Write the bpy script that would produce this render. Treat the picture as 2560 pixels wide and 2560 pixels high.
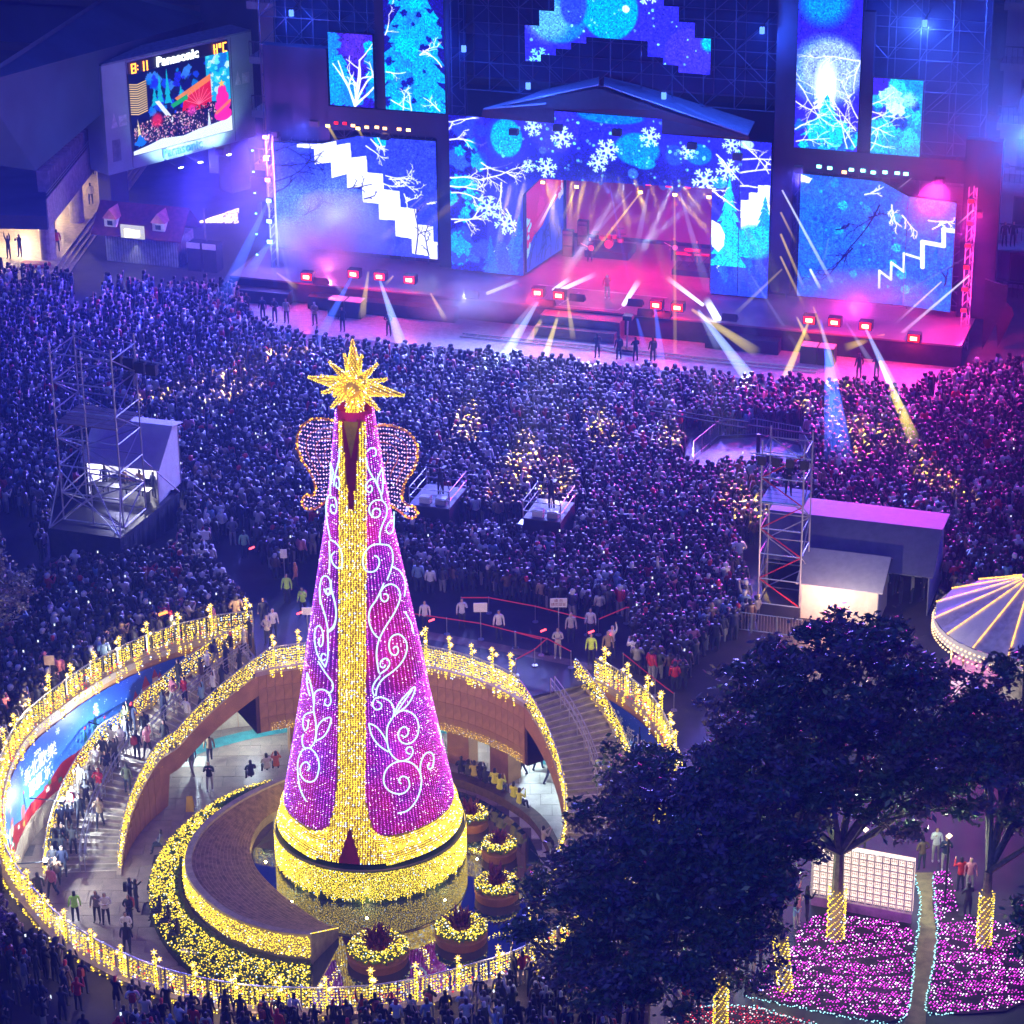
import bpy, bmesh, math, random
import numpy as np
from mathutils import Vector, Matrix
random.seed(7); rng = np.random.default_rng(7)
SC = bpy.context.scene
for o in list(bpy.data.objects): bpy.data.objects.remove(o)
COL = SC.collection
R = math.radians

# ------------------------------------------------------------------ camera
FPX, CAMH, PITCH, ROLL = 6800.0, 62.0, R(24.1), R(0.7)
cf = np.array([0, math.cos(PITCH), -math.sin(PITCH)])
r0 = np.array([1.0, 0, 0]); u0 = np.cross(r0, cf)
cr = math.cos(ROLL) * r0 - math.sin(ROLL) * u0
cu = math.sin(ROLL) * r0 + math.cos(ROLL) * u0
CAMP = np.array([0, 0, CAMH])
cam = bpy.data.cameras.new('camera'); camo = bpy.data.objects.new('camera', cam); COL.objects.link(camo)
cam.sensor_width = 36; cam.sensor_fit = 'HORIZONTAL'; cam.lens = 36 * FPX / 2560
cam.clip_start = 1; cam.clip_end = 2000
camo.matrix_world = Matrix(((cr[0], cu[0], -cf[0], 0), (cr[1], cu[1], -cf[1], 0), (cr[2], cu[2], -cf[2], CAMH), (0, 0, 0, 1)))
SC.camera = camo

# ------------------------------------------------------------------ world, exposure, sampling
W = bpy.data.worlds.new('World'); SC.world = W; W.use_nodes = True
wn = W.node_tree.nodes; wl = W.node_tree.links
bg = wn['Background']
sky = wn.new('ShaderNodeTexSky'); sky.sky_type = 'NISHITA'; sky.sun_disc = False
sky.sun_elevation = R(-4); sky.sun_rotation = R(200)
mixc = wn.new('ShaderNodeMix'); mixc.data_type = 'RGBA'; mixc.blend_type = 'ADD'
mixc.inputs[0].default_value = 1.0
dim = wn.new('ShaderNodeVectorMath'); dim.operation = 'SCALE'; dim.inputs['Scale'].default_value = 0.03
wl.new(sky.outputs[0], dim.inputs[0]); wl.new(dim.outputs[0], mixc.inputs[6])
mixc.inputs[7].default_value = (0.0, 0.10, 7.2, 1)      # the event's own blue glow on the night sky
wl.new(mixc.outputs[2], bg.inputs['Color']); bg.inputs['Strength'].default_value = 0.085
SC.view_settings.view_transform = 'Standard'
try: SC.view_settings.look = 'None'
except Exception: pass
SC.view_settings.gamma = 1; SC.view_settings.exposure = 0.0; SC.view_settings.use_curve_mapping = False
SC.render.engine = 'CYCLES'
cy = SC.cycles
cy.use_denoising = True
cy.max_bounces = 4; cy.diffuse_bounces = 2; cy.glossy_bounces = 2; cy.transmission_bounces = 2
cy.volume_bounces = 0; cy.transparent_max_bounces = 6
cy.sample_clamp_indirect = 3.0; cy.sample_clamp_direct = 0
cy.caustics_reflective = False; cy.caustics_refractive = False
cy.volume_step_rate = 2.0; cy.volume_max_steps = 96
cy.use_light_tree = True
# the moonless night's single weak cool key (city light beyond the square)
sl = bpy.data.lights.new('sun', 'SUN'); sl.energy = 0.26; sl.angle = R(12); sl.color = (0.60, 0.80, 1.0)
so = bpy.data.objects.new('sun', sl); COL.objects.link(so); so.rotation_euler = (R(42), R(-25), 0)

# ------------------------------------------------------------------ geometry of the place
def ray(x, y): return cf + cr * (x - 1280) / FPX - cu * (y - 1280) / FPX
def at(x, y, z=0.0):
    d = ray(x, y); return CAMP + (z - CAMH) / d[2] * d
def onplane(x, y, P0, n):
    d = ray(x, y); return CAMP + ((np.array(P0) - CAMP) @ n) / (d @ n) * d
def proj(p):
    d = np.asarray(p, float) - CAMP; k = d @ cf
    return 1280 + FPX * (d @ cr) / k, 1280 - FPX * (d @ cu) / k
SU = np.array([0.952, -0.306, 0]); SN = np.array([0.306, 0.952, 0]); SP0 = np.array([-3.9, 175.6, 0])
def ST(s, d, z): return SP0 + s * SU + d * SN + np.array([0, 0, z])
def SPX(x, y, d=0.0): return onplane(x, y, SP0 + d * SN, SN)
def crop(ox, oy, k): return lambda x, y: (ox + x / k, oy + y / k)
p1 = crop(0, 1450, 2.76); p5 = crop(650, 1450, 2.76); p5b = crop(1250, 1450, 2.76); p3 = crop(0, 1960, 2.76)
p4 = crop(650, 1900, 2.76); p6 = crop(1250, 1900, 2.76); p7 = crop(1860, 1450, 2.76); p8 = crop(1860, 1900, 2.76)
c1 = crop(0, 0, 2.1467); c2 = crop(600, 0, 2.414); c3 = crop(1100, 200, 2.415); c4 = crop(1800, 0, 1.932)
cL = crop(0, 800, 2.76); cM = crop(650, 800, 2.76); cR = crop(1300, 900, 2.414); cS = crop(1800, 900, 2.414)
cU = crop(640, 1120, 3.45)
def inpoly(x, y, poly):
    P = np.asarray(poly, float); x = np.asarray(x, float); y = np.asarray(y, float)
    c = np.zeros(x.shape, bool); j = len(P) - 1
    for i in range(len(P)):
        xi, yi = P[i]; xj, yj = P[j]
        if yi != yj:
            c ^= ((yi > y) != (yj > y)) & (x < (xj - xi) * (y - yi) / (yj - yi) + xi)
        j = i
    return c
def resample(pts, step, closed=False):
    P = np.asarray(pts, float)
    if closed: P = np.vstack([P, P[:1]])
    L = np.r_[0, np.cumsum(np.linalg.norm(np.diff(P, axis=0), axis=1))]
    n = max(2, int(round(L[-1] / step)) + 1); t = np.linspace(0, L[-1], n)
    return np.stack([np.interp(t, L, P[:, k]) for k in range(P.shape[1])], 1)
def smooth(pts, per=6, closed=False):
    P = np.asarray(pts, float); n = len(P); out = []
    for i in range(n if closed else n - 1):
        a = P[(i - 1) % n] if closed or i > 0 else P[0]
        b = P[i]; c = P[(i + 1) % n]; d = P[(i + 2) % n] if closed or i + 2 < n else P[-1]
        for k in range(per):
            t = k / per
            out.append(0.5 * ((2 * b) + (c - a) * t + (2 * a - 5 * b + 4 * c - d) * t * t + (3 * b - a - 3 * c + d) * t ** 3))
    if not closed: out.append(P[-1])
    return np.array(out)

# ------------------------------------------------------------------ object helpers
KIDS = {}
def tag(o, label=None, cat=None, group=None, kind=None):
    if label: o['label'] = label
    if cat: o['category'] = cat
    if group: o['group'] = group
    if kind: o['kind'] = kind
    return o
def thing(name, label, cat, loc=(0, 0, 0), group=None, rz=0.0):
    o = bpy.data.objects.new(name, None); COL.objects.link(o)
    o.location = tuple(float(a) for a in loc); o.rotation_euler = (0, 0, rz); o.empty_display_size = 0.3
    return tag(o, label, cat, group, 'thing')
def link(name, me, parent=None, world=True):
    o = bpy.data.objects.new(name, me); COL.objects.link(o)
    if parent is not None:
        o.parent = parent; KIDS.setdefault(parent.name, []).append(o)
        if world:
            if parent.parent is None: o.matrix_parent_inverse = (Matrix.Translation(parent.location) @ parent.rotation_euler.to_matrix().to_4x4()).inverted()
    return o
def copy_tree(o, parent=None):
    c = o.copy(); COL.objects.link(c)
    if parent is not None: c.parent = parent
    for ch in list(KIDS.get(o.name, [])): copy_tree(ch, c)
    return c
class MB:
    def __init__(s): s.v = []; s.f = []; s.m = []
    def add(s, V, F, m=0):
        k = len(s.v); s.v.extend([tuple(map(float, q)) for q in V]); s.f.extend([tuple(i + k for i in f) for f in F]); s.m.extend([m] * len(F)); return s
    def hexa(s, c, m=0):
        return s.add(c, [(0, 3, 2, 1), (4, 5, 6, 7), (0, 1, 5, 4), (1, 2, 6, 5), (2, 3, 7, 6), (3, 0, 4, 7)], m)
    def box(s, c, d, rz=0.0, m=0):
        cx, cy_, cz = c; a, b, h = d[0] / 2, d[1] / 2, d[2] / 2; C, S = math.cos(rz), math.sin(rz)
        return s.hexa([(cx + x * C - y * S, cy_ + x * S + y * C, cz + z) for z in (-h, h) for x, y in ((-a, -b), (a, -b), (a, b), (-a, b))], m)
    def fbox(s, P0, u, n, a, b, c, m=0):      # a,b,c = (lo,hi) along u, n, z
        P0 = np.array(P0, float); u = np.array(u); n = np.array(n)
        return s.hexa([P0 + x * u + y * n + np.array([0, 0, z]) for z in c for x, y in ((a[0], b[0]), (a[1], b[0]), (a[1], b[1]), (a[0], b[1]))], m)
    def tube(s, p, q, r, n=5, r2=None, m=0, caps=True):
        p = np.array(p, float); q = np.array(q, float); d = q - p; L = np.linalg.norm(d)
        if L < 1e-6: return s
        d /= L; a = np.cross(d, [0, 0, 1.0]);
        if np.linalg.norm(a) < 1e-3: a = np.cross(d, [1.0, 0, 0])
        a /= np.linalg.norm(a); b = np.cross(d, a); r2 = r if r2 is None else r2
        V = [p + r * (math.cos(t) * a + math.sin(t) * b) for t in [2 * math.pi * k / n for k in range(n)]] + \
            [q + r2 * (math.cos(t) * a + math.sin(t) * b) for t in [2 * math.pi * k / n for k in range(n)]]
        F = [(k, (k + 1) % n, n + (k + 1) % n, n + k) for k in range(n)]
        if caps: F += [tuple(range(n))[::-1], tuple(range(n, 2 * n))]
        return s.add(V, F, m)
    def path(s, P, r, n=5, m=0, closed=False):
        P = np.asarray(P, float); N = len(P)
        T = np.gradient(P, axis=0)
        if closed: T = np.roll(P, -1, 0) - np.roll(P, 1, 0)
        T /= np.maximum(np.linalg.norm(T, axis=1, keepdims=True), 1e-9)
        ref = np.array([0, 0, 1.0]) if abs(T[:, 2]).mean() < 0.85 else np.array([0, 1.0, 0])
        A = np.cross(T, ref); A /= np.maximum(np.linalg.norm(A, axis=1, keepdims=True), 1e-9); B = np.cross(T, A)
        r = np.broadcast_to(np.asarray(r, float), (N,))
        V = []
        for i in range(N):
            for k in range(n):
                t = 2 * math.pi * k / n; V.append(P[i] + r[i] * (math.cos(t) * A[i] + math.sin(t) * B[i]))
        F = []
        for i in range(N if closed else N - 1):
            j = (i + 1) % N
            for k in range(n): F.append((i * n + k, i * n + (k + 1) % n, j * n + (k + 1) % n, j * n + k))
        if not closed: F += [tuple(range(n))[::-1], tuple(range((N - 1) * n, N * n))]
        return s.add(V, F, m)
    def lathe(s, prof, c=(0, 0), n=32, m=0, a0=0.0, a1=2 * math.pi):
        full = abs(a1 - a0 - 2 * math.pi) < 1e-6; K = n if full else n + 1; V = []
        for r_, z in prof:
            for k in range(K):
                t = a0 + (a1 - a0) * k / n; V.append((c[0] + r_ * math.cos(t), c[1] + r_ * math.sin(t), z))
        F = []
        for i in range(len(prof) - 1):
            for k in range(n):
                j = (k + 1) % K; F.append((i * K + k, i * K + j, (i + 1) * K + j, (i + 1) * K + k))
        return s.add(V, F, m)
    def ribbon(s, A, B, m=0):                  # quads between two equal polylines
        n = len(A); return s.add(list(A) + list(B), [(i, i + 1, n + i + 1, n + i) for i in range(n - 1)], m)
    def prism(s, poly, z0, z1, m=0):
        n = len(poly); V = [(x, y, z0) for x, y in poly] + [(x, y, z1) for x, y in poly]
        F = [(i, (i + 1) % n, n + (i + 1) % n, n + i) for i in range(n)] + [tuple(range(n))[::-1], tuple(range(n, 2 * n))]
        return s.add(V, F, m)
    def build(s, name, mats, parent=None, smooth_=False, world=True):
        me = bpy.data.meshes.new(name); me.from_pydata(s.v, [], s.f)
        mats = mats if isinstance(mats, (list, tuple)) else [mats]
        for q in mats: me.materials.append(q)
        if len(mats) > 1: me.polygons.foreach_set('material_index', s.m)
        if smooth_: me.polygons.foreach_set('use_smooth', [True] * len(me.polygons))
        me.update()
        return link(name, me, parent, world)
def mesh_np(name, V, F, mat, cols=None, mats=None, mi=None):
    V = np.asarray(V, np.float32); F = np.asarray(F, np.int32); k = F.shape[1]
    me = bpy.data.meshes.new(name); me.vertices.add(len(V)); me.vertices.foreach_set('co', V.ravel())
    me.loops.add(F.size); me.loops.foreach_set('vertex_index', F.ravel())
    me.polygons.add(len(F)); me.polygons.foreach_set('loop_start', np.arange(0, F.size, k, dtype=np.int32))
    try: me.polygons.foreach_set('loop_total', np.full(len(F), k, np.int32))
    except Exception: pass
    for q in (mats or [mat]): me.materials.append(q)
    if mi is not None: me.polygons.foreach_set('material_index', np.asarray(mi, np.int32))
    if cols is not None:
        ca = me.color_attributes.new('Col', 'FLOAT_COLOR', 'POINT')
        c = np.ones((len(V), 4), np.float32); c[:, :3] = cols; ca.data.foreach_set('color', c.ravel())
    me.update(calc_edges=True); me.validate(); return me
OCT_V = np.array([[1, 0, 0], [-1, 0, 0], [0, 1, 0], [0, -1, 0], [0, 0, 1], [0, 0, -1]], float)
OCT_F = np.array([[0, 2, 4], [2, 1, 4], [1, 3, 4], [3, 0, 4], [2, 0, 5], [1, 2, 5], [3, 1, 5], [0, 3, 5]])
def beads(name, P, r, cols, parent=None, kind='stuff', world=True, mat=None):
    P = np.asarray(P, float); n = len(P); r = np.broadcast_to(np.asarray(r, float), (n,)) * rng.uniform(0.8, 1.2, n)
    V = (P[:, None, :] + OCT_V[None] * r[:, None, None]).reshape(-1, 3)
    F = (OCT_F[None] + 6 * np.arange(n)[:, None, None]).reshape(-1, 3)
    c = np.broadcast_to(np.asarray(cols, float), (n, 3)); c = np.repeat(c, 6, 0)
    o = link(name, mesh_np(name, V, F, mat or M_BEAD, c), parent, world)
    if kind: o['kind'] = kind
    return o
# ------------------------------------------------------------------ materials
MATS = {}
def nt(name):
    m = bpy.data.materials.new(name); m.use_nodes = True; return m, m.node_tree.nodes, m.node_tree.links
def pbr(name, col, rough=0.6, metal=0.0, var=0.25, scale=3.0, bump=0.0, spec=0.5):
    if name in MATS: return MATS[name]
    m, N, L = nt(name); b = N['Principled BSDF']
    b.inputs['Roughness'].default_value = rough; b.inputs['Metallic'].default_value = metal
    b.inputs['Specular IOR Level'].default_value = spec
    if var > 0:
        tc = N.new('ShaderNodeTexCoord'); no = N.new('ShaderNodeTexNoise'); no.inputs['Scale'].default_value = scale
        no.inputs['Detail'].default_value = 3.0
        L.new(tc.outputs['Object'], no.inputs['Vector'])
        rp = N.new('ShaderNodeValToRGB'); rp.color_ramp.elements[0].position = 0.3; rp.color_ramp.elements[1].position = 0.7
        rp.color_ramp.elements[0].color = tuple(c * (1 - var) for c in col) + (1,)
        rp.color_ramp.elements[1].color = tuple(min(1, c * (1 + var)) for c in col) + (1,)
        L.new(no.outputs[0], rp.inputs[0]); L.new(rp.outputs[0], b.inputs['Base Color'])
        if bump > 0:
            bp = N.new('ShaderNodeBump'); bp.inputs['Strength'].default_value = bump; bp.inputs['Distance'].default_value = 0.05
            L.new(no.outputs[0], bp.inputs['Height']); L.new(bp.outputs[0], b.inputs['Normal'])
    else: b.inputs['Base Color'].default_value = tuple(col) + (1,)
    MATS[name] = m; return m
def emis(name, col, st=1.0, sample=False):
    if name in MATS: return MATS[name]
    m, N, L = nt(name); N.remove(N['Principled BSDF'])
    e = N.new('ShaderNodeEmission'); e.inputs[0].default_value = tuple(col) + (1,); e.inputs[1].default_value = st
    L.new(e.outputs[0], N['Material Output'].inputs[0])
    if not sample: m.cycles.emission_sampling = 'NONE'
    MATS[name] = m; return m
def vcol_emis(name, st):
    m, N, L = nt(name); N.remove(N['Principled BSDF'])
    e = N.new('ShaderNodeEmission'); a = N.new('ShaderNodeVertexColor'); a.layer_name = 'Col'
    L.new(a.outputs[0], e.inputs[0]); e.inputs[1].default_value = st
    L.new(e.outputs[0], N['Material Output'].inputs[0]); m.cycles.emission_sampling = 'NONE'
    MATS[name] = m; return m
def vcol_pbr(name, rough=0.8):
    m, N, L = nt(name); b = N['Principled BSDF']; a = N.new('ShaderNodeVertexColor'); a.layer_name = 'Col'
    no = N.new('ShaderNodeTexNoise'); no.inputs['Scale'].default_value = 7.0
    mr = N.new('ShaderNodeMapRange'); mr.inputs['To Min'].default_value = 0.7; mr.inputs['To Max'].default_value = 1.25
    L.new(no.outputs[0], mr.inputs[0])
    mx = N.new('ShaderNodeVectorMath'); mx.operation = 'SCALE'; L.new(a.outputs[0], mx.inputs[0]); L.new(mr.outputs[0], mx.inputs['Scale'])
    L.new(mx.outputs[0], b.inputs['Base Color']); b.inputs['Roughness'].default_value = rough
    MATS[name] = m; return m
def objcol(name, rough=0.75):
    m, N, L = nt(name); b = N['Principled BSDF']; oi = N.new('ShaderNodeObjectInfo')
    no = N.new('ShaderNodeTexNoise'); no.inputs['Scale'].default_value = 9.0
    mr = N.new('ShaderNodeMapRange'); mr.inputs['To Min'].default_value = 0.75; mr.inputs['To Max'].default_value = 1.2
    L.new(no.outputs[0], mr.inputs[0])
    mx = N.new('ShaderNodeVectorMath'); mx.operation = 'SCALE'; L.new(oi.outputs['Color'], mx.inputs[0]); L.new(mr.outputs[0], mx.inputs['Scale'])
    L.new(mx.outputs[0], b.inputs['Base Color']); b.inputs['Roughness'].default_value = rough
    MATS[name] = m; return m
M_BEAD = vcol_emis('bulb_glow', 2.6)
M_ASPH = pbr('asphalt', (0.05, 0.042, 0.045), 0.65, var=0.35, scale=0.6, bump=0.2)
M_PAVE = pbr('plaza_tile', (0.55, 0.57, 0.50), 0.45, var=0.2, scale=1.5)
M_PAVE2 = pbr('plaza_tile_dark', (0.28, 0.22, 0.17), 0.45, var=0.2, scale=1.5)
M_JOINT = pbr('tile_joint', (0.12, 0.10, 0.09), 0.7, var=0.2)
M_CLAD = pbr('bronze_cladding', (0.42, 0.22, 0.09), 0.45, var=0.22, scale=1.2)
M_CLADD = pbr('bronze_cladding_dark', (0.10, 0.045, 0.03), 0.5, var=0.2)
M_STONE = pbr('stone_coping', (0.42, 0.33, 0.24), 0.6, var=0.15)
M_STEP = pbr('granite_step', (0.34, 0.29, 0.23), 0.6, var=0.25, scale=2.5)
M_STEEL = pbr('steel', (0.5, 0.5, 0.52), 0.35, 0.8, var=0.1)
M_SCAF = pbr('galvanised_pipe', (0.45, 0.45, 0.5), 0.4, 0.6, var=0.15)
M_BLACK = pbr('black_paint', (0.012, 0.012, 0.016), 0.5, var=0.3)
M_DARK = pbr('dark_fabric', (0.02, 0.02, 0.03), 0.85, var=0.3)
M_RED = pbr('red_paint', (0.5, 0.02, 0.02), 0.5, var=0.1)
M_WHITE = pbr('white_canvas', (0.72, 0.7, 0.68), 0.7, var=0.06)
M_GREYC = pbr('grey_canvas', (0.30, 0.30, 0.34), 0.7, var=0.1)
M_CONC = pbr('painted_concrete', (0.34, 0.32, 0.36), 0.8, var=0.15, scale=0.5)
M_CONCD = pbr('dark_concrete', (0.09, 0.09, 0.12), 0.8, var=0.2, scale=0.5)
M_ROOF = pbr('metal_roof', (0.07, 0.09, 0.13), 0.5, var=0.2, scale=0.4)
M_GOLD = (1.0, 0.66, 0.07); 
def goldcols(n, w=0.18):
    k = rng.random(n); c = np.tile(np.array([1.0, 0.70, 0.04]), (n, 1)) * rng.uniform(0.45, 1.5, n)[:, None]
    c[k < w] = np.array([1.3, 1.15, 0.6]); c[k < w * 0.35] = np.array([0.7, 0.9, 1.3]); return c
def ordn(k):
    w = 'first second third fourth fifth sixth seventh eighth ninth tenth eleventh twelfth thirteenth fourteenth fifteenth sixteenth seventeenth eighteenth nineteenth'.split()
    return w[k] if k < 19 else ('twentieth', 'thirtieth')[(k - 19) // 10] if (k - 19) % 10 == 0 else ('twenty-', 'thirty-')[(k - 19) // 10] + w[(k - 20) % 10]
def bead_thing(name, label, cat, P, r, cols):
    q = thing(name, label, cat, P[0]); beads('bulbs', P, r, cols, q); return q
def lamp(kind, loc, col, e, parent=None, size=0.3, target=None, spot=40, blend=0.5, name='lamp_light'):
    l = bpy.data.lights.new(name, kind); l.color = col; l.energy = e
    if kind == 'AREA': l.size = size
    else: l.shadow_soft_size = size if kind == 'SPOT' else min(size, .05)
    if kind == 'SPOT': l.spot_size = R(spot); l.spot_blend = blend
    o = bpy.data.objects.new(name, l); COL.objects.link(o); o.location = tuple(map(float, loc))
    if target is not None:
        o.rotation_euler = (Vector(tuple(map(float, target))) - o.location).to_track_quat('-Z', 'Y').to_euler()
    if parent is not None:
        o.parent = parent; KIDS.setdefault(parent.name, []).append(o); o.matrix_parent_inverse = (Matrix.Translation(parent.location) @ parent.rotation_euler.to_matrix().to_4x4()).inverted()
    return o
def text_mesh(name, body, size, mat, parent=None, depth=0.03, M=None, align='CENTER', bold=0.0):
    cu_ = bpy.data.curves.new(name, 'FONT'); cu_.body = body; cu_.size = size; cu_.extrude = depth; cu_.align_x = align; cu_.resolution_u = 2
    cu_.offset = bold
    t = bpy.data.objects.new(name, cu_); COL.objects.link(t)
    dg = bpy.context.evaluated_depsgraph_get(); me = bpy.data.meshes.new_from_object(t.evaluated_get(dg))
    bpy.data.objects.remove(t); me.materials.clear(); me.materials.append(mat)
    if M is not None: me.transform(M)
    me.name = name
    return link(name, me, parent)
def frame_matrix(P, u, up):
    u = Vector(u).normalized(); up = Vector(up).normalized(); n = u.cross(up)
    return Matrix(((u.x, up.x, n.x, P[0]), (u.y, up.y, n.y, P[1]), (u.z, up.z, n.z, P[2]), (0, 0, 0, 1)))
# ================================================================== ground and sunken plaza
CX, CY, RIN = -8.12, 110.15, 10.4
def arc(a, r, z=0.0): return np.array([CX + r * math.cos(R(a)), CY + r * math.sin(R(a)), z])
RING0 = [(-13.2, 123.7), (-15.0, 123.3), (-17.0, 122.2), (-18.4, 121.0), (-19.6, 119.6), (-20.8, 117.9), (-21.8, 116.0), (-22.7, 114.0),
 (-23.2, 112.2), (-23.4, 110.0), (-23.3, 107.4), (-22.8, 104.4), (-21.9, 101.2), (-20.5, 98.4), (-18.7, 95.6), (-16.6, 93.5), (-14.2, 91.8),
 (-11.5, 90.7), (-9.2, 90.3), (-6.2, 90.3), (-3.8, 90.9), (-1.6, 91.9), (0.0, 92.8), (1.6, 94.4), (3.6, 97.3), (5.6, 101.5), (6.8, 106), (7.2, 109.5),
 (6.9, 112.3), (6.2, 114.7), (4.9, 116.9), (3.9, 118.1)]
RING = resample(smooth(RING0, 6), 0.5)
RL = np.r_[0, np.cumsum(np.linalg.norm(np.diff(RING, axis=0), axis=1))]
RT = np.gradient(RING, axis=0); RT /= np.linalg.norm(RT, axis=1, keepdims=True)
RNO = np.stack([RT[:, 1], -RT[:, 0]], 1) * -1       # towards the inside? fixed below
cen = np.array([-8.0, 107.0]); sgn = np.sign(((cen - RING) * RNO).sum(1)); RNO = -RNO * sgn[:, None]   # outward
def ringpt(l, off=0.0, z=0.0):
    x = np.interp(l, RL, RING[:, 0]); y = np.interp(l, RL, RING[:, 1]); nx = np.interp(l, RL, RNO[:, 0]); ny = np.interp(l, RL, RNO[:, 1])
    return np.stack([x + off * nx, y + off * ny, np.full_like(np.asarray(l, float), 0) + z], -1)
RLEN = RL[-1]
A_TOP, A_END = 113.0, 37.0
hole = [tuple(q) for q in RING] + [(2.9, 117.6)] + [tuple(arc(a, RIN)[:2]) for a in np.arange(A_END, A_TOP + .1, 2)] + [(-12.9, 121.4)]
HOLE = np.array(hole)
from mathutils.geometry import tessellate_polygon
outer = [(-400, 5), (400, 5), (400, 700), (-400, 700)]
tess = tessellate_polygon([[Vector((x, y, 0)) for x, y in outer], [Vector((x, y, 0)) for x, y in hole]])
allp = outer + hole
mb = MB(); mb.add([(x, y, 0) for x, y in allp], [tuple(t) for t in tess])
g = mb.build('ground', M_ASPH); tag(g, kind='structure')
# stone path bands on the square (paler strips seen beside the scaffold and at the queue)
mb = MB()
mb.add([(*at(x, y, 0.004)[:2], 0.004) for x, y in [(40, 1445), (210, 1410), (215, 1430), (60, 1475)]], [(0, 1, 2, 3)])
mb.add([(*at(x, y, 0.004)[:2], 0.004) for x, y in [(1020, 1570), (1250, 1610), (1480, 1660), (1480, 1675), (1250, 1628), (1020, 1590)]], [(0, 1, 4, 5), (1, 2, 3, 4)])
tag(mb.build('path', pbr('path_stone', (0.22, 0.14, 0.12), 0.6)), kind='structure')
mb = MB(); mb.add([(-27, 88, -5.26), (11, 88, -5.26), (11, 129, -5.26), (-27, 129, -5.26)], [(0, 1, 2, 3)])
lp = mb.build('lower_plaza_floor', M_JOINT); tag(lp, kind='structure')
POOL = smooth([(-10.3, 116.6), (-6.5, 117.5), (-2.6, 116.4), (-0.1, 113.6), (1.0, 110.6), (1.5, 106), (1.3, 101), (-0.3, 96.5), (-2.8, 93.2), (-6, 92.2), (-8.6, 92.8), (-9.1, 97.0)], 5)
HEDO = smooth([(-10.6, 117.3), (-13.2, 116.4), (-15.1, 114.4), (-16.3, 112.0), (-16.9, 109.5), (-16.9, 107.0), (-16.3, 104.4), (-14.9, 101.6), (-12.8, 99.3), (-10.6, 98.1), (-8.9, 97.8)], 5)
OUTW = smooth([(-9.6, 116.4), (-11.6, 114.9), (-13.5, 112.8), (-14.7, 110.4), (-14.95, 107.9), (-14.3, 105.7), (-12.7, 103.5), (-10.7, 102.2), (-9.0, 101.8)], 6)
INW = smooth([(-9.6, 116.2), (-11.2, 114.6), (-12.2, 113.2), (-12.55, 111.1), (-12.2, 109.1), (-11.2, 107.2), (-10.0, 105.6), (-9.0, 104.4), (-8.0, 103.6)], 6)
inner_poly = np.vstack([HEDO, POOL[::-1]])
# paving tiles: laid in a 1.05 m grid, joints 2 cm
tiles = []
ell = lambda x, y: inpoly(x, y, RING)
for i in range(34):
    for j in range(38):
        x = -25 + 1.05 * i + (0.5 if j % 2 else 0); y = 89.5 + 1.05 * j
        inring = bool(inpoly(np.array(x), np.array(y), RING)); back = (x - CX) ** 2 + (y - CY) ** 2 < 17 ** 2 and y > 112
        if not (inring or back): continue
        if inpoly(np.array(x), np.array(y), inner_poly) and not (x > 1.2): continue
        tiles.append((x, y))
vis = sorted(tiles, key=lambda t: 0 if ((t[0] < -14 and 93 < t[1] < 119) or (t[0] > -2 and t[1] > 108) or (t[1] > 115 and -16 < t[0] < 1)) else 1)
tb = MB().box((0, 0, -0.03), (1.03, 1.03, 0.06)); proto = None; rest = MB()
for k, (x, y) in enumerate(vis):
    dz = random.uniform(-0.006, 0.006)
    if k < 300:
        if proto is None:
            proto = tb.build('tile', M_PAVE, lp, world=False); o = proto; alt = proto.data.copy(); alt.materials.clear(); alt.materials.append(M_PAVE2)
        else: o = proto.copy(); COL.objects.link(o)
        if random.random() < 0.2: o.data = alt
        o.location = (x, y, -5.2 + dz)
    else: rest.box((x, y, -5.23 + dz), (1.03, 1.03, 0.06))
o = rest.build('tile_field', M_PAVE, lp); tag(o, kind='stuff')
# teal guide band in the paving under the balcony
mb = MB(); A = [arc(a, 13.2, -5.185) for a in range(20, 131, 5)]; B = [arc(a, 14.1, -5.185) for a in range(20, 131, 5)]
mb.ribbon(A, B); mb.build('teal_band', pbr('teal_tile', (0.05, 0.30, 0.32), 0.4), lp)
# pool
mb = MB(); pl_ = list(POOL) + [(-9.0, 101.8), (-8, 103.6), (-10, 105.6), (-12.2, 109.1), (-12.5, 111.1), (-11.2, 114.6)]
mb.prism(pl_, -5.2, -5.12)
mp, N, L = nt('wet_pool'); b = N['Principled BSDF']; b.inputs['Base Color'].default_value = (0.018, 0.035, 0.05, 1); b.inputs['Roughness'].default_value = 0.04; b.inputs['IOR'].default_value = 2.6
no = N.new('ShaderNodeTexNoise'); no.inputs['Scale'].default_value = 2.2; tc = N.new('ShaderNodeTexCoord'); L.new(tc.outputs['Object'], no.inputs[0])
bp = N.new('ShaderNodeBump'); bp.inputs['Strength'].default_value = 0.02; bp.inputs['Distance'].default_value = 0.05; L.new(no.outputs[0], bp.inputs['Height']); L.new(bp.outputs[0], b.inputs['Normal'])
tag(mb.build('pool_water', mp), kind='structure')
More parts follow.
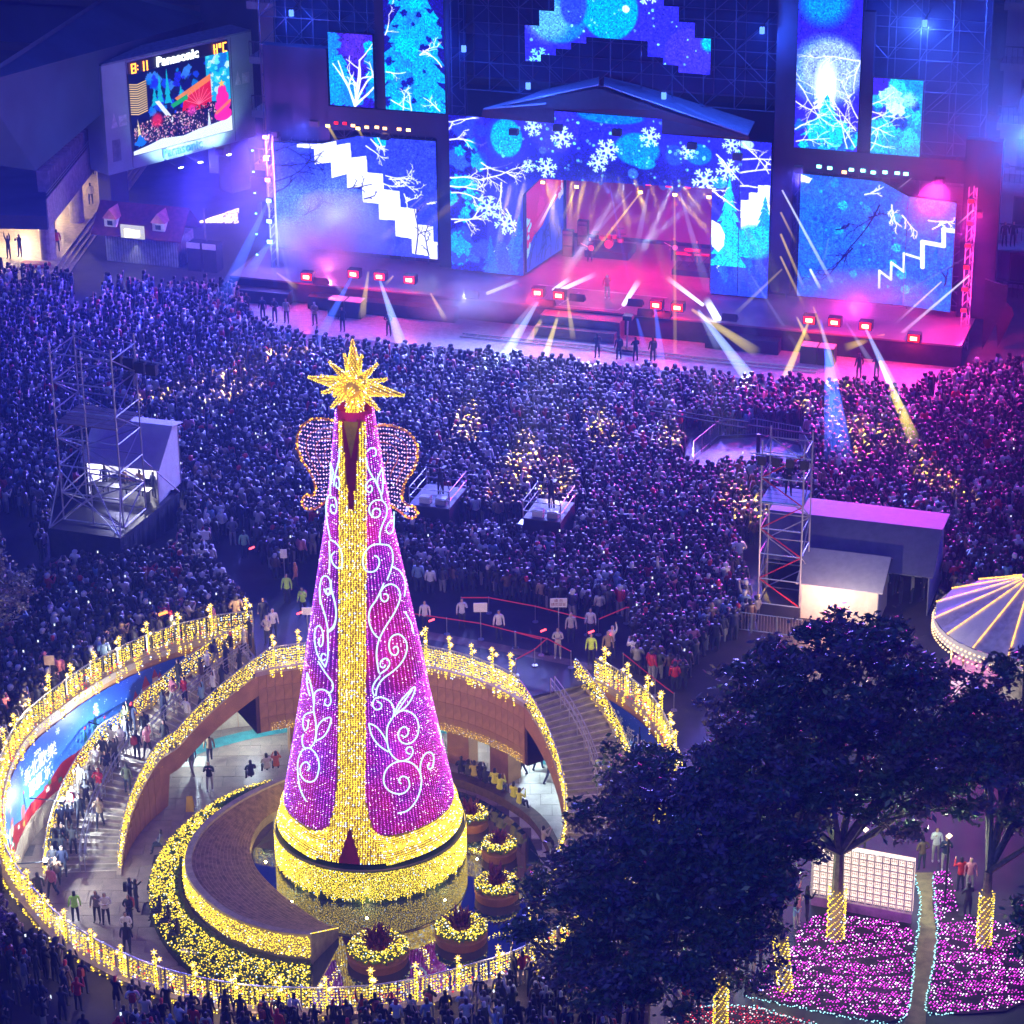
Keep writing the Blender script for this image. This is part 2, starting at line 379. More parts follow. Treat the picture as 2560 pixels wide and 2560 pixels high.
# ================================================================== walls of the sunken plaza
rw = thing('retaining_wall', 'curved bronze and stone wall round the sunken plaza with a night blue mural', 'wall', (-23.4, 110, -5.2))
mb = MB(); ls = np.linspace(0, RLEN, 180)
for a_, b_, z0, z1 in ((0.0, 0.0, -5.2, 0.0),): mb.ribbon(list(ringpt(ls, 0.0, z0)), list(ringpt(ls, 0.0, z1)))
mb.ribbon(list(ringpt(ls, 0.35, -5.2)), list(ringpt(ls, 0.35, 0.0)))
mb.build('wall', M_CLAD, rw)
mb = MB()
for lo in (0,):
    mb.ribbon(list(ringpt(ls, -0.10, 0.22)), list(ringpt(ls, 0.45, 0.22))); mb.ribbon(list(ringpt(ls, -0.10, -0.12)), list(ringpt(ls, -0.10, 0.22))); mb.ribbon(list(ringpt(ls, 0.45, 0.22)), list(ringpt(ls, 0.45, 0.0)))
    mb.ribbon(list(ringpt(ls, 0.0, -0.12)), list(ringpt(ls, -0.10, -0.12)))
mb.build('coping', M_STONE, rw)
# cladding panels: one low row under the mural (visible left part), each its own piece
pm = MB().box((0, 0, 0), (0.86, 0.05, 1.15)); pp = None
for k in range(36):
    l = 0.6 + 0.9 * k; P = ringpt(np.array(l), -0.03, -4.6); i = int(np.argmin(abs(RL - l))); rz = math.atan2(RT[i, 1], RT[i, 0])
    if pp is None: o = pp = pm.build('panel', M_STONE, rw, world=False); o.matrix_parent_inverse = Matrix.Translation(rw.location).inverted()
    else: o = pp.copy(); COL.objects.link(o)
    o.location = tuple(P + np.array([0, 0, random.uniform(-.004, .004)])); o.rotation_euler = (0, 0, rz)
# ================================================================== picture canvases (drawn in code) for screens and the mural
class Canvas:
    def __init__(s, w, h, x0, x1, y0, y1, col):
        s.w, s.h = w, h; s.x0, s.x1, s.y0, s.y1 = x0, x1, y0, y1; s.a = np.zeros((h, w, 3)); s.a[:] = np.array(col) / 255
        s.X = x0 + (np.arange(w) + .5) * (x1 - x0) / w; s.Y = y0 + (np.arange(h) + .5) * (y1 - y0) / h; s.k = w / (x1 - x0)
    def win(s, xa, xb, ya, yb):
        i0 = max(0, int(np.searchsorted(s.X, xa))); i1 = min(s.w, int(np.searchsorted(s.X, xb)) + 1)
        j0 = max(0, int(np.searchsorted(s.Y, ya))); j1 = min(s.h, int(np.searchsorted(s.Y, yb)) + 1)
        return (i0, i1, j0, j1) if i1 > i0 and j1 > j0 else None
    def put(s, W_, m, col, al=1.0):
        i0, i1, j0, j1 = W_; t = (m * al)[..., None]; s.a[j0:j1, i0:i1] = s.a[j0:j1, i0:i1] * (1 - t) + np.array(col) / 255 * t
    def disc(s, x, y, r, col, al=1.0, soft=0.06, ry=None):
        ry = ry or r; q = s.win(x - r * 1.3, x + r * 1.3, y - ry * 1.3, y + ry * 1.3)
        if q is None: return
        gx, gy = np.meshgrid(s.X[q[0]:q[1]], s.Y[q[2]:q[3]]); d = np.hypot((gx - x) / r, (gy - y) / ry)
        s.put(q, np.clip((1 - d) / soft + .5, 0, 1), col, al)
    def poly(s, P, col, al=1.0):
        P = np.asarray(P, float); q = s.win(P[:, 0].min(), P[:, 0].max(), P[:, 1].min(), P[:, 1].max())
        if q is None: return
        gx, gy = np.meshgrid(s.X[q[0]:q[1]], s.Y[q[2]:q[3]]); s.put(q, inpoly(gx, gy, P).astype(float), col, al)
    def line(s, P, w, col, al=1.0, w2=None):
        P = np.asarray(P, float)
        for i in range(len(P) - 1):
            a, b = P[i], P[i + 1]; ww = w if w2 is None else w + (w2 - w) * i / max(1, len(P) - 1)
            q = s.win(min(a[0], b[0]) - ww, max(a[0], b[0]) + ww, min(a[1], b[1]) - ww, max(a[1], b[1]) + ww)
            if q is None: continue
            gx, gy = np.meshgrid(s.X[q[0]:q[1]], s.Y[q[2]:q[3]]); d = b - a; L2 = max(d @ d, 1e-9)
            t = np.clip(((gx - a[0]) * d[0] + (gy - a[1]) * d[1]) / L2, 0, 1)
            dd = np.hypot(gx - a[0] - t * d[0], gy - a[1] - t * d[1]); s.put(q, np.clip((ww / 2 - dd) * s.k + .5, 0, 1), col, al)
    def twig(s, x, y, a, L, w, col, dep=3, rr=None):
        rr = rr or random.Random(int(x * 91 + y * 57 + a * 13)); P = [(x, y)]; n = 5
        for i in range(n):
            a += rr.uniform(-.22, .22); x += math.cos(a) * L / n; y += math.sin(a) * L / n; P.append((x, y))
            if dep > 0 and rr.random() < .5: s.twig(x, y, a + rr.choice((-1, 1)) * rr.uniform(.4, .9), L * rr.uniform(.3, .5), w * .6, col, dep - 1, rr)
        s.line(P, w, col, 1.0, w * .5)
    def flake(s, x, y, r, col=(190, 240, 255)):
        for k in range(6):
            a = k * math.pi / 3 + .2; c_, s_ = math.cos(a), math.sin(a); s.line([(x, y), (x + r * c_, y + r * s_)], r * .16, col)
            for t in (.45, .75):
                for g in (-1, 1):
                    b = a + g * .9; s.line([(x + r * t * c_, y + r * t * s_), (x + r * t * c_ + r * .32 * math.cos(b), y + r * t * s_ + r * .32 * math.sin(b))], r * .12, col)
        s.disc(x, y, r * .28, col)
    def fir(s, x, y, h, w, col, n=7):
        rr = random.Random(int(x * 31 + y * 7)); P = [(x, y + h)]; Q = []
        for i in range(n):
            t = (i + 1) / n; yy = y + h * (1 - t); ww = w * t / 2
            P += [(x - ww * rr.uniform(.85, 1.15), yy + rr.uniform(-.1, .1) * h / n), (x - ww * .55, yy + h / n * .1)]
            Q += [(x + ww * rr.uniform(.85, 1.15), yy + rr.uniform(-.1, .1) * h / n), (x + ww * .55, yy + h / n * .1)]
        s.poly(P + Q[::-1], col)
    def blob(s, x, y, r, col, al=1.0, n=22, j=.35):
        rr = random.Random(int(x * 77 + y * 19)); s.poly([(x + r * (1 + rr.uniform(-j, j)) * math.cos(t), y + r * (1 + rr.uniform(-j, j)) * math.sin(t)) for t in np.linspace(0, 2 * math.pi, n, False)], col, al)
    def image(s, name):
        im = bpy.data.images.new(name, s.w, s.h); c = np.ones((s.h, s.w, 4), np.float32); c[..., :3] = np.clip(s.a, 0, 1); im.pixels.foreach_set(c.ravel()); im.pack(); return im
def img_mat(name, im, st=None):
    m, N, L = nt(name); t = N.new('ShaderNodeTexImage'); t.image = im; t.interpolation = 'Linear'
    if st is None:
        L.new(t.outputs[0], N['Principled BSDF'].inputs['Base Color']); N['Principled BSDF'].inputs['Roughness'].default_value = .45
    else:
        N.remove(N['Principled BSDF']); e = N.new('ShaderNodeEmission'); L.new(t.outputs[0], e.inputs[0]); e.inputs[1].default_value = st
        L.new(e.outputs[0], N['Material Output'].inputs[0])
    return m
def set_uv(o, f):
    me = o.data; uv = me.uv_layers.new(name='UVMap'); me_v = [f(v.co) for v in me.vertices]
    for lp_ in me.loops: uv.data[lp_.index].uv = me_v[lp_.vertex_index]

# ---- mural along the ring: x = metres along the ring, y = height
cv = Canvas(1400, 230, 0.8, 22.8, -3.95, -0.45, (24, 58, 170))
for j in range(cv.h):
    t = j / cv.h; cv.a[j] = np.array([70, 140, 225]) / 255 * (1 - t) + np.array([30, 70, 190]) / 255 * t
rr = random.Random(4)
for k in range(260): cv.disc(rr.uniform(1, 22.8), rr.uniform(-3, -.4), rr.uniform(.01, .035), (210, 225, 255), rr.uniform(.4, 1))
for k in range(14): cv.flake(rr.uniform(1, 22), rr.uniform(-2, -.8), rr.uniform(.1, .2), (210, 230, 255))
cv.poly([(x, -3.0 + .35 * math.sin(x * .7) + .1 * math.sin(x * 2.1)) for x in np.linspace(.8, 22.8, 80)] + [(22.8, -4), (.8, -4)], (150, 30, 35))
for k in range(40): cv.poly([(c_ := rr.uniform(1, 22), b_ := rr.uniform(-3.9, -3.3)), (c_ + .3, b_), (c_ + .3, b_ + .25), (c_, b_ + .25)], rr.choice([(200, 150, 60), (190, 60, 50), (230, 220, 200), (60, 120, 80)]))
for x, h in ((2.2, 1.2), (9.0, 1.3), (9.7, 1.9), (10.5, 1.4), (19.5, 1.7), (20.4, 1.2), (16.5, 1.0)):
    cv.fir(x, -3.2, h, h * .55, (20, 70, 80)); cv.disc(x, -3.2 + h, .08, (230, 60, 60))
# a plain fairy-tale town of towers
for x, w_, h_, c_ in ((5.2, .8, 1.3, (205, 170, 140)), (6.1, .45, 1.9, (190, 120, 110)), (4.5, .4, 1.6, (210, 140, 110)), (6.8, .4, 1.4, (200, 130, 110)), (5.5, .35, 2.2, (200, 180, 160))):
    cv.poly([(x - w_ / 2, -3.3), (x + w_ / 2, -3.3), (x + w_ / 2, -3.3 + h_), (x - w_ / 2, -3.3 + h_)], c_)
    cv.poly([(x - w_ * .6, -3.3 + h_), (x + w_ * .6, -3.3 + h_), (x, -3.3 + h_ + w_ * 1.4)], (150, 50, 60))
cv.disc(5.2, -3.0, .3, (240, 225, 160))
for k in range(9): cv.disc(18 + rr.uniform(-1.5, 3.5), rr.uniform(-3.4, -2.4), rr.uniform(.15, .4), rr.choice([(90, 170, 150), (220, 190, 150), (180, 90, 80)]), .9)
IM_MURAL = cv.image('mural_picture')
ls = np.linspace(1.0, 22.6, 60); mb = MB(); A = list(ringpt(ls, -0.06, -3.95)); B = list(ringpt(ls, -0.06, -0.45)); mb.ribbon(A, B)
o = mb.build('mural', img_mat('mural_print', IM_MURAL), rw)
uv = o.data.uv_layers.new(name='UVMap'); n_ = len(A)
for lp_ in o.data.loops: i = lp_.vertex_index; uv.data[lp_.index].uv = (((ls[i % n_]) - .8) / 22.0, 0 if i < n_ else 1)
# lettering of the mural, bent on to the curved wall
M_LET = pbr('white_lettering', (0.8, 0.85, 0.9), 0.6, var=0.0)
def bent_text(body, size, l0, z0, parent, flip=True):
    o = text_mesh('lettering', body, size, M_LET, None, depth=0.0, bold=size * .012)
    for v in o.data.vertices:
        P = ringpt(np.array(l0 - v.co.x), -0.09, z0 + v.co.y); v.co = P
    o.parent = parent; o.matrix_parent_inverse = Matrix.Translation(parent.location).inverted(); return o
bent_text('2024', .34, 14.6, -1.15, rw); bent_text('新北歡樂', .85, 14.6, -1.95, rw); bent_text('耶誕城', .85, 14.6, -2.85, rw)
# right hand mural
ls = np.linspace(RLEN - 11.5, RLEN - 1.2, 30); mb = MB(); A = list(ringpt(ls, -0.06, -3.9)); B = list(ringpt(ls, -0.06, -0.5)); mb.ribbon(A, B)
o = mb.build('mural', img_mat('mural_print_right', IM_MURAL), rw); uv = o.data.uv_layers.new(name='UVMap'); n_ = len(A)
for lp_ in o.data.loops: i = lp_.vertex_index; uv.data[lp_.index].uv = (.3 + .45 * ((ls[i % n_] - ls[0]) / (ls[-1] - ls[0])), 0 if i < n_ else 1)
bent_text('新北歡樂', .8, RLEN - 4.2, -1.9, rw); bent_text('耶誕城', .8, RLEN - 4.2, -2.8, rw)
# uplights washing the mural
def washer(l, z):
    P = ringpt(np.array(l), -1.7, z); q = thing('floodlight', 'bright white floodlight washing the mural, %s' % ('lowest of three' if l > 18 else 'middle of three' if l > 12 else 'highest of three'), 'floodlight', P)
    i = int(np.argmin(abs(RL - l))); mb = MB(); mb.box(P, (.35, .22, .18), math.atan2(RT[i, 1], RT[i, 0])); mb.tube(P, ringpt(np.array(l), 0, z), .03); mb.build('housing', M_BLACK, q)
    MB().box(P + np.array([0, 0, .11]), (.3, .18, .03), math.atan2(RT[i, 1], RT[i, 0])).build('lens', emis('flood_white', (.8, .95, 1), 22), q)
    lamp('POINT', P + np.array([0, 0, .3]), (.8, .93, 1), 900, q, .12)
washer(10.2, -1.6); washer(15.8, -2.9); washer(21.0, -3.4)
# ================================================================== balcony front (bronze panels) and the passage beneath
bw = thing('balcony_wall', 'curved bronze panelled balcony front behind the light tree', 'wall', arc(74, RIN, -3.3))
cols = 34; rows = 4; da = (A_TOP + 3 - A_END + 3) / cols; PZ0, PZ1 = -3.35, -0.1; pan = None
for c_ in range(cols):
    a = A_END - 3 + (c_ + .5) * da
    for r_ in range(rows):
        z = PZ0 + (r_ + .5) * (PZ1 - PZ0) / rows
        if pan is None: pan = MB().box((0, 0, 0), (.05, RIN * R(da) - .018, (PZ1 - PZ0) / rows - .018)).build('panel', M_CLAD, bw, world=False); pan.matrix_parent_inverse = Matrix.Translation(bw.location).inverted(); o = pan
        else: o = pan.copy(); COL.objects.link(o)
        o.location = tuple(arc(a, RIN - .03 + random.uniform(-.004, .004), z)); o.rotation_euler = (0, 0, R(a))
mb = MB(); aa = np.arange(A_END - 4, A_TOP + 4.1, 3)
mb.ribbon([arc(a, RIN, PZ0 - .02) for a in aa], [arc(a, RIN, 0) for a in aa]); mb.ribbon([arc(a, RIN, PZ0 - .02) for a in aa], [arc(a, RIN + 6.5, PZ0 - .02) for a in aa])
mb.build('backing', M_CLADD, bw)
mb = MB(); mb.ribbon([arc(a, RIN - .16, .12) for a in aa], [arc(a, RIN + .3, .12) for a in aa]); mb.ribbon([arc(a, RIN - .16, -.12) for a in aa], [arc(a, RIN - .16, .12) for a in aa]); mb.ribbon([arc(a, RIN - .16, -.12) for a in aa], [arc(a, RIN, -.12) for a in aa])
mb.build('coping', M_STONE, bw)
mb = MB(); aa2 = np.arange(20, 140, 4); mb.ribbon([arc(a, 17.5, -5.2) for a in aa2], [arc(a, 17.5, -.2) for a in aa2]); mb.build('passage_wall', pbr('passage_wall', (.35, .40, .42), .5), bw)
P = [arc(a, RIN - .07, PZ0 + z) + rng.normal(0, .02, 3) for a in np.arange(A_END - 2, A_TOP, .32) for z in (0.04, .12, .2, .3, .42) if random.random() < .8]
beads('light_string', P, .02, goldcols(len(P)) * .7, bw)
for a in (46, 60, 90, 104):
    c_ = thing('column', 'bronze clad column under the balcony, %s' % {46: 'right beside the stairs', 60: 'right of the tree', 90: 'hidden behind the tree', 104: 'left of the tree'}[a], 'column', arc(a, RIN + .6, -5.2), 'columns under the balcony')
    MB().box(arc(a, RIN + .6, -4.3), (.9, 1.25, 1.85), R(a)).build('shaft', M_CLAD, c_); MB().box(arc(a, RIN + .6, -3.35 - .02), (1.0, 1.35, .1), R(a)).build('capital', M_STONE, c_)
for a in (28, 45, 62, 80, 98, 115, 130):
    q = thing('ceiling_light', 'cool white light under the balcony', 'ceiling light', arc(a, 12.8, -3.45), 'ceiling lights under the balcony')
    MB().box(arc(a, 12.8, -3.44), (.9, .35, .08), R(a)).build('diffuser', emis('cool_white', (.8, .95, 1), 6), q); lamp('POINT', arc(a, 12.4, -3.7), (.72, .92, 1), 260, q, .25)
# ================================================================== staircases along the ring
def zleft(a):      # stair surface height at azimuth a (left flight)
    if a < 113: return 0.0
    if a < 143: return -2.6 * (a - 113) / 30
    if a < 151: return -2.6
    if a < 183: return -2.6 - 2.6 * (a - 151) / 32
    return -5.2
def zright(a): return zleft(150 - a)
R0, R1 = RIN + .12, 13.95
def staircase(side):
    left = side == 'left'; zf = zleft if left else zright; mir = (lambda a: a) if left else (lambda a: 150 - a)
    st = thing('staircase', 'broad stone stairs curving down on the %s of the sunken plaza' % side, 'stairs', arc(mir(148), 12, -5.2))
    segs = [(113 + 30 / 17 * k, 113 + 30 / 17 * (k + 1), -2.6 / 17 * (k + 1)) for k in range(17)] + [(143, 151, -2.6)] + [(151 + 32 / 17 * k, 151 + 32 / 17 * (k + 1), -2.6 - 2.6 / 17 * (k + 1)) for k in range(17)]
    for a, b, z in segs:
        z += .01; ra = [mir(a), mir((a + b) / 2), mir(b)]; mb = MB()
        for i in range(2):
            V = [arc(ra[i + 1], R0, z - .5), arc(ra[i + 1], R1, z - .5), arc(ra[i], R1, z - .5), arc(ra[i], R0, z - .5), arc(ra[i + 1], R0, z), arc(ra[i + 1], R1, z), arc(ra[i], R1, z), arc(ra[i], R0, z)]
            mb.hexa(V)
        e0 = mir(b - .0); e1 = mir(b - .32)
        mb.hexa([arc(e0, R0, z), arc(e0, R1, z), arc(e1, R1, z), arc(e1, R0, z), arc(e0, R0, z + .012), arc(e0, R1, z + .012), arc(e1, R1, z + .012), arc(e1, R0, z + .012)], 1)
        mb.build('step' if b - a < 5 else 'landing', [M_STEP, pbr('step_nosing', (.62, .56, .45), .5)], st)
    ang = np.arange(114, 187, 1.5)
    for r_, nm in ((RIN - .02, 'inner_side_wall'), (R1 + .1, 'outer_side_wall')):
        mb = MB(); lo = [arc(mir(a), r_, max(-5.2, zf(mir(a)) - 1.0) if a < 148 else -5.2) for a in ang]; hi = [arc(mir(a), r_, zf(mir(a)) + .12) for a in ang]
        hi2 = [p_ + (arc(mir(a), r_ + (.22 if r_ < 12 else -.22), 0) - arc(mir(a), r_, 0)) for p_, a in zip(hi, ang)]
        mb.ribbon(lo, hi, 0); mb.ribbon(hi, hi2, 1); mb.ribbon([p_ + (q_ - p_) * 1 for p_, q_ in zip(lo, [arc(mir(a), r_ + (.22 if r_ < 12 else -.22), 0) * np.array([1, 1, 0]) + np.array([0, 0, 0]) for a in ang])] if False else lo, [np.array([*(arc(mir(a), r_ + .25, 0)[:2]), l_[2]]) for a, l_ in zip(ang, lo)], 1)
        mb.build(nm, [M_CLAD, M_STONE], st)
    # vertical boards on the inner side wall
    for a in np.arange(153, 184, 3.0):
        zt = zf(mir(a)); h = zt + 5.2
        if h > .3: MB().box((0, 0, 0), (.05, RIN * R(3) - .03, h - .05), 0).build('panel', M_CLAD, st, world=False)
        else: continue
        o = KIDS[st.name][-1]; o.matrix_parent_inverse = Matrix.Translation(st.location).inverted(); o.location = tuple(arc(mir(a), RIN - .06, -5.2 + h / 2)); o.rotation_euler = (0, 0, R(mir(a)))
    # railings
    a2 = np.arange(113, 184.1, 1.0)
    for r_, nm in ((RIN + .06, 'inner'), (R1, 'outer')):
        mb = MB(); mb.path([arc(mir(a), r_, zf(mir(a)) + 1.1) for a in a2], .03); mb.build('top_rail', M_STEEL, st)
        mb = MB()
        for a in np.arange(113, 184.1, .7): mb.tube(arc(mir(a), r_, zf(mir(a))), arc(mir(a), r_, zf(mir(a)) + 1.08), .012, 4, caps=False)
        tag(mb.build('pickets', M_BLACK, st), kind='stuff')
        P = []
        for a in np.arange(113, 184.1, .42 if r_ > 12 else .5):
            n_ = random.randint(5, 11); zz = zf(mir(a)) + 1.05
            for k in range(n_): P.append(arc(mir(a) + random.uniform(-.12, .12), r_ + random.uniform(-.06, .06), zz - .135 * k - random.uniform(0, .05)))
        beads('light_curtain', P, .042, goldcols(len(P), .13), st)
    for dr in (-.12, .12):
        mb = MB(); r_ = 12.2 + dr; Pp = [arc(mir(a), r_, zf(mir(a)) + .95) for a in np.arange(151, 184, 1.5)]; mb.path(Pp, .03)
        mb.path([arc(mir(a), r_, zf(mir(a)) + .6) for a in np.arange(151, 184, 1.5)], .02)
        Pp = [arc(mir(a), r_, zf(mir(a)) + .95) for a in np.arange(115, 144, 1.5)]; mb.path(Pp, .03); mb.path([p_ - np.array([0, 0, .35]) for p_ in Pp], .02)
        for a in list(np.arange(151, 184, 4)) + list(np.arange(115, 144, 4)): mb.tube(arc(mir(a), r_, zf(mir(a))), arc(mir(a), r_, zf(mir(a)) + .95), .025, 5)
        mb.build('handrail', M_STEEL, st)
    return st
staircase('left'); staircase('right')
# ================================================================== railings of the ring, hung with gold light curtains
rl = thing('ring_railing', 'steel railing round the sunken plaza hung with golden light curtains', 'railing', (*ringpt(np.array(40.0))[:2], 0))
mb = MB(); ls = np.linspace(0, RLEN, 260); mb.path(ringpt(ls, .12, 1.28), .035); mb.build('top_rail', M_STEEL, rl)
mb = MB(); mb.path(ringpt(ls, .12, .3), .022); mb.build('bottom_rail', M_STEEL, rl)
mb = MB()
for l in np.arange(0, RLEN, .14): mb.tube(ringpt(np.array(l), .12, .2), ringpt(np.array(l), .12, 1.26), .011, 4, caps=False)
tag(mb.build('pickets', M_STEEL, rl), kind='stuff')
for l in np.arange(0, RLEN, 1.9): MB().box(ringpt(np.array(l), .12, .75), (.06, .06, 1.1)).build('post', M_STEEL, rl)
P = []
for l in np.arange(0, RLEN, .115):
    n_ = int(8 + 5 * math.sin(l * 2.2) ** 2 + random.randint(-2, 2)); off = -.02 if random.random() < .6 else .2
    for k in range(n_):
        z = 1.18 - .125 * k - random.uniform(0, .06); P.append(ringpt(np.array(l + random.uniform(-.03, .03)), off - (.14 if z < .25 else 0) * (1 if off < .1 else -2.2), z))
P = np.array(P); lens = None
beads('light_curtain', P, .043, goldcols(len(P), .13), rl)
P = [ringpt(np.array(l), -.05 + random.uniform(-.1, .2), random.uniform(.2, .9)) for l in rng.uniform(0, RLEN, 500)]
beads('red_garland', P, .05, np.tile([.5, .03, .03], (len(P), 1)), rl)
br = thing('balcony_railing', 'curved railing on the balcony behind the light tree with golden curtains', 'railing', arc(75, RIN, 0))
aa = np.arange(A_END, A_TOP - 0, 1.0); mb = MB(); mb.path([arc(a, RIN + .06, 1.2) for a in aa], .035); mb.build('top_rail', M_STEEL, br)
mb = MB()
for a in np.arange(A_END, A_TOP, .75): mb.tube(arc(a, RIN + .06, .1), arc(a, RIN + .06, 1.18), .012, 4, caps=False)
tag(mb.build('pickets', M_STEEL, br), kind='stuff')
P = []
for a in np.arange(A_END, A_TOP, .5):
    for k in range(random.randint(7, 12)): P.append(arc(a + random.uniform(-.1, .1), RIN - (.2 if k > 7 else .03) + random.uniform(-.03, .03), 1.1 - .125 * k - random.uniform(0, .05)))
beads('light_curtain', P, .043, goldcols(len(P), .13), br)
# ================================================================== star lamps
M_STAR = emis('star_glow', (1, .62, .12), 3.2); M_STAR2 = emis('star_core', (1, .92, .6), 14.0)
def star_mesh(c, r, mb, n=8, rnd=None):
    c = np.array(c); rnd = rnd or random.Random(3)
    dirs = [(0, 0, 1), (0, 0, -1), (1, 0, 0), (-1, 0, 0), (0, 1, 0), (0, -1, 0)] + [(sx * .577, sy * .577, sz * .577) for sx in (-1, 1) for sy in (-1, 1) for sz in (-1, 1)]
    for i, d in enumerate(dirs): mb.tube(c, c + np.array(d) * r * (1 if i < 6 else .9), r * .22, 4, r2=.004, caps=False)
    return mb
def star_pole_proto():
    t = thing('star_lamp', 'lamp pole wound with gold bulbs and topped with glowing stars', 'lamp', (0, 0, 0), 'star lamps along the railing')
    MB().tube((0, 0, 0), (0, 0, 1.6), .03, 6).build('pole', M_BLACK, t)
    P = [(.05 * math.cos(k * .9), .05 * math.sin(k * .9), .1 + .021 * k) for k in range(70)]
    beads('light_string', P, .035, goldcols(len(P), .1), t)
    for (x, y, z, r_) in ((0, 0, 1.72, .17), (.19, .06, 1.45, .15), (-.14, .1, 1.22, .13)):
        mb = star_mesh((x, y, z), r_, MB()); s_ = mb.build('star', M_STAR, t); MB().add(OCT_V * .07 + np.array([x, y, z]), [tuple(f) for f in OCT_F]).build('core', M_STAR2, s_)
        if x: MB().tube((0, 0, z - .12), (x, y, z), .015, 4).build('arm', M_BLACK, t)
    return t
proto = star_pole_proto(); spots = [(ringpt(np.array(l), .15, 0.1), k) for k, l in enumerate(np.arange(.3, RLEN - .2, 1.78))]
spots += [(arc(a, RIN + .15, .1), 100 + k) for k, a in enumerate((41, 48, 55, 62, 69, 97, 104, 111))]
zc = {}
for k, (P, i) in enumerate(spots):
    o = proto if k == 0 else copy_tree(proto)
    o.location = tuple(P); o.rotation_euler = (0, 0, random.uniform(0, 6.28)); s_ = random.uniform(.85, 1.15); o.scale = (s_, s_, s_)
    zone = 'the balcony rail behind the tree' if i >= 100 else ('the rail above the mural' if i * 1.78 < 24 else ('the near rail of the plaza' if i * 1.78 < 66 else 'the right rail beside the dark trees'))
    zc[zone] = zc.get(zone, -1) + 1; o['label'] = 'star lamp pole on %s, %s from its left' % (zone, ordn(zc[zone])); o['group'] = 'star lamps on ' + zone
    if k % 2 == 0: lamp('POINT', P + np.array([0, 0, 1.5]), (1, .72, .40), 520, None, .2, name='star_lamp_light')
# ================================================================== stepped stone crescent, hedge, planters
cr_ = thing('stone_crescent', 'crescent of shallow stone terraces curving round the pool', 'terrace', (-14, 108, -5.2))
Ow = resample(OUTW, .35); n_ = len(Ow); Iw = INW[np.linspace(0, len(INW) - 1, n_).round().astype(int)]; Iw = np.stack([np.interp(np.linspace(0, 1, n_), np.linspace(0, 1, len(INW)), INW[:, k]) for k in (0, 1)], 1)
M_RIDGE = pbr('ridged_stone', (.24, .16, .09), .65, var=.45, scale=4, bump=.6)
T = 16
for k in range(T):
    f0, f1 = k / T, (k + 1) / T; za, zb = -3.75 - 1.0 * f0, -3.75 - 1.0 * f1 - .01
    A = Ow * (1 - f0) + Iw * f0; B = Ow * (1 - f1) + Iw * f1; mb = MB()
    mb.ribbon([(*p_, za) for p_ in A], [(*p_, za - .02) for p_ in B]); mb.ribbon([(*p_, za - .02) for p_ in B], [(*p_, zb) for p_ in B]); mb.ribbon([(*p_, za + .012) for p_ in (Ow * (1 - f1 + .1 / T) + Iw * (f1 - .1 / T))], [(*p_, za + .012) for p_ in B], 1); mb.build('terrace_step', [M_RIDGE, pbr('pale_lip', (.42, .33, .20), .6, var=.4, scale=6)], cr_)  # second material: paler strip along each terrace lip
d_ = np.gradient(Ow, axis=0); d_ /= np.linalg.norm(d_, axis=1, keepdims=True); no_ = np.stack([-d_[:, 1], d_[:, 0]], 1); no_ *= np.sign(((Ow - np.array([-7, 109])) * no_).sum(1))[:, None]
Oo = Ow + no_ * .32; mb = MB()
mb.ribbon([(*p_, -3.62) for p_ in Ow], [(*p_, -3.62) for p_ in Oo]); mb.ribbon([(*p_, -5.2) for p_ in Oo], [(*p_, -3.62) for p_ in Oo]); mb.ribbon([(*p_, -3.62) for p_ in Ow], [(*p_, -3.8) for p_ in Ow])
mb.add([(*Oo[-1], -5.2), (*Iw[-1], -5.2), (*Iw[-1], -4.7), (*Oo[-1], -3.62)], [(0, 1, 2, 3)]); mb.ribbon([(*p_, -4.76) for p_ in Iw], [(*p_, -5.2) for p_ in Iw])
mb.build('outer_wall', pbr('weathered_stone', (.30, .26, .20), .6, var=.25), cr_)
P = []
for i in np.arange(n_ * .45, n_ - 1, .22):
    q = np.array([np.interp(i, np.arange(n_), Oo[:, 0]), np.interp(i, np.arange(n_), Oo[:, 1])]); nn = no_[int(i)]
    for z in np.arange(-3.75, -4.75, -.105): P.append((*(q + nn * (.05 + random.uniform(0, .05)) + rng.normal(0, .02, 2)), z + random.uniform(-.04, .04)))
beads('light_curtain', P, .036, goldcols(len(P), .08), cr_)
P = [(*(Oo[-1] * (1 - t) + Iw[-1] * t), -3.6 * (1 - t) - 4.68 * t + .05) for t in np.linspace(0, 1, 40)]; beads('edge_lights', P, .03, goldcols(40), cr_)
M_LEAF = pbr('hedge_leaf', (.07, .15, .02), .6, var=.5, scale=6)
def leaf_cloud(P, size, up=.4):
    n = len(P); a = rng.normal(0, 1, (n, 3)); a[:, 2] *= .5; a /= np.linalg.norm(a, axis=1, keepdims=True); b = np.cross(a, rng.normal(0, 1, (n, 3)) + np.array([0, 0, up])); b /= np.maximum(np.linalg.norm(b, axis=1, keepdims=True), 1e-6)
    s_ = np.broadcast_to(size, (n,)) * rng.uniform(.6, 1.3, n); a = a * s_[:, None]; b = b * s_[:, None] * .42
    V = np.stack([P - a, P - b * 1.0, P + a, P + b * 1.0], 1).reshape(-1, 3); return V, np.arange(4 * n).reshape(-1, 4)
hd = thing('hedge', 'low curved hedge netted with gold bulbs round the stone crescent', 'hedge', (-16, 108, -5.2))
Ho = np.stack([np.interp(np.linspace(0, 1, n_), np.linspace(0, 1, len(HEDO)), HEDO[:, k]) for k in (0, 1)], 1); Hi = Oo + no_ * .25
t = rng.random(9000); s_ = rng.random(9000); idx = t * (n_ - 1.001); i0 = idx.astype(int); fr = idx - i0
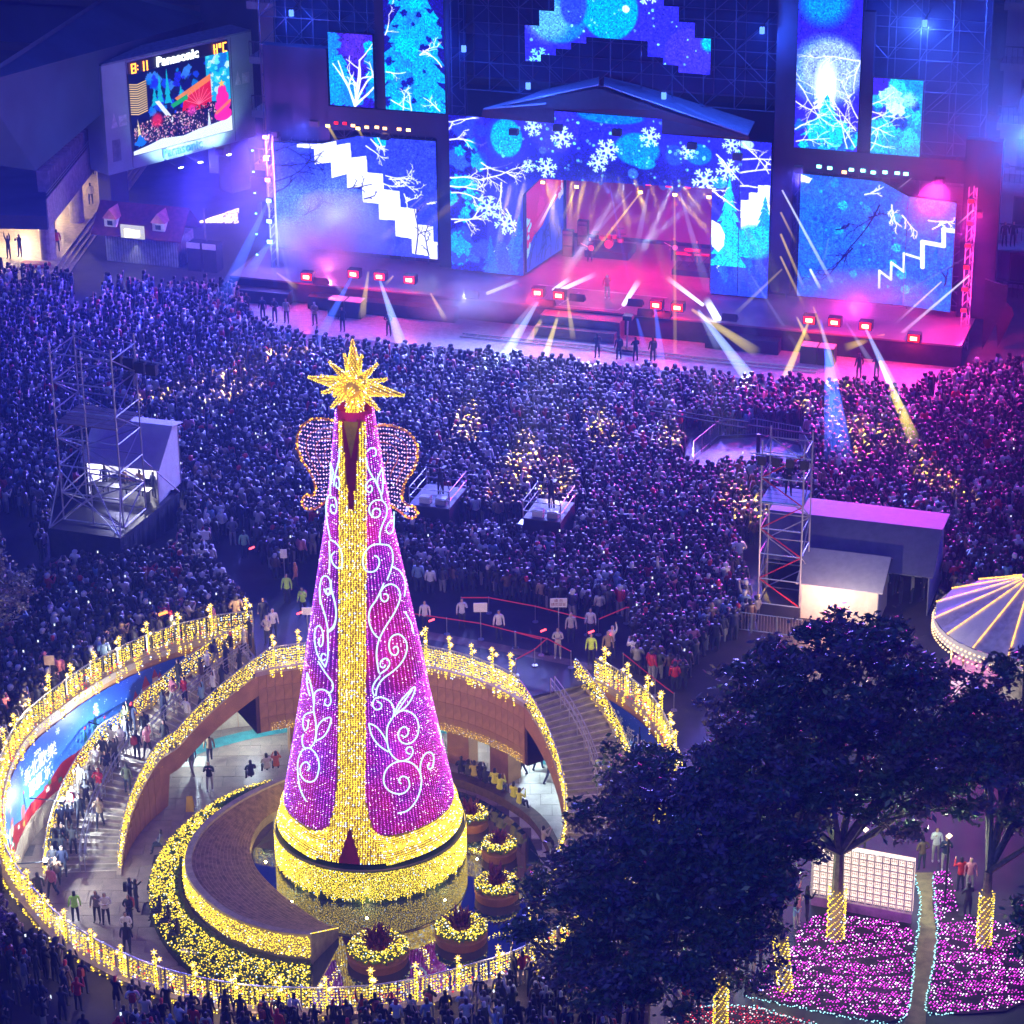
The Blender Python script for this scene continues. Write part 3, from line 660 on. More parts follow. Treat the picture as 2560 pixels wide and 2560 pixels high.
ho = Ho[i0] * (1 - fr)[:, None] + Ho[i0 + 1] * fr[:, None]; hi = Hi[i0] * (1 - fr)[:, None] + Hi[i0 + 1] * fr[:, None]
XY = ho * (1 - s_)[:, None] + hi * s_[:, None]; hz = -5.0 + .5 * np.sin(np.pi * np.clip(s_ + .05, 0, 1)) ** .5 + rng.normal(0, .05, 9000)
V, F = leaf_cloud(np.c_[XY, hz - .03], .13); o = link('foliage', mesh_np('foliage', V, F, M_LEAF), hd); o['kind'] = 'stuff'
mb = MB(); mb.ribbon([(*p_, -4.9) for p_ in Ho], [(*p_, -4.75) for p_ in Hi]); mb.ribbon([(*p_, -5.2) for p_ in Ho], [(*p_, -4.9) for p_ in Ho]); mb.build('soil_bed', pbr('soil', (.03, .035, .015), .9), hd)
m_ = (rng.random(9000) < .55) & (s_ < .8) & ((t > .22) | (s_ < .3)); P = np.c_[XY, hz + .06][m_]
beads('net_lights', P, .036, goldcols(len(P), .06), hd)
M_POT = pbr('terracotta_brown', (.32, .13, .04), .5, var=.15); M_REDL = pbr('red_leaf', (.16, .015, .03), .5, var=.5, scale=5)
def planter(x, y, r_, where):
    q = thing('planter', 'round brown planter with gold bulbs and red cordyline, ' + where, 'planter', (x, y, -5.12), 'round planters standing in the pool')
    MB().lathe([(r_ * .96, -5.12), (r_, -4.72), (r_ * .96, -4.68), (r_ * .5, -4.7), (0, -4.6)], (x, y), 36).build('pot', M_POT, q)
    n = int(900 * r_); a = rng.uniform(0, 6.28, n); rr_ = r_ * np.sqrt(rng.uniform(.14, .95, n)); P = np.c_[x + rr_ * np.cos(a), y + rr_ * np.sin(a), -4.62 + .28 * np.sin(np.pi * (rr_ / r_ - .25) / .85).clip(0) + rng.normal(0, .04, n)]
    V, F = leaf_cloud(P, .11); o = link('green_ring', mesh_np('green_ring', V, F, pbr('bright_leaf', (.12, .24, .02), .55, var=.5, scale=6)), q); o['kind'] = 'stuff'
    beads('net_lights', P[: int(n * .42)] + np.array([0, 0, .07]), .036, goldcols(int(n * .42), .15), q)
    V = []; F = []
    for k in range(int(95 * r_) + 40):
        a = random.uniform(0, 6.28); b = random.uniform(.35, 1.4); L = random.uniform(.45, .95) * (.5 + .45 * r_); bx = random.uniform(-.3, .3) * r_; by = random.uniform(-.3, .3) * r_; w = .05
        d = np.array([math.cos(a) * math.cos(b), math.sin(a) * math.cos(b), math.sin(b)]); sd = np.array([-math.sin(a), math.cos(a), 0]) * w; p0 = np.array([x + bx, y + by, -4.55 + random.uniform(0, .35) * r_]); k0 = len(V)
        V += [p0 - sd * .5, p0 + sd * .5, p0 + d * L * .6 + sd, p0 + d * L * .6 - sd, p0 + d * L - np.array([0, 0, .1 * L])]; F += [(k0, k0 + 1, k0 + 2, k0 + 3), (k0 + 3, k0 + 2, k0 + 4)]
    MB().add(V, F).build('red_plant', M_REDL, q)
    return q
planter(-2.15, 113.2, .85, 'farthest, beside the seated people'); planter(-.8, 110.4, .85, 'second from the far end'); planter(-.9, 106.9, 1.05, 'middle one of the five'); planter(-2.5, 103.3, 1.2, 'with the brightest red leaves'); planter(-6.15, 101.8, 1.4, 'the largest, in front of the tree')
# pool rim bench on the right
rimp = smooth([(-9.6, 117.4), (-6.4, 118.2), (-2.4, 117.1), (.6, 114.0), (1.8, 110.6), (2.2, 106.5), (1.9, 101.5), (.2, 96.6)], 6)
rb_ = thing('pool_bench', 'curved dark wooden bench wall along the right edge of the pool', 'bench', (1, 110, -5.2)); d_ = np.gradient(rimp, axis=0); d_ /= np.linalg.norm(d_, axis=1, keepdims=True); nb = np.stack([d_[:, 1], -d_[:, 0]], 1) * -1
ro = rimp + nb * .3; ri = rimp - nb * .3; mb = MB(); mb.ribbon([(*p_, -4.75) for p_ in ro], [(*p_, -4.75) for p_ in ri]); mb.ribbon([(*p_, -5.2) for p_ in ro], [(*p_, -4.75) for p_ in ro]); mb.ribbon([(*p_, -5.2) for p_ in ri], [(*p_, -4.75) for p_ in ri])
mb.build('seat', pbr('dark_wood', (.10, .06, .035), .55, var=.4, scale=5), rb_)
# loose strings of gold bulbs and blue curls lying on the pool floor
P = []
for a, b in (((-3.9, 103.0), (-1.6, 103.9)), ((-4.2, 102.6), (-3.8, 101.0)), ((-1.6, 110.6), (-2.2, 111)), ((.2, 106.5), (1.2, 107.2)), ((-1.3, 103.4), (1.0, 104.2)), ((-7.7, 101.6), (-8.3, 99.2)), ((-3.2, 100.8), (-1.2, 99.4))):
    for t in np.linspace(0, 1, 34): P.append((a[0] + (b[0] - a[0]) * t + random.gauss(0, .07), a[1] + (b[1] - a[1]) * t + random.gauss(0, .07), -5.06))
bead_thing('ground_light_string', 'loose strings of small gold bulbs lying across the dark pool', 'light string', P, .03, goldcols(len(P)))
P = []
for cx_, cy_ in ((-8.4, 97.2), (-3.4, 98.6)):
    for k in range(170): P.append((cx_ + random.gauss(0, .5), cy_ + random.gauss(0, .9), -5.07))
bead_thing('violet_light_patch', 'patches of violet bulbs glimmering low in the pool', 'light string', P, .028, np.tile([.25, .08, .9], (len(P), 1)))
# ================================================================== the light tree
TX, TY = -6.85, 110.8
PHI0 = R(-100.0)
PZ = np.array([-3.1, -2.6, -1.0, .76, 3.4, 6.24, 9.0, 11.55, 14.2, 16.7, 17.6]); PR = np.array([4.25, 4.08, 3.8, 3.45, 2.95, 2.5, 2.02, 1.56, 1.2, .9, .8])
def rad(z): return np.interp(z, PZ, PR)
def cpt(phi, z, off=0.0): r_ = rad(z) + off; return np.stack([TX + r_ * np.cos(phi), TY + r_ * np.sin(phi), z + 0 * phi], -1)
def ray_cone(x, y, off=.06):
    d = ray(x, y); t = np.linspace(112, 134, 1400); P = CAMP[None] + t[:, None] * d[None] / 1.0
    rr_ = np.hypot(P[:, 0] - TX, P[:, 1] - TY) - (rad(P[:, 2]) + off); k = np.where(rr_ < 0)[0]
    return P[k[0]] if len(k) else P[int(np.argmin(rr_))]
tr = thing('light_tree', 'towering cone Christmas tree of purple and gold bulbs with white scrolls, wings and a star', 'christmas tree', (TX, TY, -5.2))
MB().lathe([(4.45, -5.12), (4.45, -3.42), (4.2, -3.40), (0, -3.40)], (TX, TY), 96).build('drum', pbr('drum_green', (.03, .06, .012), .35, var=.2), tr)
n_ = 0; P = []
for a in np.arange(0, 360, .82):
    lo = -4.9 + random.uniform(-.16, .1) + .1 * math.sin(a * .9) * math.sin(a * .23)
    for z in np.arange(-3.5, lo, -.075): P.append((TX + 4.5 * math.cos(R(a + random.uniform(-.3, .3))), TY + 4.5 * math.sin(R(a)), z + random.uniform(-.02, .02)))
beads('drum_light_curtain', P, .028, goldcols(len(P), .08) * 1.1, tr)
MB().lathe([(4.47, -3.40), (4.53, -3.36), (4.47, -3.32)], (TX, TY), 96).build('drum_rim', pbr('rim_metal', (.3, .25, .1), .35, .6), tr)
m, N, L = nt('tree_cloth'); b = N['Principled BSDF']; b.inputs['Roughness'].default_value = .8
tc = N.new('ShaderNodeTexCoord'); no = N.new('ShaderNodeTexNoise'); no.inputs['Scale'].default_value = .45; L.new(tc.outputs['Object'], no.inputs[0])
rp = N.new('ShaderNodeValToRGB'); rp.color_ramp.elements[0].color = (.20, .01, .35, 1); rp.color_ramp.elements[1].color = (.55, .01, .16, 1); rp.color_ramp.elements[0].position = .4; rp.color_ramp.elements[1].position = .62
L.new(no.outputs[0], rp.inputs[0]); L.new(rp.outputs[0], b.inputs['Base Color'])
MB().lathe([(r_ - .05, z) for r_, z in zip(PR, PZ)], (TX, TY), 72).build('cloth', m, tr, smooth_=True)
def dphi(phi): return (phi - PHI0 + np.pi) % (2 * np.pi) - np.pi
def halfw(z):        # half width of the golden stripe (metres of arc)
    return .60 + np.where(z < .6, .10 * np.clip(.6 - z, 0, 9) ** 1.75, 0)
def hem(phi, z):
    s_ = np.abs(dphi(phi)) * rad(z); hz = -1.95 + 0 * s_; corner = np.clip(1.15 - (s_ - halfw(z)), 0, 1.15); return hz + .55 * (corner / 1.15) ** 2
# purple strings: vertical strings of bulbs
P = []; C_ = []
nstr = 150
for k in range(nstr):
    phi = 2 * math.pi * k / nstr
    zz = np.arange(-2.05, 17.4, .088); zz = zz + rng.uniform(-.015, .015, len(zz))
    r_ = rad(zz); keep = r_ > 0                       # thin out near the top
    step = np.ceil(.115 / np.maximum(r_ * 2 * np.pi / nstr, 1e-3)).astype(int); keep &= (k % np.maximum(step, 1)) == 0
    ph = phi + rng.normal(0, .004, len(zz)); s_ = np.abs(dphi(ph)) * r_
    keep &= (s_ > halfw(zz) + .05) & (zz > hem(ph, zz))
    ph = ph[keep]; zz = zz[keep]; P.append(cpt(ph, zz, .03))
    side = np.clip((dphi(ph) + .55) / 1.2, -1, 1); n = len(ph)
    c = np.stack([.58 + .22 * side + rng.uniform(-.12, .12, n), np.full(n, .05) + rng.uniform(0, .08, n), np.full(n, .85)], 1)
    w_ = rng.random(n) < .15; c[w_] = (1.5, 1.0, 1.8); C_.append(c * rng.uniform(.5, 1.3, (n, 1)))
P = np.vstack(P); C_ = np.vstack(C_); beads('purple_light_strings', P, .029, C_, tr)
# gold stripe and the hem band
P = []
for s_ in np.arange(-4.2, 4.3, .118):
    zz = np.arange(-3.1, 17.2, .085)
    r_ = rad(zz); ok = (abs(s_) <= halfw(zz) + .04); gap = np.where(zz < -1.4, .5 * (-1.4 - zz) / 1.7, 0); ok &= abs(s_) >= gap
    vtop = np.where(zz > 13.3, .30 * (zz - 13.3) / 3.6 + .10, 0); ok &= (abs(s_) >= vtop)
    # in the flare the strings fan outward
    zz = zz[ok]; ph = PHI0 + (s_ + rng.normal(0, .015, len(zz))) / rad(zz); P.append(cpt(ph, zz, .05))
for z in np.arange(-3.1, -1.35, .085):
    ph = np.arange(0, 2 * np.pi, .085 / rad(z)); s_ = np.abs(dphi(ph)) * rad(z); ok = (s_ > halfw(z) + .04) & (z < hem(ph, z) + .02); P.append(cpt(ph[ok], np.full(ok.sum(), z) - .12 * np.exp(-((s_[ok] - 1.6) / .9) ** 2), .07 + .05 * math.sin((z + 3.1) * 9)))
P = np.vstack(P); beads('gold_light_strings', P, .043, goldcols(len(P), .16), tr)
mb = MB(); Zs = np.linspace(-3.1, 17.2, 80); hwz = [float(halfw(z)) / rad(z) + .02 for z in Zs]
for g0, g1 in ((-1, -.5), (-.5, 0), (0, .5), (.5, 1)): mb.ribbon([cpt(np.array(PHI0 + w_ * g0), z, -.02) for w_, z in zip(hwz, Zs)], [cpt(np.array(PHI0 + w_ * g1), z, -.02) for w_, z in zip(hwz, Zs)])
M_GC = pbr('gold_cloth', (.30, .19, .015), .6); mb.lathe([(rad(z) + .0, z) for z in np.linspace(-3.12, -1.9, 6)], (TX, TY), 72); mb.build('gold_cloth', M_GC, tr)
MB().add([cpt(np.array(PHI0), z, .09) for z in (-1.4,)] + [cpt(np.array(PHI0 + s_), -3.1, .1) for s_ in (-.12, .12)], [(0, 1, 2)]).build('red_gap', pbr('wine_cloth', (.25, .0, .05), .7), tr)
# dark red collar between the gold borders at the top, with the golden spear in front
mb = MB(); Zs = np.linspace(13.2, 17.3, 12); hw = .10 + .30 * (Zs - 13.3) / 3.6
mb.ribbon([cpt(np.array(PHI0 - w_ / rad(z)), z, .02) for w_, z in zip(hw, Zs)], [cpt(np.array(PHI0 + w_ / rad(z)), z, .02) for w_, z in zip(hw, Zs)]); mb.build('red_collar', pbr('wine_cloth', (.25, .0, .05), .7), tr)
# white scrolls
CUR5 = [[(855,20),(830,80),(800,140),(760,200),(750,270),(770,340),(800,385),(830,405)],
[(830,85),(860,45),(905,28),(950,55),(968,120),(930,220),(880,300),(840,370),(810,450),(805,540),(820,640)],
[(832,90),(835,130),(860,150),(885,130),(880,100),(855,98)],
[(825,650),(880,610),(895,570),(870,540),(835,560),(830,595),(855,605),(865,585)],
[(830,660),(790,710),(775,760),(790,800)],[(800,800),(810,740),(850,680),(930,620),(990,550),(1015,470),(1000,410),(960,375),(910,390),(890,440),(900,500),(935,520),(955,490),(940,455),(918,475)],
[(775,870),(790,820),(840,810),(900,840),(925,900),(915,950)],[(780,870),(800,895),(835,885),(838,855),(810,840)],
[(930,915),(960,850),(1010,790),(1070,735),(1055,800),(1010,870),(945,920)],[(940,915),(1000,830),(1050,760)],
[(915,950),(880,1010),(875,1080),(885,1160),(920,1220),(970,1250),(1030,1230),(1055,1190),(1045,1155),(1010,1160),(1010,1190),(1035,1200)],
[(920,940),(980,900),(1050,920),(1090,980),(1090,1060),(1050,1120),(1000,1130),(960,1100),(960,1040),(1000,1010),(1025,1050),(1000,1085),(975,1070)],
[(750,990),(800,1010),(850,1070),(875,1120)],[(750,990),(770,1070),(820,1140),(885,1185)],
[(950,1610),(1020,1590),(1080,1520),(1110,1430),(1110,1350),(1070,1280),(1000,1250),(920,1265),(865,1320),(855,1400),(900,1460),(980,1475),(1030,1430),(1020,1370),(980,1355),(955,1385),(975,1405)],
[(1105,1330),(1110,1260),(1140,1200),(1180,1190),(1200,1230),(1190,1290),(1165,1305),(1155,1280),(1170,1265)],
[(1222,990),(1245,1060),(1252,1130)],[(1000,220),(1040,290),(1060,370)],
[(412,60),(420,150),(450,250),(468,340)],[(490,0),(492,60),(515,150),(525,230),(510,310),(470,355)],[(440,60),(460,100),(485,95),(485,65),(465,60)],
[(465,340),(470,450),(465,540),(450,600)],[(450,600),(400,520),(378,430),(380,350),(405,315),(430,350),(435,420),(420,460),(405,440),(410,400)],
[(450,545),(430,560),(420,530),(435,505),(455,520)],[(400,560),(450,640),(500,710),(500,760),(480,780)],[(480,780),(430,755),(380,775),(375,830)],
[(480,790),(490,840),(470,870),(445,850),(455,820)],[(375,830),(370,900),(385,980),(385,1060),(375,1120),(340,1160),(300,1150),(290,1100),(300,1065)],
[(325,640),(345,700),(365,790),(370,850)],[(325,640),(325,720),(345,800)],[(370,910),(310,930),(295,990),(310,1040),(330,1010),(335,960)],
[(385,1110),(440,1080),(475,1020),(490,950),(430,970),(395,1020),(385,1100)],
[(318,1525),(280,1450),(262,1350),(262,1250),(290,1180),(340,1160),(390,1210),(408,1290),(380,1380),(320,1390),(280,1340),(285,1280),(320,1255),(345,1290),(325,1315)]]
CURU = [[(1030,270),(990,270),(950,310),(950,360),(985,385),(1005,350),(985,320),(965,345)],[(950,80),(965,170),(1000,240),(1040,310),(1075,390),(1085,450)],
[(1085,450),(1020,455),(980,500),(980,560),(1020,600),(1065,585),(1070,540),(1035,520),(1005,545),(1010,580)],[(1085,450),(1125,500),(1125,580),(1090,660),(1068,740),(1070,820)],
[(1070,830),(1000,840),(940,900),(920,970),(940,1050),(990,1070),(1040,1050),(1065,990),(1050,940),(1020,930)],[(1070,830),(1140,840),(1175,890),(1180,980),(1160,1060),(1130,1140)],
[(1190,1030),(1240,1060),(1275,1120),(1290,1190),(1280,1280)],[(1090,170),(1095,280),(1085,400),(1045,290),(1090,170)],[(1190,550),(1185,700),(1150,740),(1120,700),(1150,640),(1185,620)],
[(640,130),(645,230),(640,330),(640,400)],[(640,130),(665,200),(660,240),(640,330)],[(720,0),(715,100),(690,200),(670,280)],[(670,330),(680,260),(705,250),(722,310),(710,350),(690,330),(695,300)],
[(640,400),(610,440),(605,540),(615,650),(640,780)],[(640,430),(680,430),(695,500),(685,560),(655,560),(640,510),(660,485),(675,510)],[(640,790),(690,820),(730,880),(745,960),(735,1030),(700,1035),(660,990),(650,930),(680,895)],
[(630,800),(635,950),(630,1080)],[(555,1350),(548,1220),(570,1120),(610,1105),(640,1150),(640,1220),(625,1270),(605,1250),(608,1215)],[(640,1200),(680,1340),(690,1450),(670,1550),(620,1590)],
[(960,30),(990,0),(1030,10),(1035,60),(1010,70)]]
M_SCROLL = emis('scroll_white', (.62, .95, 1.0), 1.7)
for fn, L_ in ((p5, CUR5), (cU, CURU)):
    for c in L_:
        Q = smooth(c, 5); W3 = np.array([ray_cone(*fn(x, y)) for x, y in Q]); W3 = resample(W3, .12)
        if len(W3) > 2: MB().path(W3, .038, 5).build('white_scroll', M_SCROLL, tr)
# wings: flat wire frames either side, netted with pink bulbs
wn_ = np.array([math.cos(PHI0), math.sin(PHI0), 0]); WP = np.array([TX, TY, 0])
WL = [(548,760),(530,705),(480,690),(400,680),(310,712),(262,790),(255,880),(290,960),(330,1030),(365,1090),(380,1150),(370,1205),(320,1212),(290,1250),(310,1300),(360,1305),(420,1278),(462,1240)]
WR = [(775,760),(810,730),(860,725),(930,733),(1020,775),(1075,845),(1085,930),(1060,1030),(1010,1100),(985,1180),(985,1240),(1020,1275),(1068,1290),(1086,1335),(1050,1370),(1000,1350),(950,1310),(905,1275)]
for nm, Wp, inner in (('left', WL, [(480, 1100), (500, 950), (545, 800)]), ('right', WR, [(860, 1130), (820, 950), (775, 800)])):
    O = np.array([onplane(*cM(x, y), WP, wn_) for x, y in smooth(Wp, 5)]); w_ = MB().path(resample(O, .15), .055, 5); w_ = w_.build('wing_frame', pbr('copper_wire', (.7, .25, .1), .4, .5), tr)
    Q = resample(O, .11); beads('frame_lights', Q + rng.normal(0, .02, Q.shape), .065, goldcols(len(Q)) * np.array([1.1, .75, .8]), w_)
    full = np.vstack([O, [onplane(*cM(x, y), WP, wn_) for x, y in inner]]); eu = np.array([-wn_[1], wn_[0], 0]); U_ = full @ eu; Z_ = full[:, 2]; P = []
    u0_, u1_, z0_, z1_ = U_.min(), U_.max(), Z_.min(), Z_.max()
    for z in np.arange(z0_, z1_, .20):
        for u in np.arange(u0_, u1_, .13):
            if inpoly(np.array(u), np.array(z), np.c_[U_, Z_]): P.append(WP * 0 + eu * u + np.array([0, 0, z + .06 * math.sin(u * 3)]) + wn_ * (WP @ wn_) + rng.normal(0, .015, 3))
    P = np.array(P); c = np.tile([.95, .5, .95], (len(P), 1)) * rng.uniform(.5, 1.3, (len(P), 1)); beads('net_lights', P, .042, c, w_)
    cx_ = (u0_ + u1_) / 2
    for f in (.25, .5, .75):
        rib = []
        for q in np.linspace(0, 1, 12):
            k = q * (len(O) * .55); i = int(k); p_ = O[i]; c0 = np.array([onplane(*cM(x, y), WP, wn_) for x, y in inner]).mean(0); rib.append(c0 * f + p_ * (1 - f))
        MB().path(rib, .022, 4).build('wing_rib', pbr('copper_wire', (.7, .25, .1), .4, .5), w_)
# star on top
sc_ = onplane(*cM(650, 455), WP, wn_); eu = np.array([-wn_[1], wn_[0], 0]); eu = -eu if eu @ cr < 0 else eu
st_ = thing('tree_star', 'big many-pointed golden star on top of the light tree', 'star', sc_)
M_GS = pbr('gold_foil', (.8, .5, .08), .35, .6, var=.2)
def spike(d, L, w, sub=True):
    d = np.array(d, float); d /= np.linalg.norm(d); mb = MB().tube(sc_, sc_ + d * L, w, 6, r2=.03); o = mb.build('spike', M_GS, st_); P = []
    a = np.cross(d, [.3, .2, 1]); a /= np.linalg.norm(a); b = np.cross(d, a)
    for t in np.arange(.05, 1, .085 / L):
        r_ = w * (1 - t) + .03; m_ = max(3, int(2 * math.pi * r_ / .12))
        for k in range(m_): q = 2 * math.pi * (k + (t * 31 % 1)) / m_; P.append(sc_ + d * L * t + (r_ + .02) * (math.cos(q) * a + math.sin(q) * b))
    beads('spike_lights', P, .035, goldcols(len(P), .12), o)
up = np.array([0, 0, 1.0])
for q, w_ in (((330, 395), .38), ((995, 520), .40), ((640, 135), .42), ((638, 800), .34)):
    T_ = onplane(*cM(*q), WP, wn_); spike(T_ - sc_, np.linalg.norm(T_ - sc_), w_)
for a in np.arange(15, 360, 30):
    for tilt, L in ((0, 1.25), (.75, 1.15)):
        v = (math.cos(R(a)) * eu + math.sin(R(a)) * up) * math.cos(tilt) + wn_ * math.sin(tilt); spike(v, L * (1.25 if tilt == 0 else 1), .2)
spike(wn_, 1.1, .3); MB().lathe([(0, sc_[2] - .75), (.5, sc_[2] - .5), (.7, sc_[2]), (.5, sc_[2] + .5), (0, sc_[2] + .75)], (sc_[0], sc_[1]), 12).build('core', M_GS, st_)
lamp('POINT', sc_ + wn_ * 2.2, (1, .7, .25), 120, st_, .4); lamp('POINT', sc_ + up * 1.6 - wn_ * 1.5, (1, .7, .25), 60, st_, .4)
for a in range(0, 360, 45): lamp('POINT', (TX + 5.0 * math.cos(R(a)), TY + 5.0 * math.sin(R(a)), -4.7), (1, .72, .2), 60, tr, .5)
for z, e in ((2, 70), (7, 60), (12, 45)):
    for a in (-140, -60, 20, 110): lamp('POINT', (TX + (rad(z) + 1.2) * math.cos(R(a)), TY + (rad(z) + 1.2) * math.sin(R(a)), z), (.75, .25, 1), e, tr, .5)
# ================================================================== stage: screens canvas (s = metres along stage, z = height)
cv = Canvas(1300, 600, -13.5, 35.0, -.5, 22.0, (28, 34, 190))
B1, B2, CY_, WH, NV = (38, 58, 225), (20, 100, 240), (0, 165, 250), (232, 240, 255), (12, 8, 95)
def sz(fn, *q): P = SPX(*fn(*q)); return float((P - SP0) @ SU), float(P[2])
def szs(fn, L_): return [sz(fn, *q) for q in L_]
rr = random.Random(12)
# large wash: darker violet above, blue below
for j in range(cv.h):
    z = cv.Y[j]; t = min(1, max(0, (z - 2) / 14)); cv.a[j] = (np.array([34, 52, 225]) * (1 - t) + np.array([52, 34, 235]) * t) / 255
def region(s0, s1, z0, z1, col): cv.poly([(s0, z0), (s1, z0), (s1, z1), (s0, z1)], col)
# S1
region(-8.5, -5.1, 12.4, 17.5, (38, 22, 170)); cv.disc(-6.4, 16.6, 1.2, (90, 50, 220), .6, .8)
for x, z, r_ in ((-8.2, 16.8, .7), (-8.3, 15.6, .7), (-7.9, 14.9, .9), (-7.5, 14.0, .9), (-8.0, 13.4, 1.2), (-6.9, 13.2, .8), (-5.4, 16.5, .5), (-5.3, 15.6, .5), (-5.4, 14.6, .4), (-5.3, 13.6, .6)): cv.blob(x, z, r_, rr.choice([CY_, (20, 120, 245), (10, 140, 248)]))
for a in (1.0, 1.25, 1.5, 1.8, .8, 2.1): cv.twig(-6.6, 12.5, a, 3.2, .16, WH, 2)
# S2 cyan tree
region(-4.5, -.1, 12.4, 22, (20, 16, 130))
cv.fir(-2.3, 12.0, 13.5, 6.6, (8, 150, 250), 11)
for k in range(26): cv.blob(rr.uniform(-4.3, -.4), rr.uniform(12.6, 22), rr.uniform(.35, .8), rr.choice([(8, 150, 250), (0, 175, 255), (20, 120, 240)]), 1)
for k in range(26): cv.blob(rr.uniform(-4.3, -.3), rr.uniform(12.6, 22), rr.uniform(.1, .28), (14, 20, 140), 1)
for x, z, a in ((-4.3, 15.0, .1), (-4.3, 17.5, 1.3), (-4.2, 21, -.8), (-.4, 15.6, 2.0), (-4.0, 13.1, -.3), (-3.2, 12.4, 1.2), (-2.6, 12.4, 1.6), (-.6, 12.6, 2.6), (-1.9, 16.3, .5)): cv.twig(x, z, a, 1.4, .09, WH, 2)
# S3 zigzag stairs
region(-13, -.8, 0, 11, (40, 58, 225))
for k in range(900): cv.disc(rr.uniform(-13, -.9), rr.uniform(1, 11), rr.uniform(.05, .16), rr.choice([(60, 84, 240), (28, 40, 190)]), .35)
cv.disc(-11.5, 5.3, 1.7, (60, 120, 245), .8, .7); cv.disc(-8, 5.0, 2.6, (110, 150, 255), .6, .8)
ZIG = [(352,858),(490,868),(580,850),(583,875),(665,862),(672,952),(763,940),(768,1040),(862,1048),(868,1142),(963,1155),(968,1250),(1063,1262),(1068,1355),(1165,1365),(1168,1460),(1192,1462),(1190,1610),(1160,1590),(1140,1545),(1038,1530),(1035,1440),(938,1425),(938,1330),(840,1325),(836,1230),(742,1220),(738,1128),(648,1145),(643,1050),(553,1075),(548,980),(455,990),(450,895),(352,880)]
cv.poly(szs(c2, ZIG), (238, 243, 255)); cv.poly(szs(c2, [(800, 820), (885, 818), (880, 885), (820, 870)]), CY_)
for q, a, L_ in (((790, 840), -.9, 1.2), ((760, 880), -.4, 1.6), ((830, 830), -1.3, 1.3), ((880, 1060), -.3, 1.6), ((900, 1080), -.1, 1.6), ((870, 1110), -.5, 1.5), ((960, 1080), -.4, 1.4), ((990, 1170), -1.2, 1.2), ((1000, 1220), .6, .9), ((1130, 1230), .2, .6)): cv.twig(*sz(c2, *q), a, L_, .09, WH, 3)
for q, a, L_ in (((225, 900), .3, 3.2), ((225, 980), .1, 2.8), ((235, 1080), .2, 3.0), ((300, 880), -.4, 2.2), ((225, 1150), .5, 2.0), ((400, 1290), .8, 1.6), ((650, 1140), .1, 1.8), ((750, 1200), .3, .8), ((1060, 1530), 1.5, 3.4), ((1140, 1540), 1.9, 1.6)): cv.twig(*sz(c2, *q), a, L_, .09, (14, 14, 70), 2)
# S4 centre
region(-.1, 22.1, 0, 14, (38, 40, 228))
for j0 in np.where((cv.Y > 0) & (cv.Y < 13.5))[0]:
    z = cv.Y[j0]; i0, i1 = np.searchsorted(cv.X, 2.6), np.searchsorted(cv.X, 19.9); t = np.exp(-((z - 9.2) / 1.6) ** 2) * .75; cv.a[j0, i0:i1] = cv.a[j0, i0:i1] * (1 - t) + np.array([14, 8, 90]) / 255 * t
region(0, 2.6, 0, 13, (24, 20, 150))
for k in range(34): cv.blob(rr.uniform(.1, 2.4), rr.uniform(2.5, 12.3), rr.uniform(.3, .8), rr.choice([(6, 140, 245), (0, 160, 250), (40, 80, 235), (40, 60, 220)]))
for q, a in (((240, 230), 3.4), ((60, 360), .1), ((60, 640), .1), ((70, 680), .2), ((60, 590), -.1), ((245, 400), .6), ((245, 540), .15), ((250, 600), .5), ((70, 840), .1), ((90, 860), .6), ((370, 620), -1.5), ((400, 780), -.9), ((250, 500), -.7)): cv.twig(*sz(c3, *q), a, 2.4, .11, WH, 3)
for q, rx, ry, c_ in (((385, 350), 1.25, 1.45, (0, 150, 250)), ((365, 345), 1.9, 2.2, (40, 34, 215)), ((1190, 420), 1.5, 1.1, (0, 140, 245)), ((1235, 505), .75, .4, (0, 150, 250)), ((1415, 455), .6, .7, (30, 70, 235)), ((1560, 450), .9, .7, (0, 110, 240)), ((690, 300), 1.7, 1.6, (48, 44, 240)), ((1165, 565), .35, .35, (50, 110, 240)), ((620, 425), .25, .25, (60, 90, 250)), ((1690, 620), .5, .4, (0, 150, 250)), ((1850, 390), .5, .3, (190, 230, 255)), ((1030, 220), 2.2, .5, (0, 120, 245))):
    x, z = sz(c3, *q); cv.disc(x, z, rx, c_, .85, .15, ry)
cv.disc(*sz(c3, 400, 350), 1.1, (0, 165, 250), .9, .1, 1.3)
for k in range(120): cv.disc(rr.uniform(2.8, 20), rr.uniform(8.5, 13.1), rr.uniform(.04, .12), (110, 215, 255), rr.uniform(.4, 1))
for q, r_ in (((562, 285), .6), ((735, 345), .75), ((1010, 425), .75), ((955, 500), .65), ((1268, 345), .68), ((645, 530), .68), ((535, 520), .45), ((395, 870), .75), ((380, 1075), .8), ((1495, 435), .5), ((1600, 610), .85), ((1735, 545), .75), ((1760, 390), .6), ((290, 770), .8), ((1680, 1110), .75), ((1250, 720), .6)): cv.flake(*sz(c3, *q), r_)
for x0_, x1_ in ((2.6, 5.2), (17.9, 22)):
    for k in range(9): x = x0_ + (x1_ - x0_) * rr.random(); cv.fir(x, 1.2, rr.uniform(2.0, 4.8), rr.uniform(1.4, 2.6), rr.choice([(44, 70, 228), (30, 90, 235), (24, 50, 190)]), 6)
cv.poly(szs(c3, [(1932, 680), (1865, 680), (1865, 725), (1815, 725), (1815, 900), (1932, 920)]), WH); cv.poly(szs(c4, [(183, 895), (240, 895), (240, 1050), (160, 1110), (100, 1080), (100, 970), (140, 965), (140, 930), (183, 930)]), WH)
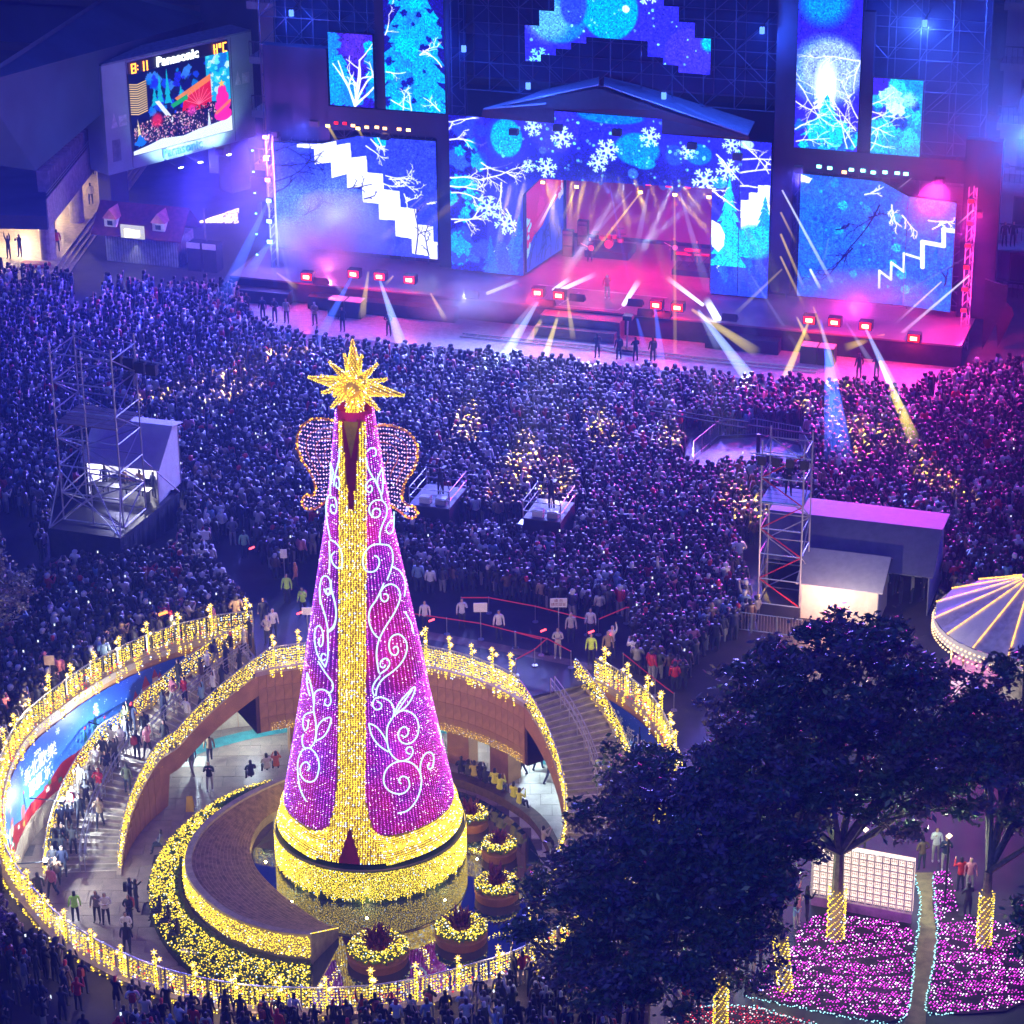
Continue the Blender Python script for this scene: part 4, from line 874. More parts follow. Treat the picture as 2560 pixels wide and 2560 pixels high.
cv.fir(19.2, 3.5, 6.2, 3.0, (0, 190, 250), 8); cv.fir(21.6, 5.2, 3.4, 2.0, (0, 140, 250), 6); cv.disc(20.9, 5.4, 1.4, (0, 180, 250), .9, .3, 1.1)
for k in range(8): cv.fir(rr.uniform(18, 22), .8, rr.uniform(1.8, 3.4), 1.8, (30, 60, 220), 6)
cv.poly(szs(c3, [(1632, 840), (1690, 870), (1720, 930), (1715, 1000), (1680, 1040), (1640, 1000)]), WH)
for q, a in (((1810, 480), .2), ((1810, 560), .1), ((1810, 640), .2), ((1670, 450), -.8), ((1830, 380), -.7), ((1610, 640), -.5)): cv.twig(*sz(c3, *q), a, 2.6, .11, WH, 3)
# S5
region(23.2, 27.6, 11.9, 22, (40, 30, 225)); cv.disc(25.3, 17.1, 2.2, (90, 150, 255), .9, .35); cv.disc(25.6, 17.2, 1.9, (150, 175, 255), .8, .25); cv.disc(25.0, 21.6, 1.5, (0, 150, 250), .8, .6)
cv.fir(25.3, 14.6, 3.2, 1.7, (225, 248, 255), 9); cv.disc(25.3, 16.2, .7, (235, 250, 255), .9, .6, 1.5); cv.fir(25.4, 11.4, 4.2, 4.6, (0, 175, 250), 6)
for k in range(16): cv.blob(rr.uniform(23.5, 27.3), rr.uniform(12, 13.6), rr.uniform(.25, .6), rr.choice([(0, 150, 245), (0, 190, 250), (16, 90, 220)]))
for x, z, a, L_ in ((27.3, 12.3, 2.2, 4.0), (27.3, 13.4, 2.5, 3.0), (27.4, 14.2, 2.3, 2.6), (23.4, 13.2, .7, 2.6), (23.5, 16.2, -.7, 3.0), (23.4, 15, -.4, 2.6), (27.4, 17.9, 3.0, 2.8), (27.4, 17.8, -1.9, 2.0), (26.8, 12.2, 1.9, 2.6), (23.5, 12.4, .2, 2.2)): cv.twig(x, z, a, L_, .085, WH, 3)
# S6
region(28.2, 31.6, 11.9, 17, (10, 150, 245)); cv.poly([(28.2, 17), (29.4, 17), (29.0, 15.6), (29.3, 15.0), (28.4, 13.5), (28.2, 13.4)], (50, 30, 210))
for k in range(22): cv.blob(rr.uniform(28.6, 31.3), rr.uniform(12.1, 16.8), rr.uniform(.2, .6), rr.choice([(0, 190, 252), (40, 200, 255), (0, 130, 240)]), .8)
cv.blob(29.5, 15.8, .7, (150, 225, 255)); cv.blob(29.9, 15.0, .5, (190, 240, 255)); cv.blob(30.1, 14.2, .5, (16, 60, 190)); cv.blob(31.0, 15.2, .3, (10, 60, 180)); cv.disc(30.6, 15.6, .5, (190, 250, 255), .6, .7)
for k in range(7): cv.twig(28.3, 12.2 + .5 * k, rr.uniform(-.6, .9), 1.6, .08, WH, 2)
# S7
region(23.7, 34.1, 0, 11, (20, 92, 228))
for k in range(1200): cv.disc(rr.uniform(23.8, 34), rr.uniform(1, 10.4), rr.uniform(.05, .15), rr.choice([(44, 120, 245), (14, 50, 190)]), .4)
for k in range(26): cv.disc(rr.uniform(23.8, 31), rr.uniform(3, 10), rr.uniform(.08, .35), (0, 180, 250), rr.uniform(.3, .9), .3)
cv.line(szs(c4, [(768, 1388), (770, 1308), (825, 1350), (828, 1268), (888, 1312), (888, 1225), (980, 1248)]), .16, WH); cv.line(szs(c4, [(980, 1285), (980, 1165), (1085, 1178), (1085, 1100), (1140, 1105)]), .3, WH); cv.poly(szs(c4, [(388, 840), (445, 862), (430, 885), (388, 875)]), WH)
for q, a, L_, c_ in (((770, 990), -1.9, 4.5, NV), ((640, 1200), -2.1, 3, NV), ((700, 940), .2, 1.0, WH), ((730, 930), .6, .9, WH), ((830, 990), -1.4, 1.4, WH), ((880, 1040), -1.0, 1.4, WH), ((1010, 1060), .1, 1.2, WH), ((1060, 1080), .3, 1.0, WH), ((1030, 1100), .6, .8, WH), ((820, 1080), 1.2, .9, WH), ((1090, 1370), 1.5, 1.2, NV), ((720, 1050), .4, .8, NV), ((560, 1110), .2, .8, NV)): cv.twig(*sz(c4, *q), a, L_, .1, c_, 2)
# S8
region(5.1, 17.9, 15.8, 22.2, (42, 40, 232)); cv.disc(7.6, 19.4, 1.9, (20, 120, 245), .9, .12, 1.7); cv.disc(6.9, 19.2, 1.4, (110, 190, 255), .6, .5, 1.4); cv.disc(11.0, 20.1, 1.9, (0, 155, 252), 1, .08, 2.0); cv.disc(8.6, 20.3, .9, (40, 60, 240), .9, .2, 1.4)
cv.disc(16.4, 17.6, 1.7, (60, 50, 245), .8, .1, 1.6); cv.disc(17.6, 18.3, .5, (0, 200, 250), .8, .4); cv.flake(13.5, 21.4, .8); cv.flake(6.3, 16.6, .7, (120, 235, 255)); cv.disc(12.1, 20.2, .25, (200, 240, 255))
for k in range(70): cv.disc(rr.uniform(5.3, 17.7), rr.uniform(16.3, 21.8), rr.uniform(.04, .11), (120, 220, 255), rr.uniform(.4, 1))
# LED module seams
for x in np.arange(-13, 35, .5): cv.line([(x, -.5), (x, 22)], .03, (20, 24, 150), .22)
a_ = cv.a; nz = np.kron(rng.normal(0, 1, (300, 650)), np.ones((2, 2)))[..., None]; a_ *= np.clip(1 + .17 * nz * (a_[..., 0:1] < .6) + .04 * rng.normal(0, 1, (cv.h, cv.w, 1)), .4, 1.6); IM_ST = cv.image('stage_picture')
M_LED = img_mat('led_screen', IM_ST, 2.1)
su = lambda co: (((Vector(co) - Vector(SP0)).dot(Vector(SU)) + 13.5) / 48.5, (co[2] + .5) / 22.5)
def screen(poly, d, label, d1=None, name='led_screen', frame=True):
    """poly in (s,z); d = depth; slab 0.35 m thick; d1: depth at the far end for an angled wing"""
    s0 = min(p_[0] for p_ in poly); s1 = max(p_[0] for p_ in poly); dd = lambda s_: d if d1 is None else d + (d1 - d) * (s_ - s0) / (s1 - s0)
    q = thing(name, label, 'LED screen', ST((s0 + s1) / 2, d, 0)); V = [ST(s_, dd(s_), z) for s_, z in poly]
    tri = tessellate_polygon([[Vector((s_, z, 0)) for s_, z in poly]]); o = MB().add(V, [tuple(t_) for t_ in tri]).build('display', M_LED, q); set_uv(o, su)
    Bk = [ST(s_, dd(s_) + .35, z) for s_, z in poly]; n = len(V); Ff = [ST(s_, dd(s_) + .004, z) for s_, z in poly]
    MB().add(Ff + Bk, [(i, (i + 1) % n, n + (i + 1) % n, n + i) for i in range(n)] + [tuple(i + n for i in t_) for t_ in tri]).build('cabinet', M_BLACK, q); return q
rect = lambda a, b, c, d: [(a, c), (b, c), (b, d), (a, d)]
screen(rect(-8.37, -5.22, 12.45, 17.42), 0, 'small upright LED screen of cyan leaves and white twigs, upper left of the stage')
screen(rect(-4.4, -.2, 12.45, 22.5), 0, 'tall LED screen filled by a cyan fir tree, upper left of the stage')
screen([(-9.12, 2.2), (-.95, 2.2), (-.95, 10.5), (-6.5, 10.42), (-9.12, 9.7)], 0, 'large LED screen with a white zigzag staircase, left of the stage')
screen(rect(-12.4, -9.14, 2.2, 9.7), -.6, 'narrow LED wing with bare black branches beside the zigzag screen', 0)
screen([(0, 1.6), (2.58, 1.6), (2.58, 12.4), (0, 12.4)], 0, 'LED strip of cyan foliage at the left edge of the centre stage')
screen([(2.6, 1.6), (5.1, 1.6), (5.1, 7.3), (6.3, 8.5), (18.05, 8.8), (18.05, 1.6), (19.85, 1.6), (19.85, 12.2), (14.63, 12.2), (14.63, 13.2), (7.36, 13.2), (7.36, 12.36), (2.6, 12.36)], 0, 'huge arched LED screen of snowflakes framing the stage opening')
screen(rect(19.9, 21.9, 1.6, 12.17), 0, 'LED strip with a cyan fir and white castle right of the stage arch')
screen(rect(23.36, 27.43, 12.0, 22.5), 0, 'tall LED screen with a glowing moon and white fir, upper right of the stage')
screen(rect(28.3, 31.43, 12.0, 16.9), 0, 'small turquoise LED screen, rightmost above the stage')
screen([(23.88, 2.0), (30.83, 2.0), (30.83, 9.35), (29.1, 10.18), (23.88, 10.28)], 0, 'large blue textured LED screen on the right of the stage')
screen(rect(30.87, 34.0, 2.0, 9.33), 0, 'narrow LED wing with a thin white zigzag line, far right of the stage', -.5)
screen([(5.33, 16.35), (6.37, 16.38), (6.37, 16.86), (7.4, 16.86), (7.4, 17.32), (8.44, 17.32), (8.44, 17.78), (9.46, 17.78), (9.46, 18.22), (13.57, 18.2), (13.57, 17.2), (14.6, 17.2), (14.6, 16.75), (15.63, 16.75), (15.63, 16.3), (17.72, 16.27), (17.72, 18.63), (16.66, 18.63), (16.66, 19.6), (15.6, 19.6), (15.6, 20.56), (14.6, 20.56), (14.6, 21.6), (7.33, 21.6), (7.33, 19.75), (6.3, 19.75), (6.3, 18.73), (5.3, 18.73)], .2, 'stepped LED screen of blue bokeh hanging above the stage roof')
# inner side wall and back wall screens of the stage house
cv2 = Canvas(420, 260, 0, 13, 0, 8, (40, 10, 60)); rr = random.Random(5)
for j in range(cv2.h):
    t = j / cv2.h; cv2.a[j] = (np.array([190, 20, 110]) * (1 - t) + np.array([70, 14, 90]) * t) / 255
for k in range(60): cv2.blob(rr.uniform(0, 13), rr.uniform(4.6, 6.4), rr.uniform(.2, .7), rr.choice([(50, 90, 215), (70, 110, 220), (60, 70, 190)]), .8)
for k in range(30): cv2.blob(rr.uniform(0, 13), rr.uniform(6.6, 7.9), rr.uniform(.15, .5), rr.choice([(40, 120, 200), (60, 30, 120), (80, 160, 220)]), .7)
IM_B = cv2.image('back_picture')
q = thing('led_screen', 'dim LED backdrop deep inside the stage behind the band', 'LED screen', ST(11.5, 8.6, 1.6)); o = MB().add([ST(5.6, 8.6, 2), ST(17.6, 8.6, 2), ST(17.6, 8.6, 9.0), ST(5.6, 8.6, 9.0)], [(0, 1, 2, 3)]).build('display', img_mat('led_back', IM_B, .75), q)
set_uv(o, lambda co: (((Vector(co) - Vector(SP0)).dot(Vector(SU)) - 5.6) / 12, (co[2] - 2) / 7)); MB().fbox(SP0, SU, SN, (5.5, 17.7), (8.65, 9.0), (1.9, 9.1)).build('cabinet', M_BLACK, q)
cv3 = Canvas(160, 160, 0, 8, 0, 7, (60, 80, 230)); cv3.poly([(0, 7), (8, 7), (8, 4.4), (5, 3.8), (3.4, 2.8), (1.5, 2.6), (0, 1.8)], (225, 20, 80)); cv3.blob(3, 4.6, .8, (250, 40, 110), .8); cv3.blob(5, 5.6, .7, (255, 90, 140), .5)
for k in range(14): rr_ = rr.uniform(0, 7); cv3.twig(rr_, .2, 1.2, 2.5, .07, (30, 40, 130), 2)
for k in range(10): cv3.blob(rr.uniform(0, .8), rr.uniform(1, 5), .25, (170, 230, 255))
for k in range(12): cv3.blob(rr.uniform(7, 8), rr.uniform(4, 7), .25, (240, 230, 255))
for nm, s_, sg in (('left', 5.25, 1), ('right', 17.9, -1)):
    q = thing('led_screen', 'red and blue LED side wall inside the stage, on the %s' % nm, 'LED screen', ST(s_, 4, 1.6)); V = [ST(s_, .4, 1.7), ST(s_ + sg * .9, 6.0, 1.7), ST(s_ + sg * .9, 6.0, 8.3), ST(s_, .4, 7.3)]
    o = MB().add(V, [(0, 1, 2, 3)]).build('display', img_mat('led_side_' + nm, cv3.image('side_picture'), .9), q); uv = o.data.uv_layers.new(name='UVMap')
    for lp_, c_ in zip(o.data.loops, [(0, 0), (1, 0), (1, 1), (0, 1)]): uv.data[lp_.index].uv = c_
    Bk = [v - SU * sg * .3 for v in V]; MB().add([v - SU * sg * .005 for v in V] + Bk, [(4, 5, 6, 7), (0, 4, 7, 3), (1, 5, 6, 2), (3, 2, 6, 7)]).build('cabinet', M_BLACK, q)
# ---- deck, skirt, front platforms
sg_ = thing('stage', 'long black concert stage with a red lit floor and low front ramps', 'stage', ST(11, -2, 0))
M_DECK = pbr('stage_floor', (.16, .10, .13), .35, var=.25, scale=.8)
MB().fbox(SP0, SU, SN, (-14.2, 35.5), (-5.1, 1.2), (1.38, 1.5)).build('deck', M_DECK, sg_); MB().fbox(SP0, SU, SN, (4.4, 18.8), (1.205, 9.2), (1.38, 1.5)).build('deck', M_DECK, sg_)
MB().fbox(SP0, SU, SN, (-14.2, 35.5), (-5.04, -4.9), (0, 1.37)).build('front_skirt', M_DARK, sg_); MB().fbox(SP0, SU, SN, (-14.2, -14.05), (-4.8, 1.2), (0, 1.37)).build('side_skirt', M_DARK, sg_)
MB().fbox(SP0, SU, SN, (8.2, 13.6), (-6.3, -5.12), (.0, 1.3)).build('front_platform', M_DECK, sg_); MB().fbox(SP0, SU, SN, (8.0, 13.4), (-6.9, -6.32), (.0, .7)).build('platform_step', M_DECK, sg_)
for i, (a, b) in enumerate(((-13.6, -9.6), (-8.2, 2.2), (19.2, 24))): MB().fbox(SP0, SU, SN, (a, b), (-6.0, -5.12), (0, .9)).build('front_riser', M_BLACK, sg_)
mb = MB(); mk = pbr('floor_tape', (.7, .6, .65), .5)
for a, b in (((9.0, -4.6), (13.0, -4.6)), ((13.0, -4.6), (13.4, -2.0)), ((9.0, -4.6), (9.6, -2.0)), ((6.5, -1.2), (15.5, -1.4))): mb.fbox(SP0, SU, SN, (min(a[0], b[0]) - .02, max(a[0], b[0]) + .02), (min(a[1], b[1]) - .02, max(a[1], b[1]) + .02), (1.504, 1.508)) if (a[0] == b[0] or a[1] == b[1]) else mb.tube(ST(*a, 1.51), ST(*b, 1.51), .02, 4)
mb.build('floor_tape', mk, sg_)
MB().fbox(SP0, SU, SN, (7.9, 11.0), (5.2, 7.4), (1.504, 2.0)).build('drum_riser', M_BLACK, sg_); MB().fbox(SP0, SU, SN, (14.6, 17.6), (3.2, 5.0), (1.504, 1.9)).build('keyboard_riser', M_BLACK, sg_)
# stage house roof: pale gable canopy
rf = thing('gable_canopy', 'pale fabric gable canopy over the stage mouth', 'roof', ST(11, 2, 14))
M_CAN = pbr('canopy_fabric', (.20, .25, .38), .7, var=.1)
def sp2(x, y, d): return SPX(*c3(x, y), d)
for pl in ([(400, 145, -.8), (960, 25, -.8), (960, -20, 3), (620, 60, 3)], [(990, 30, -.8), (1860, 330, -.8), (1900, 250, 3), (1200, 30, 3), (990, -20, 3)], [(260, 172, -.8), (640, 140, -.8), (640, 80, 3), (400, 130, 3)]):
    V = [sp2(x, y, d) for x, y, d in pl]; n = len(V); MB().add(V + [v - np.array([0, 0, .08]) for v in V], [tuple(range(n)), tuple(range(n, 2 * n))[::-1]] + [(i, n + i, n + (i + 1) % n, (i + 1) % n) for i in range(n)]).build('canopy', M_CAN, rf)
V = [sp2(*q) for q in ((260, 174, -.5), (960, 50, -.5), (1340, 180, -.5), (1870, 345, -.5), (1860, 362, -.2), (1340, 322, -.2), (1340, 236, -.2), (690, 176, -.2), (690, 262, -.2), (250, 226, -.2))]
MB().add(V, [tuple(t_) for t_ in tessellate_polygon([[Vector((float((v - SP0) @ SU), v[2], 0)) for v in V]])]).build('gable_dark_cloth', M_DARK, rf)  # dark cloth sheet closing the gable front
# scaffold lattice towers behind and between the screens
def lattice(mb, s0, s1, d0, d1, z0, z1, nx, nz, r_=.035, rnd=random.Random(2)):
    xs = np.linspace(s0, s1, nx + 1); zs = np.linspace(z0, z1, nz + 1)
    for d in (d0, d1):
        for x in xs: mb.tube(ST(x, d, z0), ST(x, d, z1), r_, 4, caps=False)
        for z in zs: mb.tube(ST(s0, d, z), ST(s1, d, z), r_ * .8, 4, caps=False)
        for i in range(nx):
            for j in range(nz):
                if rnd.random() < .6: a, b = (i, i + 1) if rnd.random() < .5 else (i + 1, i); mb.tube(ST(xs[a], d, zs[j]), ST(xs[b], d, zs[j + 1]), r_ * .7, 4, caps=False)
    for x in xs:
        for z in zs: mb.tube(ST(x, d0, z), ST(x, d1, z), r_ * .7, 4, caps=False)
for nm, a in (('left wing', (-13.6, 0, .8, 3.5, 0, 24, 7, 12)), ('centre', (0, 23, 2.5, 5.5, 13.5, 25, 11, 6)), ('right wing', (23, 35, .8, 3.5, 0, 24, 6, 12))):
    q = thing('scaffold_lattice', 'dark scaffold lattice carrying the screens behind the %s of the stage' % nm, 'scaffolding', ST(a[0], a[2], 0), 'scaffold frames behind the screens')
    mb = MB(); lattice(mb, *a); tag(mb.build('pipes', pbr('dark_pipe', (.10, .12, .22), .5, .4), q), kind='stuff')
    MB().fbox(SP0, SU, SN, (a[0], a[1]), (a[3] + .3, a[3] + .4), (a[4], a[5])).build('scrim', pbr('navy_scrim', (.015, .022, .08), .9, var=.3, scale=.4), q)
for s0, s1, z0, z1, lb in ((-13.2, -8.6, 9.9, 16.2, 'black draped box above the left end of the stage'), (-8.9, 0, 10.7, 12.3, 'dark fascia under the upper left screens'), (22.0, 23.3, 2, 22, 'dark pillar right of the stage arch'), (-.9, -.05, 1.6, 22, 'dark pillar left of the stage arch'), (23.3, 34.5, 10.4, 11.9, 'dark fascia under the upper right screens'), (34.3, 36.6, 1.5, 13.3, 'tall draped tower at the right end of the stage'), (-5.1, -4.45, 12.4, 21, 'dark pillar between the upper left screens'), (27.5, 28.2, 12, 21, 'dark pillar between the upper right screens')):
    q = tag(MB().fbox(SP0, SU, SN, (s0, s1), (.2, 1.0 if s1 - s0 > 1 else .7), (z0, z1)).build('draped_panel', pbr('drape', (.012, .018, .05), .85, var=.35, scale=.5), None), lb, 'drape')
for k, (s_, z, d_, e) in enumerate(((6.5, 15.4, -3, 2600), (15.5, 15.4, -3, 2600), (-10.5, 18.6, -1, 2200), (1.5, 17, -1, 1500), (21.3, 19.5, -1, 2500), (31.5, 20.6, -1, 5000), (38.5, 13.5, 1, 5000))):  # blue lamps added to lift canopy, scrims and haze; first two follow roof fixtures
    q = thing('truss_fill_lamp', 'blue fill lamp added on the scaffold, %s from the left' % ordn(k), 'stage light', ST(s_, d_, z), 'blue fill lamps added on the scaffold'); MB().tube(ST(s_, d_, z), ST(s_, d_, z + .4), .16, 8).build('lens', emis('fill_lamp_blue', (.1, .25, 1), 3), q); MB().tube(ST(s_, d_, z + .4), ST(s_, d_ + 2.2, z + .6), .03, 5).build('arm', M_BLACK, q); lamp('POINT', ST(s_, d_ - .3, z), (.05, .16, 1), e, q, .3)
# ---- stage lamps
M_LRED = emis('lamp_red', (1, .012, .008), 3); M_HOT = emis('lamp_core', (1, .55, .25), 8); M_LAMB = emis('lamp_amber', (1, .5, .15), 7); M_LCY = emis('lamp_cyan', (.25, 1, .9), 8); M_LMG = emis('lamp_magenta', (1, .35, .9), 9); M_LBL = emis('lamp_blue', (.25, .55, 1), 8); M_LYE = emis('lamp_yellow', (1, .75, .15), 9); M_LWH = emis('lamp_white', (.9, .95, 1), 10)
def fixture(P, mat, size, label, group, col, e, aim=None, spot=None):
    q = thing('stage_lamp', label, 'stage light', P, group); P = np.array(P); n = -SN
    MB().fbox(P, SU, SN, (-size, size), (.02, size * 1.4), (-size * .7, size * .7)).build('housing', M_BLACK, q); MB().fbox(P, SU, SN, (-size * .85, size * .85), (-.03, .015), (-size * .55, size * .55)).build('lens', mat, q)
    if size > .3: MB().fbox(P, SU, SN, (-size * .5, size * .5), (-.05, -.032), (-size * .28, size * .28)).build('core', M_HOT, q)
    if e: lamp('SPOT' if aim is not None else 'POINT', P + n * .3, col, e, q, .15, aim, spot or 70, .8)
for k, q in enumerate([c2(400, 1672), c2(683, 1655), c2(840, 1670), c2(1020, 1690), c3(588, 1285), c3(716, 1302), c3(1303, 1360), c3(1432, 1375), c4(430, 1547), c4(552, 1558), c4(702, 1576), c4(935, 1635)]):
    P = SPX(*q, -5.4 if k < 8 else -5.2); fixture(P, M_LRED, .42, 'red blinder lamp on the front edge of the stage, %s from the left' % ['first', 'second', 'third', 'fourth', 'fifth', 'sixth', 'seventh', 'eighth', 'ninth', 'tenth', 'eleventh', 'twelfth'][k], 'red blinders along the stage front', (1, .02, .04), 380)
for k, (x, y, mt) in enumerate([(580, 742, M_LRED), (632, 745, M_LRED), (682, 758, M_LAMB), (765, 768, M_LAMB), (826, 768, M_LAMB), (874, 775, M_LAMB), (960, 780, M_LAMB), (1016, 785, M_LYE), (530, 760, M_LYE), (712, 775, M_LYE)]): fixture(SPX(*c2(x, y), -1.0), mt, .16, 'small warm spotlight hanging above the zigzag screen', 'warm spotlights above the left screen', (1, .4, .1), 25 if k % 3 == 0 else 0)
for k, (x, y) in enumerate([(478, 804), (530, 812), (600, 832), (635, 820), (690, 824), (740, 833), (797, 832), (856, 836), (898, 840)]): fixture(SPX(*c4(x, y), -1.0), M_LCY if k != 2 else M_LAMB, .17, 'small cyan spotlight hanging above the right screen' if k != 2 else 'lone amber spotlight among the cyan ones above the right screen', 'cyan spotlights above the right screen', (.2, .9, 1), 20 if k % 3 == 0 else 0)
for k, (x, y) in enumerate([(1423, 737), (1428, 852), (1436, 966), (1442, 1077), (1445, 1188), (1447, 1298)]):
    P = SPX(*c1(x, y), -3.0); fixture(P, (M_LMG, M_LMG, M_LMG, M_LBL, M_LBL, M_LBL)[k], .2, 'spotlight on the left lamp mast, %s from the top' % ['topmost', 'second', 'third', 'fourth', 'fifth', 'lowest'][k], 'lamps on the left mast', ((.8, .2, 1), (.15, .2, 1))[k > 2], 1000)
    fixture(P + np.array([-.9, 0, -.9]), M_LCY, .07, 'tiny cyan pilot lamp on the left lamp mast', 'pilot lamps on the left mast', (.3, 1, 1), 0)
for k, (x, y) in enumerate([(1212, 972), (1206, 1080), (1197, 1187), (1190, 1292), (1182, 1398), (1177, 1500)]): fixture(SPX(*c4(x, y), -2.0), M_LRED, .2, 'red spotlight on the right lamp mast, %s from the top' % ['topmost', 'second', 'third', 'fourth', 'fifth', 'lowest'][k], 'red lamps on the right mast', (1, .02, .2), 700)
for nm, s_ in (('left', float((SPX(*c1(1440, 1000), -3.0) - SP0) @ SU)), ('right', float((SPX(*c4(1195, 1200), -2.0) - SP0) @ SU))):
    q = thing('lamp_mast', 'slim lattice mast carrying lamps at the %s end of the stage' % nm, 'mast', ST(s_ + .1, -2.4, 0)); mb = MB(); d = -2.7 if nm == 'left' else -1.7
    for x, y in ((-.15, 0), (.35, 0), (.1, .4)): mb.tube(ST(s_ + x, d + y, 0), ST(s_ + x, d + y, 10.8), .035, 4)
    for z in np.arange(0, 10.5, .6): mb.tube(ST(s_ - .15, d, z), ST(s_ + .35, d, z + .6), .02, 4); mb.tube(ST(s_ + .35, d, z), ST(s_ + .1, d + .4, z + .6), .02, 4)
    mb.build('pipes', M_SCAF, q)
for k, (x, y) in enumerate([(862, 588), (990, 600), (1258, 626), (1380, 636), (1495, 642)]): fixture(SPX(*c3(x, y), .8) , M_LRED, .22, 'red lamp bar in the lighting truss over the stage opening', 'red lamp bars over the stage opening', (1, .05, .1), 60)
for k, (x, y) in enumerate([(620, 618), (824, 645), (1210, 678), (1418, 693), (1624, 707)]): fixture(SPX(*c3(x, y), -.3), M_LYE, .15, 'yellow moving head under the stage arch', 'yellow moving heads under the arch', (1, .8, .2), 0)
# the band area is washed pink
for s_, e in ((7.5, 900), (11.5, 1300), (15.5, 900)): lamp('SPOT', ST(s_, -.6, 8.2), (1, .0, .11), e * 6, sg_, .3, ST(s_, 3.0, 1.5), 95, .9, 'wash_light')
for s_ in (9.0, 14.0): lamp('SPOT', ST(s_, 4.5, 8.2), (1, .0, .10), 5200, sg_, .3, ST(s_, .5, 1.5), 90, .9, 'wash_light')
lamp('SPOT', ST(11.3, -6, 10), (1, .75, .85), 5000, sg_, .2, ST(11.3, -3, 1.5), 25, .6, 'follow_spot')
# floods over the crowd: blue-violet on the left, white-blue centre, magenta right
FL = [(-12, 10.5, (.10, .07, 1), 80000, (-16, -30)), (-4, 11, (.12, .10, 1), 60000, (-4, -32)), (5, 12, (.30, .38, 1), 42000, (6, -24)), (12, 12.5, (.5, .6, 1), 24000, (10, -20)), (17, 12, (.2, .2, 1), 36000, (16, -32)), (24, 11, (.16, .12, 1), 34000, (24, -34)), (33, 11, (1, .03, .5), 60000, (33, -18)), (35.5, 9, (1, .03, .55), 30000, (38, -30)), (-16, 9, (.08, .06, 1), 60000, (-26, -28)), (-9, 11.5, (.16, .17, 1), 60000, (-14, -52)), (8, 12.5, (.22, .24, 1), 60000, (4, -50)), (20, 11.5, (.2, .14, 1), 50000, (18, -46))]
for s_, z, c_, e, t_ in FL:
    q = thing('flood_lamp', 'wide crowd floodlight in the rig above the stage, %s listed from the zigzag screen' % ordn(FL.index((s_, z, c_, e, t_))), 'stage light', ST(s_, -1.6, z), 'crowd floodlights in the stage rig')
    P = ST(s_, -1.6, z); MB().fbox(P, SU, SN, (-.3, .3), (0, .4), (-.2, .2)).build('housing', M_BLACK, q); lamp('SPOT', P - SN * .25, c_, e, q, .5, ST(t_[0], t_[1], 0), 88, .9)
# ================================================================== people
M_JACK = objcol('jacket_cloth'); M_TROU = pbr('trousers', (.03, .035, .06), .8, var=.3); M_TROUL = pbr('light_trousers', (.35, .33, .30), .8, var=.2); M_SKIN = pbr('skin', (.50, .30, .21), .55, var=.05)
M_HAIR = pbr('black_hair', (.012, .010, .010), .45, var=.2); M_SHOE = pbr('shoes', (.05, .05, .05), .6, var=.3); M_SHOEW = pbr('white_shoes', (.6, .6, .6), .6, var=.1); M_CREAM = pbr('knit_white', (.7, .66, .6), .8, var=.1); M_REDH = pbr('knit_red', (.55, .03, .04), .8, var=.1); M_PHONE = emis('phone_screen', (.8, .9, 1), 1.6)
def skeleton(pose, legs):
    J = [('pel', (0, 0, .93), .125), ('wst', (0, 0, 1.08), .12), ('chs', (0, .01, 1.30), .145), ('nck', (0, .0, 1.47), .06), ('hed', (0, .02, 1.60), .098), ('top', (0, .01, 1.70), .078)]
    E_ = [(0, 1), (1, 2), (2, 3), (3, 4), (4, 5)]; T = ['body'] * 5 + ['head', 'head']
    def arm(sx, el, ha):
        k = len(J); J.extend([('sh', (sx * .19, 0, 1.40), .062), ('el', (sx * el[0], el[1], el[2]), .05), ('ha', (sx * ha[0], ha[1], ha[2]), .036), ('fg', tuple(np.array((sx * ha[0], ha[1], ha[2])) + (np.array((sx * ha[0], ha[1], ha[2])) - np.array((sx * el[0], el[1], el[2]))) * .34), .022)]); E_.extend([(2, k), (k, k + 1), (k + 1, k + 2), (k + 2, k + 3)])
    A = dict(down=((.25, -.02, 1.12), (.27, .06, .88)), phone=((.25, .16, 1.20), (.10, .33, 1.45)), up=((.25, .05, 1.62), (.22, .10, 1.90)), cross=((.27, .08, 1.15), (.02, .22, 1.16)), pocket=((.30, -.06, 1.15), (.19, .10, .98)), mic=((.24, .12, 1.22), (.05, .17, 1.48)), point=((.28, .2, 1.36), (.34, .48, 1.46)))
    for sx, nm in zip((-1, 1), pose): arm(sx, *A[nm])
    for sx in (-1, 1):
        k = len(J)
        if legs == 'sit': Q = [(sx * .10, 0, .90), (sx * .13, .40, .90), (sx * .13, .46, .48), (sx * .13, .58, .45)]
        elif legs == 'walk': Q = [(sx * .09, 0, .86), (sx * .10, .10 * sx + .03, .50), (sx * .10, .26 * sx - .06, .08), (sx * .10, .26 * sx + .10, .04)]
        else: Q = [(sx * .095, 0, .86), (sx * .12, .02, .49), (sx * .13, 0, .08), (sx * .14, .14, .04)]
        J.extend([('hp', Q[0], .095), ('kn', Q[1], .068), ('an', Q[2], .045), ('to', Q[3], .042)]); E_.extend([(0, k), (k, k + 1), (k + 1, k + 2), (k + 2, k + 3)])
    return J, E_
